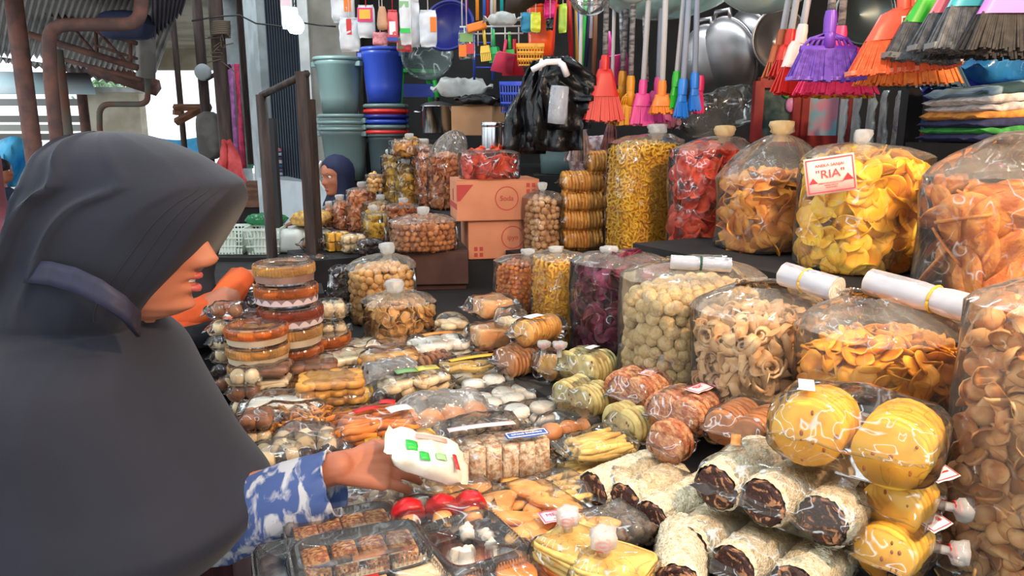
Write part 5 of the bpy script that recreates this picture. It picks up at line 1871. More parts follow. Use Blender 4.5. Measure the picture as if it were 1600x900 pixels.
# --- packets hanging at the top left of the stall
def hang_pack(label, px0, py0, px1, py1, Yh, m, patch=None, extra=None, shape='pillow', rot=0.0):
    a, b = P((px0 + px1) / 2, py0, Yh), P((px0 + px1) / 2, py1, Yh)
    h = a.z - b.z
    w = (px1 - px0) / pxm(a)
    t = thing('hanging_packet', label, 'packet', a, rot)
    PKN[0] += 1
    if shape == 'pillow':
        mb_ = pillow_mb(h * .9, w, w * .45, h * .05, PKN[0], 1.3)
        M = Matrix.Translation((0, w * .22, -h / 2)) @ Matrix.Rotation(pi / 2, 4, 'X') @ Matrix.Rotation(pi / 2, 4, 'Z')
        for i, v in enumerate(mb_.v):
            mb_.v[i] = M @ v
    else:
        mb_ = MB().lathe([(.001, 0), (w * .25, -.002), (w * .4, -h * .3), (w * .5, -h * .75), (w * .42, -h * .95), (.001, -h)], 20)
    mb_.build('packet_body', m, t)
    MB().tube([(0, 0, -.01), (0, 0, .9)], .002, 4).build('hanging_string', m_redtie if extra == 'red' else m_whitep, t)
    for pi_, pt in enumerate(patch or ()):
        (x0, z0, x1, z1, pm) = pt
        MB().box(((x0 + x1) / 2 * w, -w * .235 - .003 * pi_, -(z0 + z1) / 2 * h), ((x1 - x0) * w, .004, (z1 - z0) * h)).build('printed_panel', pm, t, smooth=False)
    return t


m_wpack = film('white_packet', .75, rough=.2, scale=20, gain=1.3, hazecol=(226, 230, 236))
m_ora = plastic('orange_print', (228, 120, 40), .6)
m_mag = plastic('magenta_print', (212, 60, 120), .6)
m_gold2 = plastic('golden_print', (232, 176, 64), .6)
hang_pack('leftmost white hanging packet with an orange edge, top cut off', 516, -30, 552, 36, 3.7, m_wpack, ((.1, .3, .4, .75, m_ora),))
hang_pack('long white hanging packet with a narrow red print', 530, 28, 561, 82, 3.65, m_wpack, ((-.1, .05, .15, .5, p_redp),))
hang_pack('white hanging packet with a pink and golden square print', 558, 8, 585, 60, 3.6, m_wpack, ((-.45, .1, .42, .52, m_mag), (-.34, .16, .3, .44, m_gold2)), 'red')
hang_pack('beige egg-shaped hanging packet beside the golden printed one', 588, 10, 606, 48, 3.5, mat('beige_pack', (196, 150, 118), (180, 132, 102), .5, 10), shape='egg')
hang_pack('red hanging packet with a pale oval print and blue foot', 605, 15, 621, 66, 3.5, plastic('pinkish_red_pack', (206, 84, 92)), ((-.3, .38, .3, .78, m_whitep), (-.5, .86, .5, .98, p_blue)), 'red')
hang_pack('tall translucent hanging packet with green bands', 623, -20, 642, 70, 3.5, m_wpack, ((-.45, .25, .3, .36, plastic('soft_green_print', (132, 176, 130), .6)), (-.45, .72, .4, .80, p_green)))
hang_pack('narrow clear hanging packet right of the green-banded one', 640, 0, 655, 74, 3.55, m_wpack)
hang_pack('white hanging packet with orange side print', 655, 16, 682, 74, 3.5, m_wpack, ((.15, .2, .5, .6, m_ora),))
hang_pack('pink tasselled packet under the beige egg-shaped one', 582, 50, 606, 72, 3.55, mat('pink_lace', (214, 150, 156), (190, 110, 120), .8, 60))
hang_pack('red and pink toy packet hanging above the blue bin', 620, 56, 644, 82, 3.6, mat('toy_mix', (206, 70, 84), (96, 150, 110), .5, 30, lo=.48, hi=.52))
hang_pack('pinkish packet hanging beside the glowing bulb', 437, -20, 455, 46, 4.4, m_wpack, ((-.4, .1, .4, .45, plastic('soft_pink_print', (206, 160, 170), .6)),))
hang_pack('clear packet of orange and red toys right of the navy tub arc', 716, 48, 742, 94, 3.4, SOFT, ((-.4, .1, .4, .4, plastic('olive_print', (120, 160, 100), .6)), (-.45, .5, .0, .9, m_ora), (0, .45, .45, .8, p_redp)))


def bowl(name, label, cat, px, py, Yh, r, dep, m, rot, handles=False, rim=.008):
    t = thing(name, label, cat, P(px, py, Yh), rot=rot)
    prof = [(.001, -dep)] + [(r * sin(a), -dep * cos(a)) for a in [.25 * pi / 2 * k / 2 for k in range(1, 9)]] + [(r * .985, .004), (r * .94 * sin(1.3), -dep * .9 * cos(1.3)), (r * .6, -dep * .74), (.001, -dep * .96)]
    MB().lathe(prof, 44).build('bowl_body', m, t)
    MB().tube([(r * cos(q), r * sin(q), 0) for q in [2 * pi * j / 44 for j in range(45)]], rim, 6).build('rim', m, t)
    if handles:
        for s in (-1, 1):
            MB().tube([(s * r * .98, -.05, -.005), (s * r * 1.16, -.045, .004), (s * r * 1.16, .045, .004), (s * r * .98, .05, -.005)], .010, 6).build('handle', m, t)
    return t


bowl('plastic_basin', 'clear basin with coloured lids behind the navy tub arc', 'basin', 668, 86, 4.3, .14, .06, film('dim_clear_basin', .35, rough=.2, scale=4, strength=.05, gain=1.5, hazecol=(66, 80, 78)), (1.3, .2, 0))
bowl('plastic_basin', 'dark blue basin hanging behind the white packets', 'basin', 700, 40, 3.8, .125, .08, p_navy, (1.25, 0, -.2))
bowl('plastic_basin', 'large mint basin hanging over the woks, cut by the top edge', 'basin', 1195, -34, 2.6, .16, .10, p_mint, (-.25, .12, 0), rim=.012)
bowl('plastic_basin', 'very large pale basin hanging over the broom handles', 'basin', 1055, -36, 3.0, .29, .13, p_mint, (-.2, -.1, 0), rim=.012)
bowl('plastic_basin', 'small pale bowl hanging at the top left of the broom handles', 'basin', 988, -8, 2.9, .05, .03, p_mint, (-.2, 0, 0))
bowl('plastic_basin', 'clear crumpled-looking bowl over the green broom handle', 'basin', 922, -6, 2.9, .075, .07, SOFT, (-.2, 0, 0))
bowl('wok', 'leftmost aluminium wok hanging edge-on', 'wok', 1104, 98, 3.6, .165, .085, m_alu, (0, pi / 2 - .15, .5), True)
bowl('wok', 'second aluminium wok hanging edge-on', 'wok', 1138, 92, 3.5, .18, .09, m_alu, (0, pi / 2 - .25, .45), True)
bowl('wok', 'third wok hanging slanted, mostly hidden by the front-facing one', 'wok', 1176, 80, 3.7, .19, .09, m_alu, (.3, pi / 2 - .35, .6), True)
w4 = bowl('wok', 'front-facing aluminium wok above the small red brooms', 'wok', 1218, 62, 3.3, .125, .06, m_alu, (pi / 2 - .1, pi / 2, .1), True)
bowl('wok', 'dark wok hanging behind the purple broom handles', 'wok', 1352, 20, 3.4, .13, .06, mat('grey_metal', (98, 108, 108), rough=.35, metal=.8), (pi / 2, 0, 0))

# rack with little brushes and dustpans
t = thing('wire_rack', 'white wire rack from which small brushes hang', 'rack', P(768, 53, 3.4), -.1)
for z in (0, .03):
    MB().tube([(-.14, 0, z), (.14, 0, z)], .004, 5).build('rack_wire', m_white, t)
for k in range(5):
    MB().tube([(-.12 + .06 * k, 0, .03), (-.12 + .06 * k, 0, -.05)], .003, 5).build('hook', m_white, t)
for k in range(2):
    MB().tube([(-.13 + .26 * k, 0, .03), (-.13 + .26 * k, 0, .5)], .003, 5).build('rack_wire', m_white, t)


def little_brush(label, px, py, Yh, c, nm, flat=False, s=1.0, pan=False):
    t = thing('small_brush' if not pan else 'dustpan', label, 'brush' if not pan else 'dustpan', P(px, py, Yh), rot=(0, RND.uniform(-.2, .2), RND.uniform(-.5, .5)))
    m = plastic(nm, c)
    if pan:
        o = MB().grid([[(-.05 * s, 0, -.07 * s), (.05 * s, 0, -.07 * s)], [(-.042 * s, -.02, 0), (.042 * s, -.02, 0)], [(-.035 * s, -.04, .01), (.035 * s, -.04, .01)]]).build('pan', m, t)
        solid(o, .005)
    else:
        MB().box((0, 0, -.02 * s), (.045 * s, .03 * s, .03 * s), taper=.8).build('brush_head', m, t, smooth=False)
        f = MB()
        for i in range(6):
            f.box(((i - 2.5) * .008 * s, 0, -.052 * s), (.006 * s, .022 * s, .036 * s))
        f.build('bristles', m, t, smooth=False)
    MB().tube([(0, 0, 0), (0, 0, .07 * s)], .007 * s, 6).build('handle', m, t)
    return t


little_brush('small yellow brush on the wire rack', 758, 70, 3.38, (226, 190, 70), 'lemon_plastic')
little_brush('small green brush right of the yellow brush on the wire rack', 772, 72, 3.38, (40, 170, 90), 'jade_plastic')
little_brush('pink dustpan hanging from the wire rack', 787, 88, 3.36, (224, 74, 108), 'rose_plastic', pan=True)
little_brush('small green brush behind the pink dustpan', 797, 76, 3.40, (50, 190, 80), 'lime_plastic')
little_brush('red dustpan right of the pink dustpan', 803, 90, 3.40, (206, 40, 60), 'crimson_plastic', pan=True, s=1.1)
o = bevel(MB().box((0, 0, 0), (.085, .03, .035)).build('orange_clip', plastic('orange_plastic', (236, 126, 30)), smooth=False), .006)
o.location = P(745, 42, 3.37)
o.rotation_euler = (0, -.25, 0)
tag(o, 'orange plastic block lying on the wire rack', 'clip')
o = pillow_mb(.12, .08, .05, .02, 77, 2.5).build('crumpled_bag', MILK)
o.location = P(784, 40, 3.3)
tag(o, 'crumpled white plastic bag hanging over the wire rack', 'bag')
t = thing('blue_rack', 'blue wire shelf behind the hanging small brushes', 'rack', P(755, 125, 3.9), .1)
for x in (-.045, .05):
    MB().tube([(x, 0, 0), (x, 0, .26)], .007, 6).build('rack_post', p_blue, t)
for z in (.06, .12, .18):
    MB().tube([(-.045, 0, z), (.05, 0, z)], .005, 5).build('rack_rung', p_blue, t)


def basket(label, px, py, Yh, w, d, h, m, rot=0.0, name='plastic_basket', px_=9):
    t = thing(name, label, 'basket', P(px, py, Yh), rot)
    MB().box((0, 0, .003), (w * .86, d * .86, .005)).build('basket_floor', m, t, smooth=False)
    b = MB()
    nx, ny = px_, max(3, int(px_ * d / w))
    for s in (-1, 1):
        for i in range(nx + 1):
            x = (i / nx - .5)
            b.tube([(x * w * .86, s * d * .43, .003), (x * w, s * d * .5, h)], w * .018, 4)
        for i in range(ny + 1):
            y = (i / ny - .5)
            b.tube([(s * w * .43, y * d * .86, .003), (s * w * .5, y * d, h)], w * .018, 4)
    b.build('basket_ribs', m, t)
    r = MB()
    for z, k in ((h, 1.0), (h * .66, .955), (h * .33, .91)):
        for s in (-1, 1):
            r.box((0, s * d / 2 * k, z), (w * k, .006, .014 if z == h else .007)).box((s * w / 2 * k, 0, z), (.006, d * k, .014 if z == h else .007))
    r.build('basket_rim', m, t, smooth=False)
    return t


basket('yellow-orange plastic basket beside the black carrier bags', 828, 104, 3.2, .11, .09, .08, plastic('amber_plastic', (226, 160, 40)))
basket('blue plastic basket behind the bunch of black bags', 800, 176, 3.8, .12, .10, .14, plastic('sky_blue_plastic', (70, 96, 216)))
bin_('plastic_bin', 'bright orange bin hanging above the black carrier bags', 'bin', 843, 3.4, zt(90, 3.4), .22, .055, .065, plastic('vivid_orange', (236, 84, 26)), False)
for (lb, x0, y0, x1, y1, m, Yh) in (('blue and yellow-green packet hanging near the top centre', 814, 20, 842, 52, plastic('teal_pack', (36, 130, 170)), 3.3), ('neon pink cloth bundle hanging at the top', 850, 2, 868, 30, plastic('neon_pink', (240, 40, 140)), 3.3), ('lime green strip hanging right of the orange bin', 873, 6, 886, 52, plastic('lime_strip', (186, 220, 80)), 3.3), ('black strap bundle hanging beside the orange bin', 853, 28, 866, 48, m_blackp, 3.2), ('yellow glove hanging beside the blue packet', 829, 20, 845, 50, plastic('neon_yellow', (220, 230, 70)), 3.25)):
    hang_pack(lb, x0, y0, x1, y1, Yh, m)
o = MB().grid([[P(792 + i * 10, -20 + 8 * sin(i), 3.0 + .02 * i) for i in range(10)], [P(790 + i * 9, 18 - i * 1.2 + 6 * sin(i * .8), 3.0 + .05 * i) for i in range(10)]]).build('dark_cloth', mat('dark_taupe_cloth', (62, 56, 52), (44, 40, 38), .9, 8))
solid(o, .004)
tag(o, 'dark taupe cloth hanging at the top centre edge', 'cloth')

# coloured broom handles left of the red broom
hcol = [('red', (170, 40, 40), 886, -10, 893, 100), ('blue', (50, 100, 190), 898, -10, 905, 95), ('silver-blue', (160, 190, 210), 904, 10, 909, 100), ('gold', (190, 150, 60), 901, 40, 903, 112),
        ('green', (50, 170, 70), 917, 10, 908, 118), ('navy', (34, 36, 70), 926, 20, 914, 104), ('brown', (134, 92, 66), 931, 5, 928, 126), ('pale', (200, 200, 200), 924, 15, 922, 60),
        ('purple', (110, 40, 120), 728, -10, 729, 18), ('orange', (230, 140, 40), 745, -10, 746, 32), ('blue', (30, 90, 170), 756, -10, 757, 28), ('red', (200, 70, 50), 761, -10, 762, 34), ('silver', (190, 195, 200), 768, -10, 768, 38), ('teal', (30, 150, 150), 783, -10, 784, 30), ('tan', (190, 170, 140), 772, -10, 773, 36)]
for (nm, c, x0, y0, x1, y1) in hcol:
    Yh = 3.4 if x0 > 850 else 3.6
    where = 'in the bundle left of the red broom' if x0 > 850 else 'above the wire rack'
    a, b = P(x0, y0 - 60, Yh), P(x1, y1, Yh)
    k_ = [q for q in hcol if q[0] == nm]
    o = MB().tube([a, b], .011 if x0 > 850 else .008, 8).build('coloured_pole', plastic('handle_' + nm.replace('-', '_'), c, .35))
    tag(o, 'hanging %s stick %s' % (nm, where), 'stick')

# --- brooms ---------------------------------------------------------------------------------------
m_stick_w = plastic('white_handle', (216, 218, 222), .35)
m_stick_s = mat('silver_twist_handle', (206, 208, 210), (120, 124, 130), .3, 90, metal=.5, stretch=(.3, .3, 1))
m_stick_b = plastic('pale_blue_handle', (170, 184, 206), .35)


def broom(label, px, py, py2, Yh, w0, w1, head_k, cm, bm, sm, rz=0.0, lean=0.0, handle=1.3, thick=.03, style='cap', hx=0.0, tip=None, sticker=False):
    """px, py: top of the head; py2 bottom of bristles; w0, w1 pixel widths of head top and bristle bottom"""
    a, b = P(px, py, Yh), P(px, py2, Yh)
    H = a.z - b.z
    k = 1 / pxm(a)
    W0, W1 = w0 * k, w1 * k
    t = thing('broom', label, 'broom', a, rot=(0, lean, rz))
    hh = H * head_k
    rows = []
    wm = W0 + (W1 - W0) * head_k
    nn = 9
    for (z, w, th) in ((0, min(W0, .05), thick * .8), (-hh * .18, W0, thick), (-hh * .6, (W0 + wm) / 2 * (1.0 if style == 'cap' else .96), thick * 1.1), (-hh, wm, thick * 1.15)):
        row = []
        for j in range(24):
            q = 2 * pi * j / 24
            x, y = se_pt(q, w / 2, th / 2, 4)
            row.append((x, y, z))
        rows.append(row)
    hb = MB()
    if style == 'cap':
        hb.grid(rows, True)
        hb.f.append(tuple(range(23, -1, -1)))
        hb.build('broom_head', cm, t)
    else:
        # open ribbed fan
        for i in range(9):
            u = i / 8 - .5
            hb.tube([(0, 0, -.005), (u * W0 * .9, 0, -hh * .45), (u * wm, 0, -hh)], .0045, 5)
        hb.tube([(-wm / 2, 0, -hh), (wm / 2, 0, -hh)], thick * .42, 6)
        hb.tube([(-W0 * .45, 0, -hh * .45), (0, 0, -hh * .36), (W0 * .45, 0, -hh * .45)], .006, 5)
        hb.tube([(0, 0, .012), (0, 0, -hh * .9)], .016, 8)
        hb.build('broom_head', cm, t)
    MB().lathe([(.016, -.005), (.017, .03), (.014, .05)], 12).build('socket', cm, t)
    br = MB()
    n = max(10, int(w1 / 4))
    rr = random.Random(int(px * 3 + py))
    for s in (-1, 0, 1):
        for i in range(n):
            u = (i + .5) / n - .5
            e = W1 / n * .5
            z1 = -H + rr.uniform(-.004, .006) + .02 * H * abs(u)
            x0, x1 = u * wm * .96, u * W1 + rr.uniform(-.3, .3) * e
            y0, y1 = s * thick * .3, s * thick * .75 + rr.uniform(-.004, .004)
            zz = -hh * .96
            e0 = wm / n * .42
            v = [(x0 - e0, y0 - .003, zz), (x0 + e0, y0 - .003, zz), (x0 + e0, y0 + .003, zz), (x0 - e0, y0 + .003, zz), (x1 - e, y1 - .004, z1), (x1 + e, y1 - .004, z1), (x1 + e, y1 + .004, z1), (x1 - e, y1 + .004, z1)]
            br.add(v, [(0, 1, 5, 4), (1, 2, 6, 5), (2, 3, 7, 6), (3, 0, 4, 7), (4, 5, 6, 7)])
    o = br.build('bristles', bm, t, smooth=False)
    o['kind'] = 'stuff'
    if tip:
        tb_ = MB()
        for i in range(n):
            u = (i + .5) / n - .5
            e = W1 / n * .52
            tb_.box((u * W1, 0, -H * .955 + .02 * H * abs(u)), (2 * e, thick * 1.58, H * .07))
        tb_.build('bristle_tips', tip, t, smooth=False)['kind'] = 'stuff'
    if sm is not None:
        MB().tube([(hx, 0, .01), (hx * 1.2, 0, handle)], .0105, 10).build('handle', sm, t)
    if sticker:
        MB().box((.005, -thick * .6, -hh * .45), (.035, .002, .022)).build('price_sticker', m_whitep, t, smooth=False)
        MB().box((-.003, -thick * .64, -hh * .45 + .003), (.014, .002, .008)).build('sticker_print', p_redp, t, smooth=False)
    return t


cR = plastic('broom_red', (206, 42, 34)); cM = plastic('broom_mustard', (206, 138, 32)); cP = plastic('broom_pink', (222, 70, 140)); cO = plastic('broom_orange', (222, 122, 44))
cG = plastic('broom_green', (50, 176, 50)); cB = plastic('broom_blue', (40, 120, 206)); cPu = plastic('broom_purple', (112, 62, 176)); cHp = plastic('broom_hot_pink', (250, 60, 118))
cOr = plastic('broom_coral', (226, 86, 62)); cBr = plastic('broom_rust', (176, 84, 40)); cK = mat('grey_bristle', (92, 96, 100), (66, 70, 74), .7, 60)
cKt = mat('pale_grey_tip', (118, 120, 118), rough=.7); cPt = mat('lilac_tip', (150, 112, 206), rough=.7); cOt = mat('pale_coral_tip', (236, 140, 112), rough=.7)
cCor = mat('coral_bristle', (240, 104, 56), (226, 86, 40), .6, 60)
broom('bright red broom hanging left of the mustard brooms', 945, 108, 190, 2.9, 26, 64, .52, cR, cR, m_stick_s, .1, .0, sticker=False)
MB()
broom('left mustard broom of two', 972, 132, 195, 3.0, 22, 44, .5, cM, cM, m_stick_s, .3, .03, style='fan')
broom('right mustard broom of two, slightly lower', 985, 140, 196, 2.92, 26, 42, .5, cM, cM, m_stick_s, .2, 0, style='fan')
broom('left pink broom of two', 1004, 146, 196, 2.9, 22, 40, .4, cP, cP, m_stick_w, .1, .03)
broom('right pink broom of two, hanging behind the orange brush', 1028, 142, 190, 2.95, 26, 44, .4, cP, cP, m_stick_b, .1, 0)
broom('small orange broom between pink brooms and green brush', 1034, 148, 178, 2.8, 22, 38, .6, cO, cO, m_stick_w, .1, .0)
broom('small bright green brush on a white handle', 1056, 134, 170, 2.8, 12, 20, .45, cG, cG, m_stick_w, .3, .06, thick=.02)
broom('left small blue brush on a long handle', 1066, 146, 184, 2.75, 12, 20, .35, cB, cB, m_stick_b, .3, .03, thick=.02)
broom('right small blue brush on a long handle', 1085, 136, 174, 2.75, 12, 18, .35, cB, cB, m_stick_b, .2, -.02, thick=.02)
broom('small pink brush peeping out behind the right blue brush', 1093, 140, 177, 2.85, 10, 14, .3, cHp, cHp, None, .2, 0, thick=.02)
broom('pale pink broom lowest behind the pink brooms', 1044, 166, 200, 3.1, 26, 44, .3, plastic('dull_pink', (190, 90, 120)), plastic('dull_pink', (190, 90, 120)), None, .1, 0)
for (px, m, lb) in ((1010, m_stick_w, 'thick white handle right of the twisted silver sticks'), (1050, m_stick_w, 'white handle leaning above the small orange broom')):
    pass
for (px0, px1, yb, lb) in ((968, 974, 110, 'twisted silver stick hanging left of the mustard brooms'), (1005, 1010, 128, 'twisted silver stick hanging before the thick white handle')):
    o = MB().tube([P(px0, -60, 3.05), P(px1, yb, 3.05)], .010, 8).build('silver_pole', m_stick_s)
    tag(o, lb, 'stick')
t = little_brush('pink plastic dustpan hanging behind the red broom handle', 955, 92, 3.3, (232, 70, 150), 'hot_rose_plastic', pan=True, s=1.6)

broom('small rust-brown broom furthest left in the right cluster', 1219, 72, 124, 2.5, 26, 34, .55, cBr, cBr, m_stick_w, .4, .14)
broom('small red broom behind the white-capped one', 1232, 72, 122, 2.45, 28, 40, .5, cR, cR, m_stick_w, .3, .12)
broom('red broom with a white cap left of the purple broom', 1250, 66, 150, 2.3, 34, 58, .5, plastic('white_cap', (226, 206, 200)), cR, m_stick_w, .2, .12)
broom('purple broom with an open ribbed head', 1296, 48, 127, 2.05, 66, 118, .38, cPu, mat('purple_bristle', (110, 72, 178), (88, 50, 150), .6, 60), m_stick_s, .0, 0, style='fan', tip=cPt)
broom('hot pink broom hanging behind the purple broom', 1312, 70, 148, 2.2, 70, 128, .4, cHp, mat('hot_pink_bristle', (250, 62, 110), (230, 44, 92), .6, 60), m_stick_s, .05, 0)
broom('mustard broom lowest of the right cluster', 1310, 80, 153, 2.35, 60, 120, .4, cM, cM, None, .05, 0)
broom('big coral orange broom with a white sticker', 1412, 12, 114, 1.95, 70, 168, .47, cOr, cCor, m_stick_s, -.06, -.08, style='cap', tip=cOt, sticker=True)
broom('orange broom hanging behind the coral one', 1424, 30, 133, 2.1, 70, 160, .4, cOr, mat('orange_bristle', (244, 134, 56), (226, 112, 40), .6, 60), m_stick_w, -.05, -.03)
broom('dark teal broom lowest behind the orange brooms', 1436, 40, 136, 2.25, 70, 168, .4, plastic('teal_dark', (40, 70, 84)), plastic('teal_dark', (40, 70, 84)), None, 0, 0)
broom('grey-bristled broom with a green cap', 1462, -28, 98, 1.9, 30, 110, .52, cG, cK, m_stick_w, -.1, .1, tip=cKt)
broom('grey-bristled broom with pink and black bands', 1504, -40, 84, 1.8, 40, 120, .5, plastic('pink_band', (230, 96, 110)), cK, m_stick_w, -.1, .05, tip=cKt)
broom('grey-bristled broom with a teal cap, foremost of the dark ones', 1532, -52, 78, 1.72, 46, 130, .48, plastic('teal_cap', (60, 160, 170)), cK, m_stick_w, -.05, 0, tip=cKt)
broom('dark broom behind the teal-capped one', 1560, -60, 92, 1.85, 60, 190, .4, m_blackp, mat('black_bristle', (52, 50, 50), (36, 36, 36), .8, 60), None, 0, 0)
broom('dark broom with a pink cap at the top right corner', 1592, -60, 80, 1.66, 50, 150, .58, plastic('orchid_cap', (222, 124, 206)), _M['black_bristle'], m_stick_w, 0, 0)

# red display frames with pictures behind the cracker bags
m_rw = mat('red_lacquer_wood', (150, 38, 34), (120, 26, 26), .4, 8)
t = thing('red_cabinet', 'red wooden cabinet with glass panes behind the cracker bags', 'cabinet', P(1248, 222, 2.9), .05)
k = 1 / pxm(P(1250, 180, 2.9))
W, H = 140 * k, 92 * k
for x in (-.5, -.06, .02, .5):
    MB().box((x * W, 0, H / 2), (.035, .03, H)).build('frame_stile', m_rw, t, smooth=False)
for z in (0.02, .98):
    MB().box((0, 0, z * H), (W, .03, .04)).build('frame_rail', m_rw, t, smooth=False)
MB().box((-.28 * W, .012, H / 2), (.42 * W, .004, H * .9)).build('glass_pane', mat('dim_glass_goods', (58, 74, 68), (120, 130, 116), .2, 14, lo=.45, hi=.7), t, smooth=False)
MB().box((.26 * W, .012, H / 2), (.44 * W, .006, H * .92)).build('picture_mount', mat('red_mount', (110, 34, 34), rough=.6), t, smooth=False)
MB().box((.26 * W, .004, H * .48), (.32 * W, .006, H * .8)).build('picture', mat('pastel_picture', (196, 130, 150), (120, 170, 186), .4, 12, lo=.42, hi=.58), t, smooth=False)
b = MB()
for (x, z, w, h) in ((.26, .89, .35, .02), (.26, .07, .35, .02), (.09, .48, .012, .82), (.43, .48, .012, .82)):
    b.box((x * W, -.001, z * H), (w * W, .008, h * H))
b.build('picture_frame', m_alu, t, smooth=False)
MB().ball((-.14 * W, -.0, H * .8), (.03, .01, .02), 10, 6).build('green_ornament', p_green, t)
MB().ball((-.12 * W, -.0, H * .62), (.022, .01, .03), 10, 6).build('pink_ornament', plastic('soft_pink', (214, 130, 170)), t)
MB().box((0, .1, -.35), (W, .2, .66)).build('cabinet_base', m_dark, t, smooth=False)
o = pillow_mb(.30, .16, .16, .02, 88, 3.0).build('clear_bag', SOFT)
o.location = P(1128, 205, 3.0)
o.rotation_euler = (0, -.3, .2)
tag(o, 'big clear grey plastic bag hanging below the woks', 'bag')
t = thing('foil_packets', 'row of shiny clear sleeves hanging behind the lemon chips', 'sleeves', P(1375, 150, 2.6), -.1)
for i in range(6):
    b = pillow_mb(.20, .06, .012, .01, 90 + i, 2.0)
    M = Matrix.Rotation(pi / 2, 4, 'Y')
    b.v = [M @ v + Vector((-.12 + i * .045, .01 * (i % 2), -.09)) for v in b.v]
    b.build('clear_sleeve', film('silver_sleeve', .35, rough=.1, gain=2.5, scale=18, strength=.9, hazecol=(190, 200, 200)), t)
o = MB().box((P(1418, 215, 2.5).x, 2.5, .95), (.05, .05, 1.9)).build('stall_post', m_dark, smooth=False)
tag(o, 'dark wooden upright behind the lemon chips bag', 'post')
o = MB().box((P(1452, 215, 2.6).x, 2.6, .95), (.03, .04, 1.9)).build('stall_post', m_dark, smooth=False)
tag(o, 'thin dark upright left of the folded textiles', 'post')
o = pillow_mb(.12, .08, .08, .01, 96, 1.0).build('blue_red_packet', mat('blue_red_pack', (60, 120, 190), (200, 70, 60), .4, 10, lo=.48, hi=.52))
o.location = P(1436, 218, 2.55)
tag(o, 'blue and red packet between the two dark uprights', 'packet')

# folded textiles
cols = [((42, 46, 84), 'navy'), ((64, 150, 70), 'green'), ((50, 54, 90), 'dark blue'), ((226, 150, 70), 'orange'), ((214, 206, 200), 'white'), ((222, 212, 204), 'second white'), ((70, 100, 110), 'blue-green striped')]
zz = P(1545, 212, 2.1).z - .02
for i, (c, nm) in enumerate(cols):
    t_ = .022
    rows = []
    w, d = .34 - .006 * i, .26
    b = pillow_mb(w, d, t_ * 1.25, 0, 120 + i, 1.2, n=5)
    m = mat('textile_' + nm.replace(' ', '_').replace('-', '_'), c, tuple(int(x * .8) for x in c), .9, 40) if i < 6 else mat('striped_cloth', (44, 70, 74), (124, 150, 166), .9, 9, stretch=(2.2, .3, .3), lo=.48, hi=.52)
    o = b.build('folded_cloth', m)
    o.location = (P(1560, 212, 2.1).x + .008 * sin(i * 2), 2.1, zz + i * t_)
    o.rotation_euler = (0, -.03 * i * .6, .12 + .04 * sin(i))
    tag(o, nm + ' folded cloth in the textile pile at right', 'cloth')
t = thing('textile_stand', 'dark stand under the folded textiles at right', 'stand', (P(1560, 212, 2.1).x, 2.1, 0), .12)
MB().box((0, 0, zz / 2), (.36, .28, zz)).build('stand_body', m_dark, t, smooth=False)
o = pillow_mb(.22, .14, .10, .02, 130, 2.5).build('blue_plastic_bag', film('blue_film', .5, tint=(120, 190, 240), rough=.2, gain=1.5, hazecol=(60, 150, 214)))
o.location = P(1572, 132, 2.3)
tag(o, 'crumpled blue plastic bag above the folded textiles', 'bag')
o = pillow_mb(.16, .1, .08, .02, 131, 2.5).build('navy_packet', p_navy)
o.location = P(1490, 165, 2.35)
tag(o, 'navy packet left of the folded textiles', 'packet')
o = pillow_mb(.16, .1, .10, .02, 132, 2.5).build('mauve_packet', mat('mauve_film', (120, 110, 116), (80, 72, 78), .3, 14))
o.location = P(1515, 128, 2.4)
tag(o, 'greyish mauve shiny packet behind the dark brooms', 'packet')
o = pillow_mb(.2, .16, .2, .02, 133, 2.0).build('lace_bundle', mat('pink_white_lace', (206, 190, 192), (150, 110, 116), .8, 60))
o.location = P(925, 240, 3.3)
o.location.z = 1.33
tag(o, 'pinkish white lacy bundle behind the twin packs stack', 'bundle')
for (px, py, w, h, c, lb) in ((905, 215, .12, .16, (196, 176, 176), 'pale pink mop hanging under the red broom'), (955, 212, .07, .12, (176, 120, 120), 'dusty pink mop hanging under the mustard brooms')):
    t = thing('mop', lb, 'mop', P(px, py - 25, 3.1))
    b = MB()
    for i in range(26):
        q = RND.uniform(0, 6.3)
        x, y = .3 * w * cos(q), .02 * sin(q)
        b.tube([(x * .3, y, 0), (x, y, -h * .4), (x * 1.4 + RND.uniform(-.01, .01), y, -h)], .005, 5)
    b.build('mop_strands', mat('mop_' + str(px), c, tuple(int(z * .8) for z in c), .9, 30), t)['kind'] = 'stuff'
    MB().lathe([(.012, 0), (.016, .02), (.010, .03)], 10).build('mop_cap', m_whitep, t)
    MB().tube([(0, 0, .02), (0, 0, 1.0)], .008, 6).build('handle', m_stick_w, t)

# glowing bulb and its cord
t = thing('light_bulb', 'glowing white bulb hanging before the dark shutter', 'lamp', P(461, 28, 4.2))
MB().lathe([(.001, -.085), (.03, -.078), (.045, -.055), (.046, -.03), (.03, 0), (.018, .012)], 24).build('bulb_glass', mat('lit_bulb', (236, 255, 250), emit=14.0), t)
MB().lathe([(.018, .01), (.02, .05), (.008, .055)], 14).build('bulb_socket', m_white, t)
MB().tube([(0, 0, .05), (.01, 0, .35)], .004, 6).build('cord', m_blackp, t)
lamp('bulb_light', 'POINT', P(461, 44, 4.1), 8, (.86, 1.0, .96), .05)
bar('electric_wire', 'thin electric wire sagging past the glowing bulb', 'wire', [P(300 + i * 25, 33 - 30 * sin(i * .5) * .3 + (12 if 3 < i < 7 else 0), 4.6) for i in range(10)], .005, m_blackp, 5)

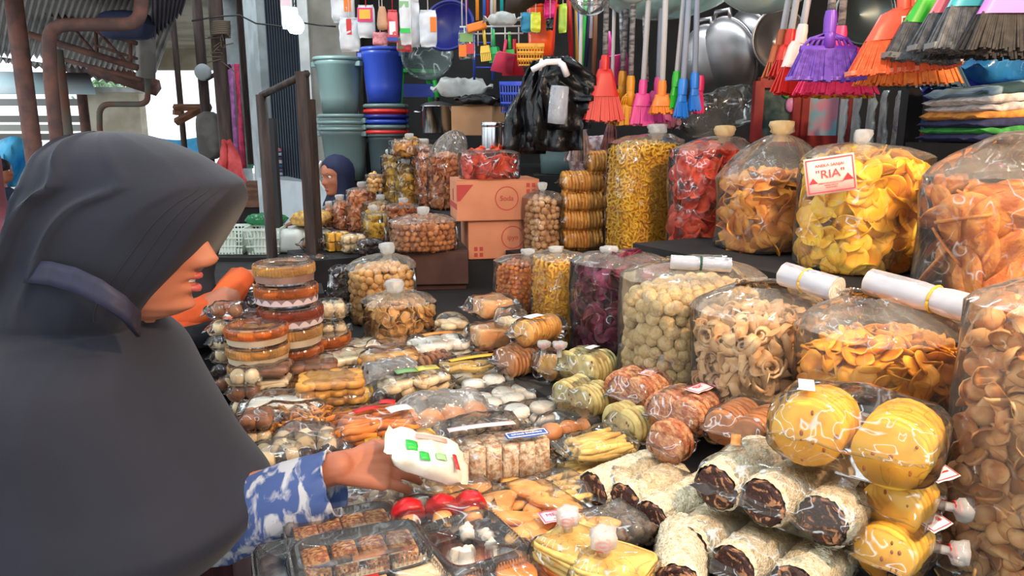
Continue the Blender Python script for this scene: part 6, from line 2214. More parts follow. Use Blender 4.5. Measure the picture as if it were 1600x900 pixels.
# left stalls: baskets, bench, textile piles
m_bask = mat('white_basket_plastic', (206, 216, 204), rough=.45)
tl = thing('basket_table', 'dark low table carrying the white baskets', 'table', P(402, 395, 4.0), 0)
tl.location.z = 0
zt_ = zt(394, 4.0)
MB().box((0, .12, zt_ - .02), (.62, .6, .04)).build('tabletop', m_dark, tl, smooth=False)
MB().box((0, -.17, zt_ - .16), (.62, .02, .24)).build('apron', m_dark, tl, smooth=False)
for s in (-.28, .28):
    for y in (-.12, .36):
        MB().box((s, y, (zt_ - .04) / 2), (.05, .05, zt_ - .04)).build('leg', m_dark, tl, smooth=False)
for (px, lb, w) in ((362, 'left white plastic basket on the dark low table', .19), (418, 'middle white plastic basket on the dark low table', .19)):
    t = basket(lb, px, 394, 4.0, w, .2, .135, m_bask, .1, px_=10)
    t.location.z = zt_ + .001
    MB().box((0, -.088, .066), (w * .5, .006, .11)).build('basket_panel', m_bask, t, smooth=False)
o = pillow_mb(.2, .2, .13, 0, 140, 1.5).build('white_sack', mat('white_sack', (200, 204, 198), (184, 186, 180), .6, 5))
q = P(456, 394, 4.02)
o.location = (q.x, q.y, zt_ + .001)
tag(o, 'whitish plastic sack right of the white baskets', 'sack')
o = pillow_mb(.22, .1, .06, 0, 141, 1.5).build('green_bottle', film('green_bottle_film', .5, tint=(120, 200, 150), hazecol=(70, 150, 104)))
q = P(418, 352, 4.1)
o.location = (q.x, q.y, zt_ + .14)
tag(o, 'green plastic bundle lying across the white baskets', 'bundle')
o = pillow_mb(.5, .3, .10, 0, 142, 1.0).build('white_sheet', mat('cream_sheet', (196, 192, 184), (176, 172, 164), .8, 5))
q = P(500, 372, 4.05)
o.location = (q.x, 4.1, .92)
tag(o, 'pale covered bale behind the square brown post', 'bale')
t = thing('bale_stand', 'dark stand under the pale covered bale', 'stand', (q.x, 4.1, 0))
MB().box((0, 0, .459), (.45, .3, .918)).build('stand_body', m_dark, t, smooth=False)
o = thing('wood_bench', 'brown wooden chest with textiles on top, far left', 'bench', (P(385, 310, 6.0).x - .06, 6.75, 0), .0)
zb_ = zt(295, 6.0)
MB().box((0, 0, zb_ - .10), (.5, .5, .2)).build('bench_top', m_wood2, o, smooth=False)
MB().box((0, .0, (zb_ - .2) / 2), (.44, .44, zb_ - .2)).build('bench_base', m_dark, o, smooth=False)
for i in range(9):
    c = [(170, 90, 120), (96, 150, 190), (200, 200, 210), (120, 96, 140), (60, 110, 150), (214, 190, 196), (90, 80, 100), (180, 200, 214), (196, 120, 130)][i]
    o = pillow_mb(.2, .22, .036, 0, 150 + i, 1.2, n=5).build('folded_cloth', mat('pile_cloth%d' % i, c, tuple(int(x * .75) for x in c), .9, 20, stretch=(.4, .4, 6)))
    q = P(393, 300, 6.0)
    o.location = (q.x + .008 * sin(i * 3), 6.65, zb_ + .001 + .034 * i)
    o.rotation_euler = (0, 0, .4 + .1 * sin(i))
    tag(o, ['lowest mauve', 'second blue', 'third whitish', 'fourth violet', 'fifth teal blue', 'sixth pale pink', 'seventh dark', 'eighth pale blue', 'topmost rose'][i] + ' folded cloth in the far left pile', 'cloth')
t = thing('red_bag', 'red cloth bag hanging on the rough wooden post', 'bag', P(356, 222, 5.3))
rows = []
for i in range(9):
    u = i / 8
    rows.append([((j / 11 - .5) * (.06 + .2 * u) + .01 * sin(i + j), -.03 + .03 * sin(j * 1.2 + u * 3), -.30 * u - .02 * sin(j)) for j in range(12)])
solid(MB().grid(rows).build('bag_cloth', mat('faded_red_cloth', (206, 84, 84), (176, 58, 62), .85, 10), t), .012)
t = thing('hanging_clothes', 'bright hanging cloth strips beside the rough wooden post', 'clothes', P(362, 100, 8.2))
for i, c in enumerate(((120, 180, 200), (196, 120, 190), (220, 70, 110), (120, 190, 150))):
    rows = [[(-.12 + .07 * i + .02 * j, .02 * sin(j + k_), -.22 * k_) for j in range(4)] for k_ in range(6)]
    solid(MB().grid(rows).build('cloth_strip', mat('strip%d' % i, c, tuple(int(x * .8) for x in c), .85, 14), t), .006)
# ------------------------------------------------------------------ people
m_skin = mat('warm_skin', (178, 112, 84), (164, 98, 72), .5, 8, sss=.15)
m_lip = mat('rose_lip', (168, 78, 72), rough=.4)
m_eyew = mat('eye_white', (226, 222, 216), rough=.2)
m_iris = mat('dark_iris', (30, 20, 16), rough=.15)
m_brow = mat('dark_brow', (36, 28, 26), rough=.8)
m_teeth = mat('teeth', (236, 226, 210), rough=.25)


def lerp_tab(tab, z):
    for a, b in zip(tab, tab[1:]):
        if a[0] <= z <= b[0]:
            t = (z - a[0]) / (b[0] - a[0])
            t = t * t * (3 - 2 * t) * .5 + t * .5
            return [x + (y - x) * t for x, y in zip(a[1:], b[1:])]
    return list(tab[-1][1:] if z > tab[-1][0] else tab[0][1:])


HEAD = [(-.012, .045, -.03, .025), (0.0, .068, -.04, .040), (.012, .081, -.05, .048), (.035, .083, -.065, .056), (.05, .083, -.078, .061), (.075, .085, -.088, .067),
        (.105, .086, -.097, .071), (.13, .092, -.102, .074), (.16, .09, -.10, .075), (.19, .068, -.085, .064), (.208, .04, -.055, .044), (.22, .006, -.012, .008)]


def g(x, s):
    return math.exp(-(x / s) ** 2)


def head_mb(mouth_open=0.4):
    rows = []
    NZ, NA = 78, 80
    for i in range(NZ + 1):
        z = -.012 + .232 * i / NZ
        fr, bk, w = lerp_tab(HEAD, z)
        row = []
        for j in range(NA):
            q = 2 * pi * j / NA
            c, s = cos(q), sin(q)
            y = w * s
            x = (fr if c > 0 else -bk) * (abs(c) ** .85) * (1 if c > 0 else -1)
            if c > 0:
                # nose
                if z > .080:
                    n = max(0, min(1, (.120 - z) / .040)) ** 1.15
                    wd = .0085 + .006 * n
                else:
                    n = sqrt(max(0, 1 - ((.080 - z) / .0165) ** 2))
                    wd = .0145
                x += .0285 * n * g(y, wd)
                x += .008 * g(abs(y) - .0145, .006) * g(z - .071, .007)
                # brow, sockets, cheeks
                x += .005 * g(z - .133, .01) * g(abs(y) - .03, .03)
                x -= .010 * g(abs(y) - .032, .014) * g(z - .113, .011)
                x += .006 * g(abs(y) - .042, .018) * g(z - .082, .016)
                # lips, chin
                x += .0085 * g(z - .0535, .0062) * g(y, .020)
                x -= (.004 + .014 * mouth_open) * g(z - .0455, .0035) * g(y, .019)
                x += .0085 * g(z - .037, .0065) * g(y, .018)
                x -= .004 * g(z - .026, .006) * g(y, .022)
                x += .008 * g(z - .010, .011) * g(y, .022)
            row.append((x, y, z))
        rows.append(row)
    b = MB().grid(rows, True)
    b.f.append(tuple(range(NA - 1, -1, -1)))
    k = NZ * NA
    b.f.append(tuple(k + j for j in range(NA)))
    # ears
    for s in (-1, 1):
        b.ball((-.01, s * .074, .095), (.016, .008, .03), 10, 8)
    return b


def fuse(name, mbx, m, voxel=.004, smooth_it=4, parent=None):
    """one continuous surface out of overlapping closed shapes"""
    o = ob(name + '_draft', mk('draft', mbx.v, mbx.f, m, True))
    md = o.modifiers.new('fuse', 'REMESH')
    md.mode = 'VOXEL'
    md.voxel_size = voxel
    md.use_smooth_shade = True
    ms = o.modifiers.new('soften', 'SMOOTH')
    ms.iterations = smooth_it
    ms.factor = .5
    dg = bpy.context.evaluated_depsgraph_get()
    me = bpy.data.meshes.new_from_object(o.evaluated_get(dg))
    bpy.data.objects.remove(o)
    me.materials.clear()
    me.materials.append(m)
    me.name = name
    me.polygons.foreach_set('use_smooth', [True] * len(me.polygons))
    return ob(name, me, parent)


def hand_mb(b, wrist, ax, dors, side, curl=.9, s=1.0, spread=.16, thumb_in=.4):
    """wrist point, ax towards the fingers, dors = back-of-hand normal, side = towards the thumb"""
    ax, dors, side = ax.normalized(), dors.normalized(), side.normalized()
    pc = wrist + ax * .045 * s
    for k in (-1, -.35, .35, 1):
        b.capsule(wrist + side * (.012 * k * s), wrist + ax * .085 * s + side * (.031 * k * s), .0165 * s, .0135 * s, 10)
    b.capsule(wrist + ax * .03 * s + side * .02 * s, wrist + ax * .05 * s + side * .036 * s - dors * .008, .016 * s, .015 * s, 10)
    for i, (ln, off) in enumerate(((.90, 1.0), (1.0, .35), (.94, -.33), (.76, -1.0))):
        p = wrist + ax * .086 * s + side * (.030 * off * s)
        d = (ax + side * spread * off).normalized()
        a = curl * (.35 + .08 * i)
        for seg, (l, r0, r1) in enumerate(((.042, .0095, .0088), (.027, .0088, .008), (.022, .008, .0066))):
            dd = (d * cos(a) - dors * sin(a)).normalized()
            e = p + dd * l * ln * s
            b.capsule(p, e, r0 * s, r1 * s, 9)
            p = e
            a += curl * (.55 if seg == 0 else .4)
    p = wrist + ax * .03 * s + side * .03 * s - dors * .006
    d = (ax * .62 + side * .75 - dors * (.2 + thumb_in * .3)).normalized()
    for (l, r0, r1, tw) in ((.036, .0125, .0105, 0), (.03, .0105, .0095, .45), (.024, .0095, .0075, .3)):
        d = (d + ax * tw - side * tw * .8 - dors * tw * thumb_in).normalized()
        e = p + d * l * s
        b.capsule(p, e, r0 * s, r1 * s, 9)
        p = e
    return p


def face_bits(parent, M, eyes=True):
    """eyes, brows, lips and teeth as child meshes, M places the head frame"""
    for s in (-1, 1):
        c = M @ Vector((.0705, s * .032, .113))
        e = MB().ball(c, .0105 * M.to_scale().x, 12, 8).build('eye', m_eyew, parent)
        MB().ball(M @ Vector((.0785, s * .0318, .112)), .0045 * M.to_scale().x, 8, 6).build('iris', m_iris, e)
        pts = [M @ Vector((.086 - .011 * abs(k) / 3 + (-.006 if k > 0 else 0), s * (.032 + .006 * k), .134 + .002 * (1 - abs(k) / 3))) for k in range(-3, 4)]
        MB().tube(pts, [.0012, .0022, .0026, .0026, .0024, .002, .001], 6).build('eyebrow', m_brow, parent)
    for (z, dz, r, x) in ((.0525, .0015, .0042, .0905), (.0375, -.001, .005, .0895)):
        pts = [M @ Vector((x - .9 * (k / 6) ** 2 * .022 - .002 * abs(k) / 6, .003 * k, z + dz * (1 - abs(k) / 6))) for k in range(-6, 7)]
        sc_ = M.to_scale().x
        MB().tube(pts, [r * sc_ * (1 - (abs(k) / 6.6) ** 2) + .0006 for k in range(-6, 7)], 8).build('lip', m_lip, parent)
    pts = [M @ Vector((.083 - .018 * (k / 5) ** 2, .0026 * k, .0465)) for k in range(-5, 6)]
    MB().tube(pts, .0036, 6).build('teeth', m_teeth, parent)


def loft_px(levels, Y0, n=72, fold=0.006, seed=0, ex=2.3, ybias=0.0):
    """closed or front-open cloth tube; level = (py, px_back, px_front, half width, half opening)"""
    out = []
    K = 4
    L = []
    for i in range(len(levels) - 1):
        for k in range(K):
            t = k / K
            p0, p1 = levels[max(i - 1, 0)], levels[i]
            p2, p3 = levels[i + 1], levels[min(i + 2, len(levels) - 1)]
            L.append([.5 * ((2 * b) + (c - a) * t + (2 * a - 5 * b + 4 * c - d) * t * t + (3 * b - a - 3 * c + d) * t ** 3) for a, b, c, d in zip(p0, p1, p2, p3)])
    L.append(list(levels[-1]))
    for li, (py, x0, x1, w, f) in enumerate(L):
        A, B = P(x0, py, Y0), P(x1, py, Y0)
        c, a = (A.x + B.x) / 2, (B.x - A.x) / 2
        z = (A.z + B.z) / 2
        w = max(w, .004)
        q0 = math.asin(max(0.0, min(.98, f / w))) if f > .001 else 0.0
        row = []
        for j in range(n + 1):
            u = j / n * 2 - 1
            q = (q0 + (pi - q0) * abs(u)) * (1 if u >= 0 else -1)
            x = a * sq(cos(q), ex)
            if x > 0 and q0 > 0:
                x /= sq(cos(q0), ex)
            y = w * sq(sin(q), ex)
            tt = li / len(L)
            amp = fold * min(1, abs(sin(q)) * 1.5)
            cr = u * 17 + 1.6 * nz(u * 1.6, tt * 4, 0, seed) + x * 5 + tt * 3
            rid = (1 - abs(sin(cr))) ** 2.2
            back = min(1, max(.12, (abs(u) - .30) * 3))
            dsp = amp * (2.6 * rid * back * max(0, .45 + 1.3 * nz(u * 1.9, tt * 3.5, 2, seed)) + .8 * nz(u * 4, tt * 5, 1, seed))
            row.append((c + x + dsp * cos(q) * .3, Y0 + ybias + y + dsp * (1 if y > 0 else -1), z))
        out.append(row)
    return out


# ===== the shopper at the left
Y0 = 1.12
woman_label = 'woman in dark navy hijab leaning over the table, holding a wrapped packet'
woman = thing('person', woman_label, 'person', (P(-120, 900, Y0).x, Y0, 0))
wo = Vector(woman.location)
HS = 1.16
Rh = Matrix.Rotation(radians(7), 4, 'Z') @ Matrix.Rotation(radians(9), 4, 'Y')
nose = Rh @ (Vector((.114, 0, .077)) * HS)
hp = P(343, 407, Y0) - nose
MH = Matrix.Translation(hp - wo) @ Rh @ Matrix.Scale(HS, 4)


def W(px, py, Y):
    return P(px, py, Y) - wo


hip = Vector((0, 0, .88))
chest = W(60, 640, Y0)
neck = W(172, 500, Y0)
b = MB()
hb = head_mb(.5)
b.add([MH @ v for v in hb.v], hb.f)
b.capsule(MH @ Vector((-.03, 0, .03)), neck, .058, .062, 14)
b.capsule(neck, chest, .07, .125, 14)
b.ball(chest, (.13, .15, .15), 16, 12)
b.capsule(chest, hip, .13, .15, 16)
b.ball(hip, (.15, .18, .15), 16, 12)
b.capsule(hip + Vector((0, -.09, -.02)), Vector((.03, -.10, .48)), .085, .058, 12).capsule(Vector((.03, -.10, .48)), Vector((-.02, -.10, .09)), .055, .038, 12).capsule(Vector((-.03, -.10, .045)), Vector((.15, -.11, .035)), .04, .03, 10)
b.capsule(hip + Vector((0, .09, -.02)), Vector((.06, .10, .48)), .085, .058, 12).capsule(Vector((.06, .10, .48)), Vector((.02, .10, .09)), .055, .038, 12).capsule(Vector((.01, .10, .045)), Vector((.19, .11, .035)), .04, .03, 10)
# right arm (near side) reaching forward
shr, elr, wrr = W(60, 590, Y0 - .10), W(240, 815, 1.12), W(528, 730, 1.14)
b.capsule(chest + Vector((.02, -.06, .04)), shr, .07, .055, 12).capsule(shr, elr, .05, .040, 12).capsule(elr, wrr, .042, .027, 12)
axr = (W(612, 728, 1.19) - wrr).normalized()
hand_mb(b, wrr, axr, Vector((-.25, -.62, .74)), Vector((.05, .75, .55)), .85, 1.02, .12, .7)
# left arm, far side
shl, ell, wrl = W(80, 600, Y0 + .12), W(250, 790, 1.30), W(388, 724, 1.40)
b.capsule(chest + Vector((.02, .08, .08)), shl, .07, .06, 12).capsule(shl, ell, .055, .042, 12).capsule(ell, wrl, .042, .027, 12)
axl = (W(470, 712, 1.42) - wrl).normalized()
hand_mb(b, wrl, axl, Vector((-.1, -.1, 1)), Vector((.1, -1, .1)), .5, 1.0, .12, .3)
body = fuse('body', b, m_skin, .0032, 3, woman)
face_bits(woman, MH)

m_hijab = mat('navy_charcoal_cloth', (27, 30, 43), (22, 24, 36), .8, 5, sheen=.08, bump=.05, bscale=260)
lev = [(206.5, 146, 182, .012, 0), (211, 120, 212, .040, 0), (222, 94, 250, .066, 0), (242, 70, 298, .09, 0), (264, 58, 336, .102, 0), (282, 50, 366, .108, .006), (293, 47, 372, .110, .018), (312, 44, 366, .112, .05),
       (340, 41, 350, .116, .07), (380, 34, 325, .118, .08), (405, 26, 309, .118, .084), (430, 14, 288, .117, .082), (455, 4, 265, .116, .074), (482, -8, 244, .113, .054), (497, -16, 236, .112, .03), (508, -24, 243, .122, 0),
       (530, -50, 256, .17, 0), (560, -95, 271, .215, 0), (610, -140, 296, .235, 0), (665, -170, 330, .242, 0), (715, -185, 361, .25, 0), (755, -190, 394, .258, 0), (776, -190, 411, .26, 0), (794, -190, 410, .26, 0)]
rows = loft_px(lev, Y0, 120, .012, 3, 2.25)
# slanted hem: cut the front away below the hand
hem = [(835, -190, 376, .258, 0), (885, -190, 300, .252, 0), (940, -190, 225, .245, 0), (960, -190, 205, .24, 0)]
rows += loft_px([lev[-1]] + hem, Y0, 120, .012, 4, 2.25)[1:]
hj = MB().grid([[Vector(p) - wo for p in r] for r in rows]).build('hijab', m_hijab, woman)
solid(hj, .003)
hj['label'] = 'dark navy hijab draped to the waist'
# stitched seams along the visor
sm = MB()
for mcol in (5, 8, 11):
    for sgn in (-1, 1):
        pts = [Vector(rows[r][60 + sgn * mcol]) - wo + Vector((0, sgn * .002, 0)) for r in range(16, 52)]
        sm.tube(pts, .0009, 5)
sm.build('visor_seams', m_hijab, woman)
# dress below the cape
m_robe = mat('plum_grey_dress', (70, 52, 58), (56, 42, 48), .85, 8)
rows = []
for k in range(9):
    z = .98 - k * .115
    rows.append([(.02 + (.20 + .02 * k) * cos(2 * pi * j / 48) * (1 + .04 * sin(j * 1.9 + k)), (.22 + .018 * k) * sin(2 * pi * j / 48) * (1 + .05 * sin(j * 2.3)), z) for j in range(48)])
solid(MB().grid(rows, True).build('dress', m_robe, woman), .003)


def sleeve(parent, pts, rad, m, nm='sleeve', seed=0, n=32, o0=None):
    rows = []
    for i, (p, r) in enumerate(zip(pts, rad)):
        a, c = pts[max(i - 1, 0)], pts[min(i + 1, len(pts) - 1)]
        t = (c - a).normalized()
        u = t.cross(Vector((0, 0, 1))).normalized()
        w = u.cross(t)
        rows.append([p + (u * cos(2 * pi * j / n) + w * sin(2 * pi * j / n)) * r * (1 + .05 * sin(j * 1.3 + i * 2) + .10 * nz(j * .4, i * .9, 0, seed)) for j in range(n)])
    o = MB().grid(rows, True).build(nm, m, parent)
    return solid(o, .003)


m_batik = mat('blue_white_pattern', (62, 82, 132), (178, 178, 184), .8, 30, detail=3, stretch=(1.4, .7, .7), lo=.47, hi=.58, dist=.6)
sl = [W(250, 842, 1.12), W(300, 832, 1.12), W(350, 818, 1.12), W(410, 796, 1.12), W(460, 776, 1.12), W(495, 764, 1.125), W(516, 757, 1.13), W(524, 755, 1.13)]
s_ = sleeve(woman, sl, [.055, .06, .062, .06, .057, .055, .054, .053], m_batik, 'sleeve', 2)
s_['label'] = 'blue and white patterned sleeve'
sl = [W(285, 790, 1.36), W(330, 760, 1.38), W(372, 733, 1.39), W(380, 728, 1.395)]
sleeve(woman, sl, [.055, .05, .045, .045], m_batik, 'sleeve', 5)

# shoulder strap of a bag
sp = []
for (px, py, dy) in ((18, 446, -.03), (30, 433, -.075), (50, 423, -.105), (85, 425, -.125), (125, 436, -.135), (165, 455, -.14), (200, 480, -.13), (222, 505, -.10)):
    sp.append(P(px, py, Y0 + dy))
t = tag(bpy.data.objects.new('shoulder_strap', None), 'navy bag strap lying over the shoulder of the woman in dark hijab', 'strap')
COL.objects.link(t)
t.location = sp[0]
rows = []
for i, p in enumerate(sp):
    rows.append([p - sp[0] + Vector((0, -.004 - .003 * k, (.016 - .032 * k / 3) * (.75 + .3 * min(1, i / 4)))) for k in range(4)])
solid(MB().grid(rows).build('strap_band', mat('navy_webbing', (34, 34, 58), (28, 28, 48), .6, 60), t), .006)
bk = MB()
for (x, z, w, h) in ((0, .012, .04, .005), (0, -.012, .04, .005), (-.02, 0, .005, .028), (.02, 0, .005, .028), (0, 0, .004, .024)):
    bk.box((x, -.012, z), (w, .006, h))
bk.build('strap_buckle', mat('dark_buckle', (40, 36, 40), rough=.3), t, smooth=False, loc=sp[1] - sp[0] + Vector((.004, 0, 0)), rot=(0, -.6, 0))

# the packet in her hand
pk = thing('held_packet', 'white wrapped packet with green and red prints held by the woman', 'snack pack', P(660, 722, 1.17), 0, rot=(.35, .42, .25))
pm = pillow_mb(.125, .085, .036, .012, 300, 1.4)
pm.build('wrapper', mat('white_print_film', (226, 222, 206), (206, 196, 176), .3, 20), pk)
for (x, y, w, d, m) in ((-.035, -.012, .022, .022, p_green), (-.012, -.028, .018, .018, p_green), (.018, -.018, .020, .014, plastic('pale_green_print', (150, 200, 140), .5)), (.045, -.02, .008, .034, p_redp), (.0, .02, .06, .01, plastic('rose_print', (214, 160, 150), .5))):
    st_patch('printed_patch', w, d, x, y, m, .2, .0025)(pk, .12, .085, .036)


# ===== other people, simpler figures
def hood(parent, M, m, nm='hijab', drop=.22, flare=.16, open_=.062):
    """head covering: shell around the head, open at the face, falling to the chest"""
    rows = []
    n = 40
    tab = [(.232, .012, .012, 0), (.222, .05, .045, 0), (.195, .085, .076, .0), (.165, .105, .088, .03), (.13, .110, .093, .054), (.09, .106, .092, open_), (.05, .10, .09, open_ * .9), (.01, .096, .09, .045), (-.02, .095, .094, .01), (-.05, .11, .12, 0), (-.05 - drop * .5, .13, .12 + flare * .5, 0), (-.05 - drop, .15, .12 + flare, 0)]
    for i, (z, a, w, f) in enumerate(tab):
        q0 = math.asin(min(.95, f / w)) if f else 0
        row = []
        for j in range(n + 1):
            u = j / n * 2 - 1
            q = (q0 + (pi - q0) * abs(u)) * (1 if u >= 0 else -1)
            row.append(M @ Vector((a * cos(q) * (1.02 if cos(q) < 0 else .55 if f > .035 else .8) * (1 + .03 * sin(j * 1.7) * (i > 8)), w * sin(q), z)))
        rows.append(row)
    return solid(MB().grid(rows).build(nm, m, parent), .003)


def robe(parent, secs, m, nm='robe', n=40):
    rows = []
    for i, (c, a, w) in enumerate(secs):
        rows.append([Vector(c) + Vector((a * cos(2 * pi * j / n), w * sin(2 * pi * j / n), 0)) * (1 + .04 * sin(j * 1.57 + i) * min(1, i / 2)) for j in range(n)])
    return solid(MB().grid(rows, True).build(nm, m, parent), .004)


def figure(label, base, head_at, yaw, pitch, hips, arms, voxel=.008, hs=1.0, feet=None):
    """base on the floor; the other points are world points"""
    t = thing('person', label, 'person', base)
    o = Vector(base)
    M = Matrix.Translation(Vector(head_at) - o) @ Matrix.Rotation(yaw, 4, 'Z') @ Matrix.Rotation(pitch, 4, 'Y') @ Matrix.Scale(hs, 4)
    b = MB()
    h = head_mb(.1)
    b.add([M @ v for v in h.v], h.f)
    nk = M @ Vector((-.03, 0, -.06))
    b.capsule(M @ Vector((-.025, 0, .03)), nk, .055, .058, 12)
    hp_ = Vector(hips) - o
    ch = nk.lerp(hp_, .42)
    b.capsule(nk, ch, .065, .12, 14).ball(ch, (.13, .16, .14), 14, 10).capsule(ch, hp_, .12, .14, 14)
    R2 = Matrix.Rotation(yaw, 3, 'Z')
    for s in (-1, 1):
        k = R2 @ Vector((0, s, 0))
        f = R2 @ Vector((1, 0, 0))
        if feet == 'sit':
            kn = hp_ + k * .1 + f * .36
            b.capsule(hp_ + k * .09, kn, .085, .06, 12).capsule(kn, Vector((kn.x, kn.y, .09)), .055, .038, 10).capsule(Vector((kn.x, kn.y, .045)), Vector((kn.x, kn.y, .04)) + f * .15, .04, .03, 10)
        else:
            ft = Vector((hp_.x, hp_.y, 0)) + k * .1
            b.capsule(hp_ + k * .09, ft + Vector((0, 0, .48)), .085, .058, 12).capsule(ft + Vector((0, 0, .48)), ft + Vector((0, 0, .09)), .055, .038, 10).capsule(ft + Vector((0, 0, .045)), ft + Vector((0, 0, .035)) + f * .16, .04, .03, 10)
        sh_ = ch.lerp(nk, .6) + k * .16
        el, wr, tip = [Vector(a) - o for a in arms[0 if s < 0 else 1]]
        b.capsule(ch + k * .06, sh_, .07, .055, 12).capsule(sh_, el, .05, .042, 12).capsule(el, wr, .04, .027, 12)
        ax = (tip - wr).normalized()
        sd = ax.cross(Vector((0, 0, 1))).normalized() * (-s)
        hand_mb(b, wr, ax, Vector((0, 0, 1)) - ax * ax.z, sd, .6, 1.0, .12, .4)
    fuse('body', b, m_skin, voxel, 2, t)
    face_bits(t, M)
    return t, M, o, nk, ch, hp_


# woman in black behind the shopper, orange sleeve reaching to the stacks
Yb = 2.12
bx_ = P(312, 500, Yb)
base = Vector((bx_.x - .05, Yb + .02, 0))
t, M, o, nk, ch, hp_ = figure('person in black veil and orange blouse behind the woman in dark hijab', base, P(318, 400, Yb) - Vector((.06, 0, .05)), radians(75), radians(25), (base.x - .1, Yb - .05, .82),
                              ((P(352, 470, Yb - .08), P(378, 432, Yb + .02), P(400, 428, Yb + .1)), (P(330, 480, Yb + .2), P(350, 470, Yb + .3), P(370, 475, Yb + .35))), .007)
m_blk = mat('black_veil', (24, 24, 29), (17, 17, 21), .85, 8)
m_orb = mat('orange_blouse', (216, 92, 40), (190, 74, 30), .8, 8)
m_mar = mat('maroon_skirt', (92, 52, 56), (74, 42, 46), .85, 8, stretch=(4, 4, .4))
hood(t, M, m_blk, 'veil', .42, .15)
sleeve(t, [ch.lerp(nk, .4) + Vector((.05, -.12, 0)), W(0, 0, 1) * 0 + (P(345, 480, Yb - .08) - o), P(362, 452, Yb - .04) - o, P(376, 434, Yb + .02) - o], [.05, .046, .04, .036], m_orb, 'orange_sleeve', 7)
sleeve(t, [ch.lerp(nk, .4) + Vector((.05, .12, 0)), P(330, 480, Yb + .2) - o, P(345, 472, Yb + .28) - o], [.075, .07, .058], m_orb, 'orange_sleeve', 8)
robe(t, [(nk, .07, .09), (nk + Vector((0, 0, -.07)), .14, .2), (ch + Vector((.02, 0, -.05)), .19, .22), (hp_ + Vector((.05, 0, .12)), .21, .22), (hp_ + Vector((.05, 0, -.12)), .23, .24)], m_orb, 'blouse')
robe(t, [(nk + Vector((.01, 0, -.06)), .16, .22), (ch + Vector((.03, -.0, -.0)), .215, .245), (hp_ + Vector((.07, 0, .22)), .225, .25), (hp_ + Vector((.06, 0, .14)), .22, .245)], m_blk, 'black_shawl')
robe(t, [(hp_ + Vector((.05, 0, .0)), .20, .22), (Vector((hp_.x + .05, 0, .4)), .24, .25), (Vector((hp_.x + .05, 0, .05)), .28, .28)], m_mar, 'skirt')

# person in maroon at the left edge
Ym = 2.3
bm_ = P(-4, 400, Ym)
base = Vector((bm_.x, Ym, 0))
t, M, o, nk, ch, hp_ = figure('person in maroon top at the left picture edge', base, P(-52, 275, Ym) - Vector((0, 0, .08)), radians(160), radians(5), (base.x - .02, Ym, .86),
                              ((P(-40, 480, Ym + .1), P(-60, 520, Ym), P(-90, 530, Ym)), (P(20, 470, Ym - .1), P(-10, 520, Ym - .2), P(-50, 530, Ym - .2))), .009)
m_mtop = mat('maroon_top', (98, 44, 56), (80, 34, 46), .85, 8)
hood(t, M, m_mtop, 'hijab', .2, .12)
robe(t, [(nk + Vector((0, 0, .02)), .07, .09), (nk + Vector((0.04, 0, -.03)), .17, .2), (ch + Vector((.05, 0, 0)), .20, .24), (hp_ + Vector((.05, 0, .1)), .2, .24), (hp_ + Vector((.03, 0, -.2)), .23, .25), (Vector((hp_.x + .03, 0, .05)), .27, .27)], m_mtop, 'robe')

# seated vendor in navy hijab by the bins
Yv = 4.35
hv = P(529, 276, Yv) - Vector((0, 0, .10))
base = Vector((hv.x + .02, Yv + .12, 0))
t, M, o, nk, ch, hp_ = figure('seated vendor in navy hijab with white trim beside the grey bins', base, hv, radians(228), radians(6), (base.x + .04, Yv + .1, hv.z - .52),
                              ((P(533, 330, Yv + .1), P(505, 350, Yv - .12), P(488, 350, Yv - .16)), (P(500, 340, Yv - .1), P(485, 348, Yv - .2), P(470, 348, Yv - .22))), .007, .98, 'sit')
m_nav = mat('navy_hijab', (28, 34, 66), (22, 27, 54), .8, 8)
h_ = hood(t, M, m_nav, 'hijab', .2, .13)
trim = MB().tube([M @ Vector((.012 + .090 * cos(a) * .9, -.066 * sin(pi * (i / 12)) - .004, .205 - .205 * i / 12)) for i, a in [(i, i / 12 * 1.0) for i in range(13)]], .006, 6).build('white_trim', m_whitep, t)
robe(t, [(nk, .07, .09), (nk + Vector((0, 0, -.06)), .13, .19), (ch + Vector((0, 0, -.03)), .16, .21), (hp_ + Vector((0, 0, .1)), .18, .2), (hp_ + Vector((0, 0, -.08)), .2, .22)], m_nav, 'navy_blouse')
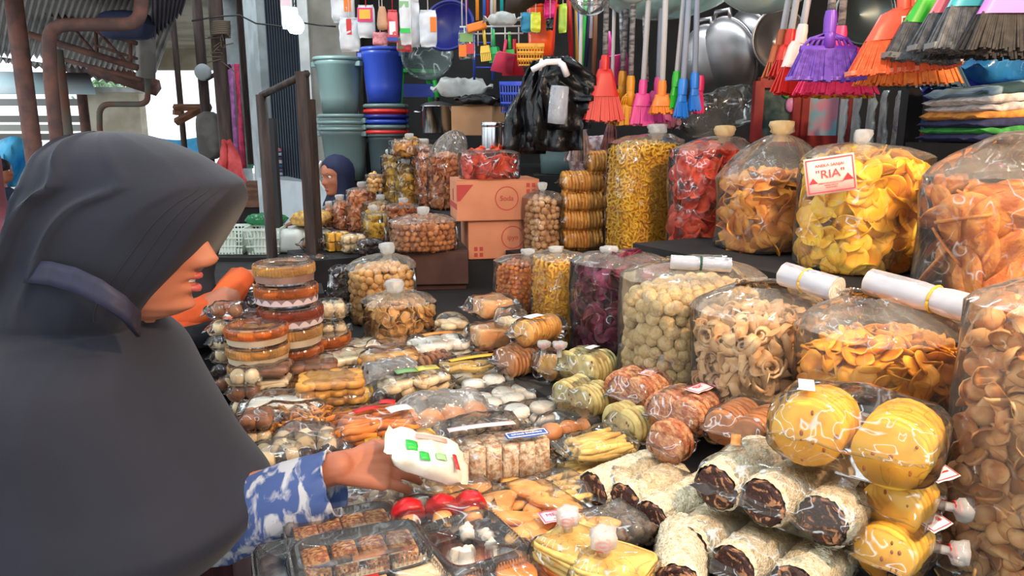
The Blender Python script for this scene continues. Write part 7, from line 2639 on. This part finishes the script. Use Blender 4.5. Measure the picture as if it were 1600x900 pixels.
kn = hp_ + Matrix.Rotation(radians(228), 3, 'Z') @ Vector((.2, 0, 0))
robe(t, [(kn + Vector((0, 0, .12)), .12, .14), (kn + Vector((0, 0, .06)), .24, .22), (kn + Vector((0, 0, -.1)), .26, .24), (Vector((kn.x, kn.y, .05)), .28, .26)], mat('olive_skirt', (84, 100, 84), (66, 80, 66), .85, 8), 'skirt')
o2 = pillow_mb(.2, .16, .08, 0, 310, 1.5).build('yellow_cushion', mat('yellow_print_cloth', (206, 168, 96), (150, 110, 60), .85, 30))
o2.location = P(487, 352, Yv - .3)
tag(o2, 'yellow printed cushion beside the seated vendor', 'cushion')
st = thing('vendor_seat', 'low wooden seat under the vendor in navy hijab', 'seat', (base.x + .04, Yv + .14, 0))
zs = hp_.z - .13
MB().box((0, 0, zs - .02), (.4, .36, .04)).build('seat', m_wood, st, smooth=False)
for sx in (-1, 1):
    for sy in (-1, 1):
        MB().box((sx * .17, sy * .15, (zs - .04) / 2), (.04, .04, zs - .04)).build('leg', m_wood, st, smooth=False)

# tiny far person at the left edge
Yt = 7.6
ht = P(3, 268, Yt) - Vector((0, 0, .1))
base = Vector((ht.x, Yt, 0))
t, M, o, nk, ch, hp_ = figure('tiny dark-haired person before the blue tarp at the left edge', base, ht, radians(20), 0, (base.x, Yt, .5 if ht.z < 1.2 else ht.z - .6),
                              ((base + Vector((.1, -.2, ht.z - .35)), base + Vector((.2, -.2, ht.z - .45)), base + Vector((.3, -.2, ht.z - .5))), (base + Vector((.1, .2, ht.z - .35)), base + Vector((.2, .2, ht.z - .45)), base + Vector((.3, .2, ht.z - .5)))), .012, 1.0, 'sit' if ht.z < 1.2 else None)
MB().ball(M @ Vector((-.015, 0, .15)), (.108, .084, .085), 16, 10).build('hair', mat('black_hair', (24, 22, 24), rough=.6), t)
robe(t, [(nk, .07, .09), (nk + Vector((0, 0, -.06)), .13, .19), (ch, .16, .2), (hp_ + Vector((0, 0, .1)), .17, .19), (hp_ + Vector((0, 0, -.1)), .19, .2)], mat('navy_shirt', (36, 46, 70), rough=.85), 'shirt')
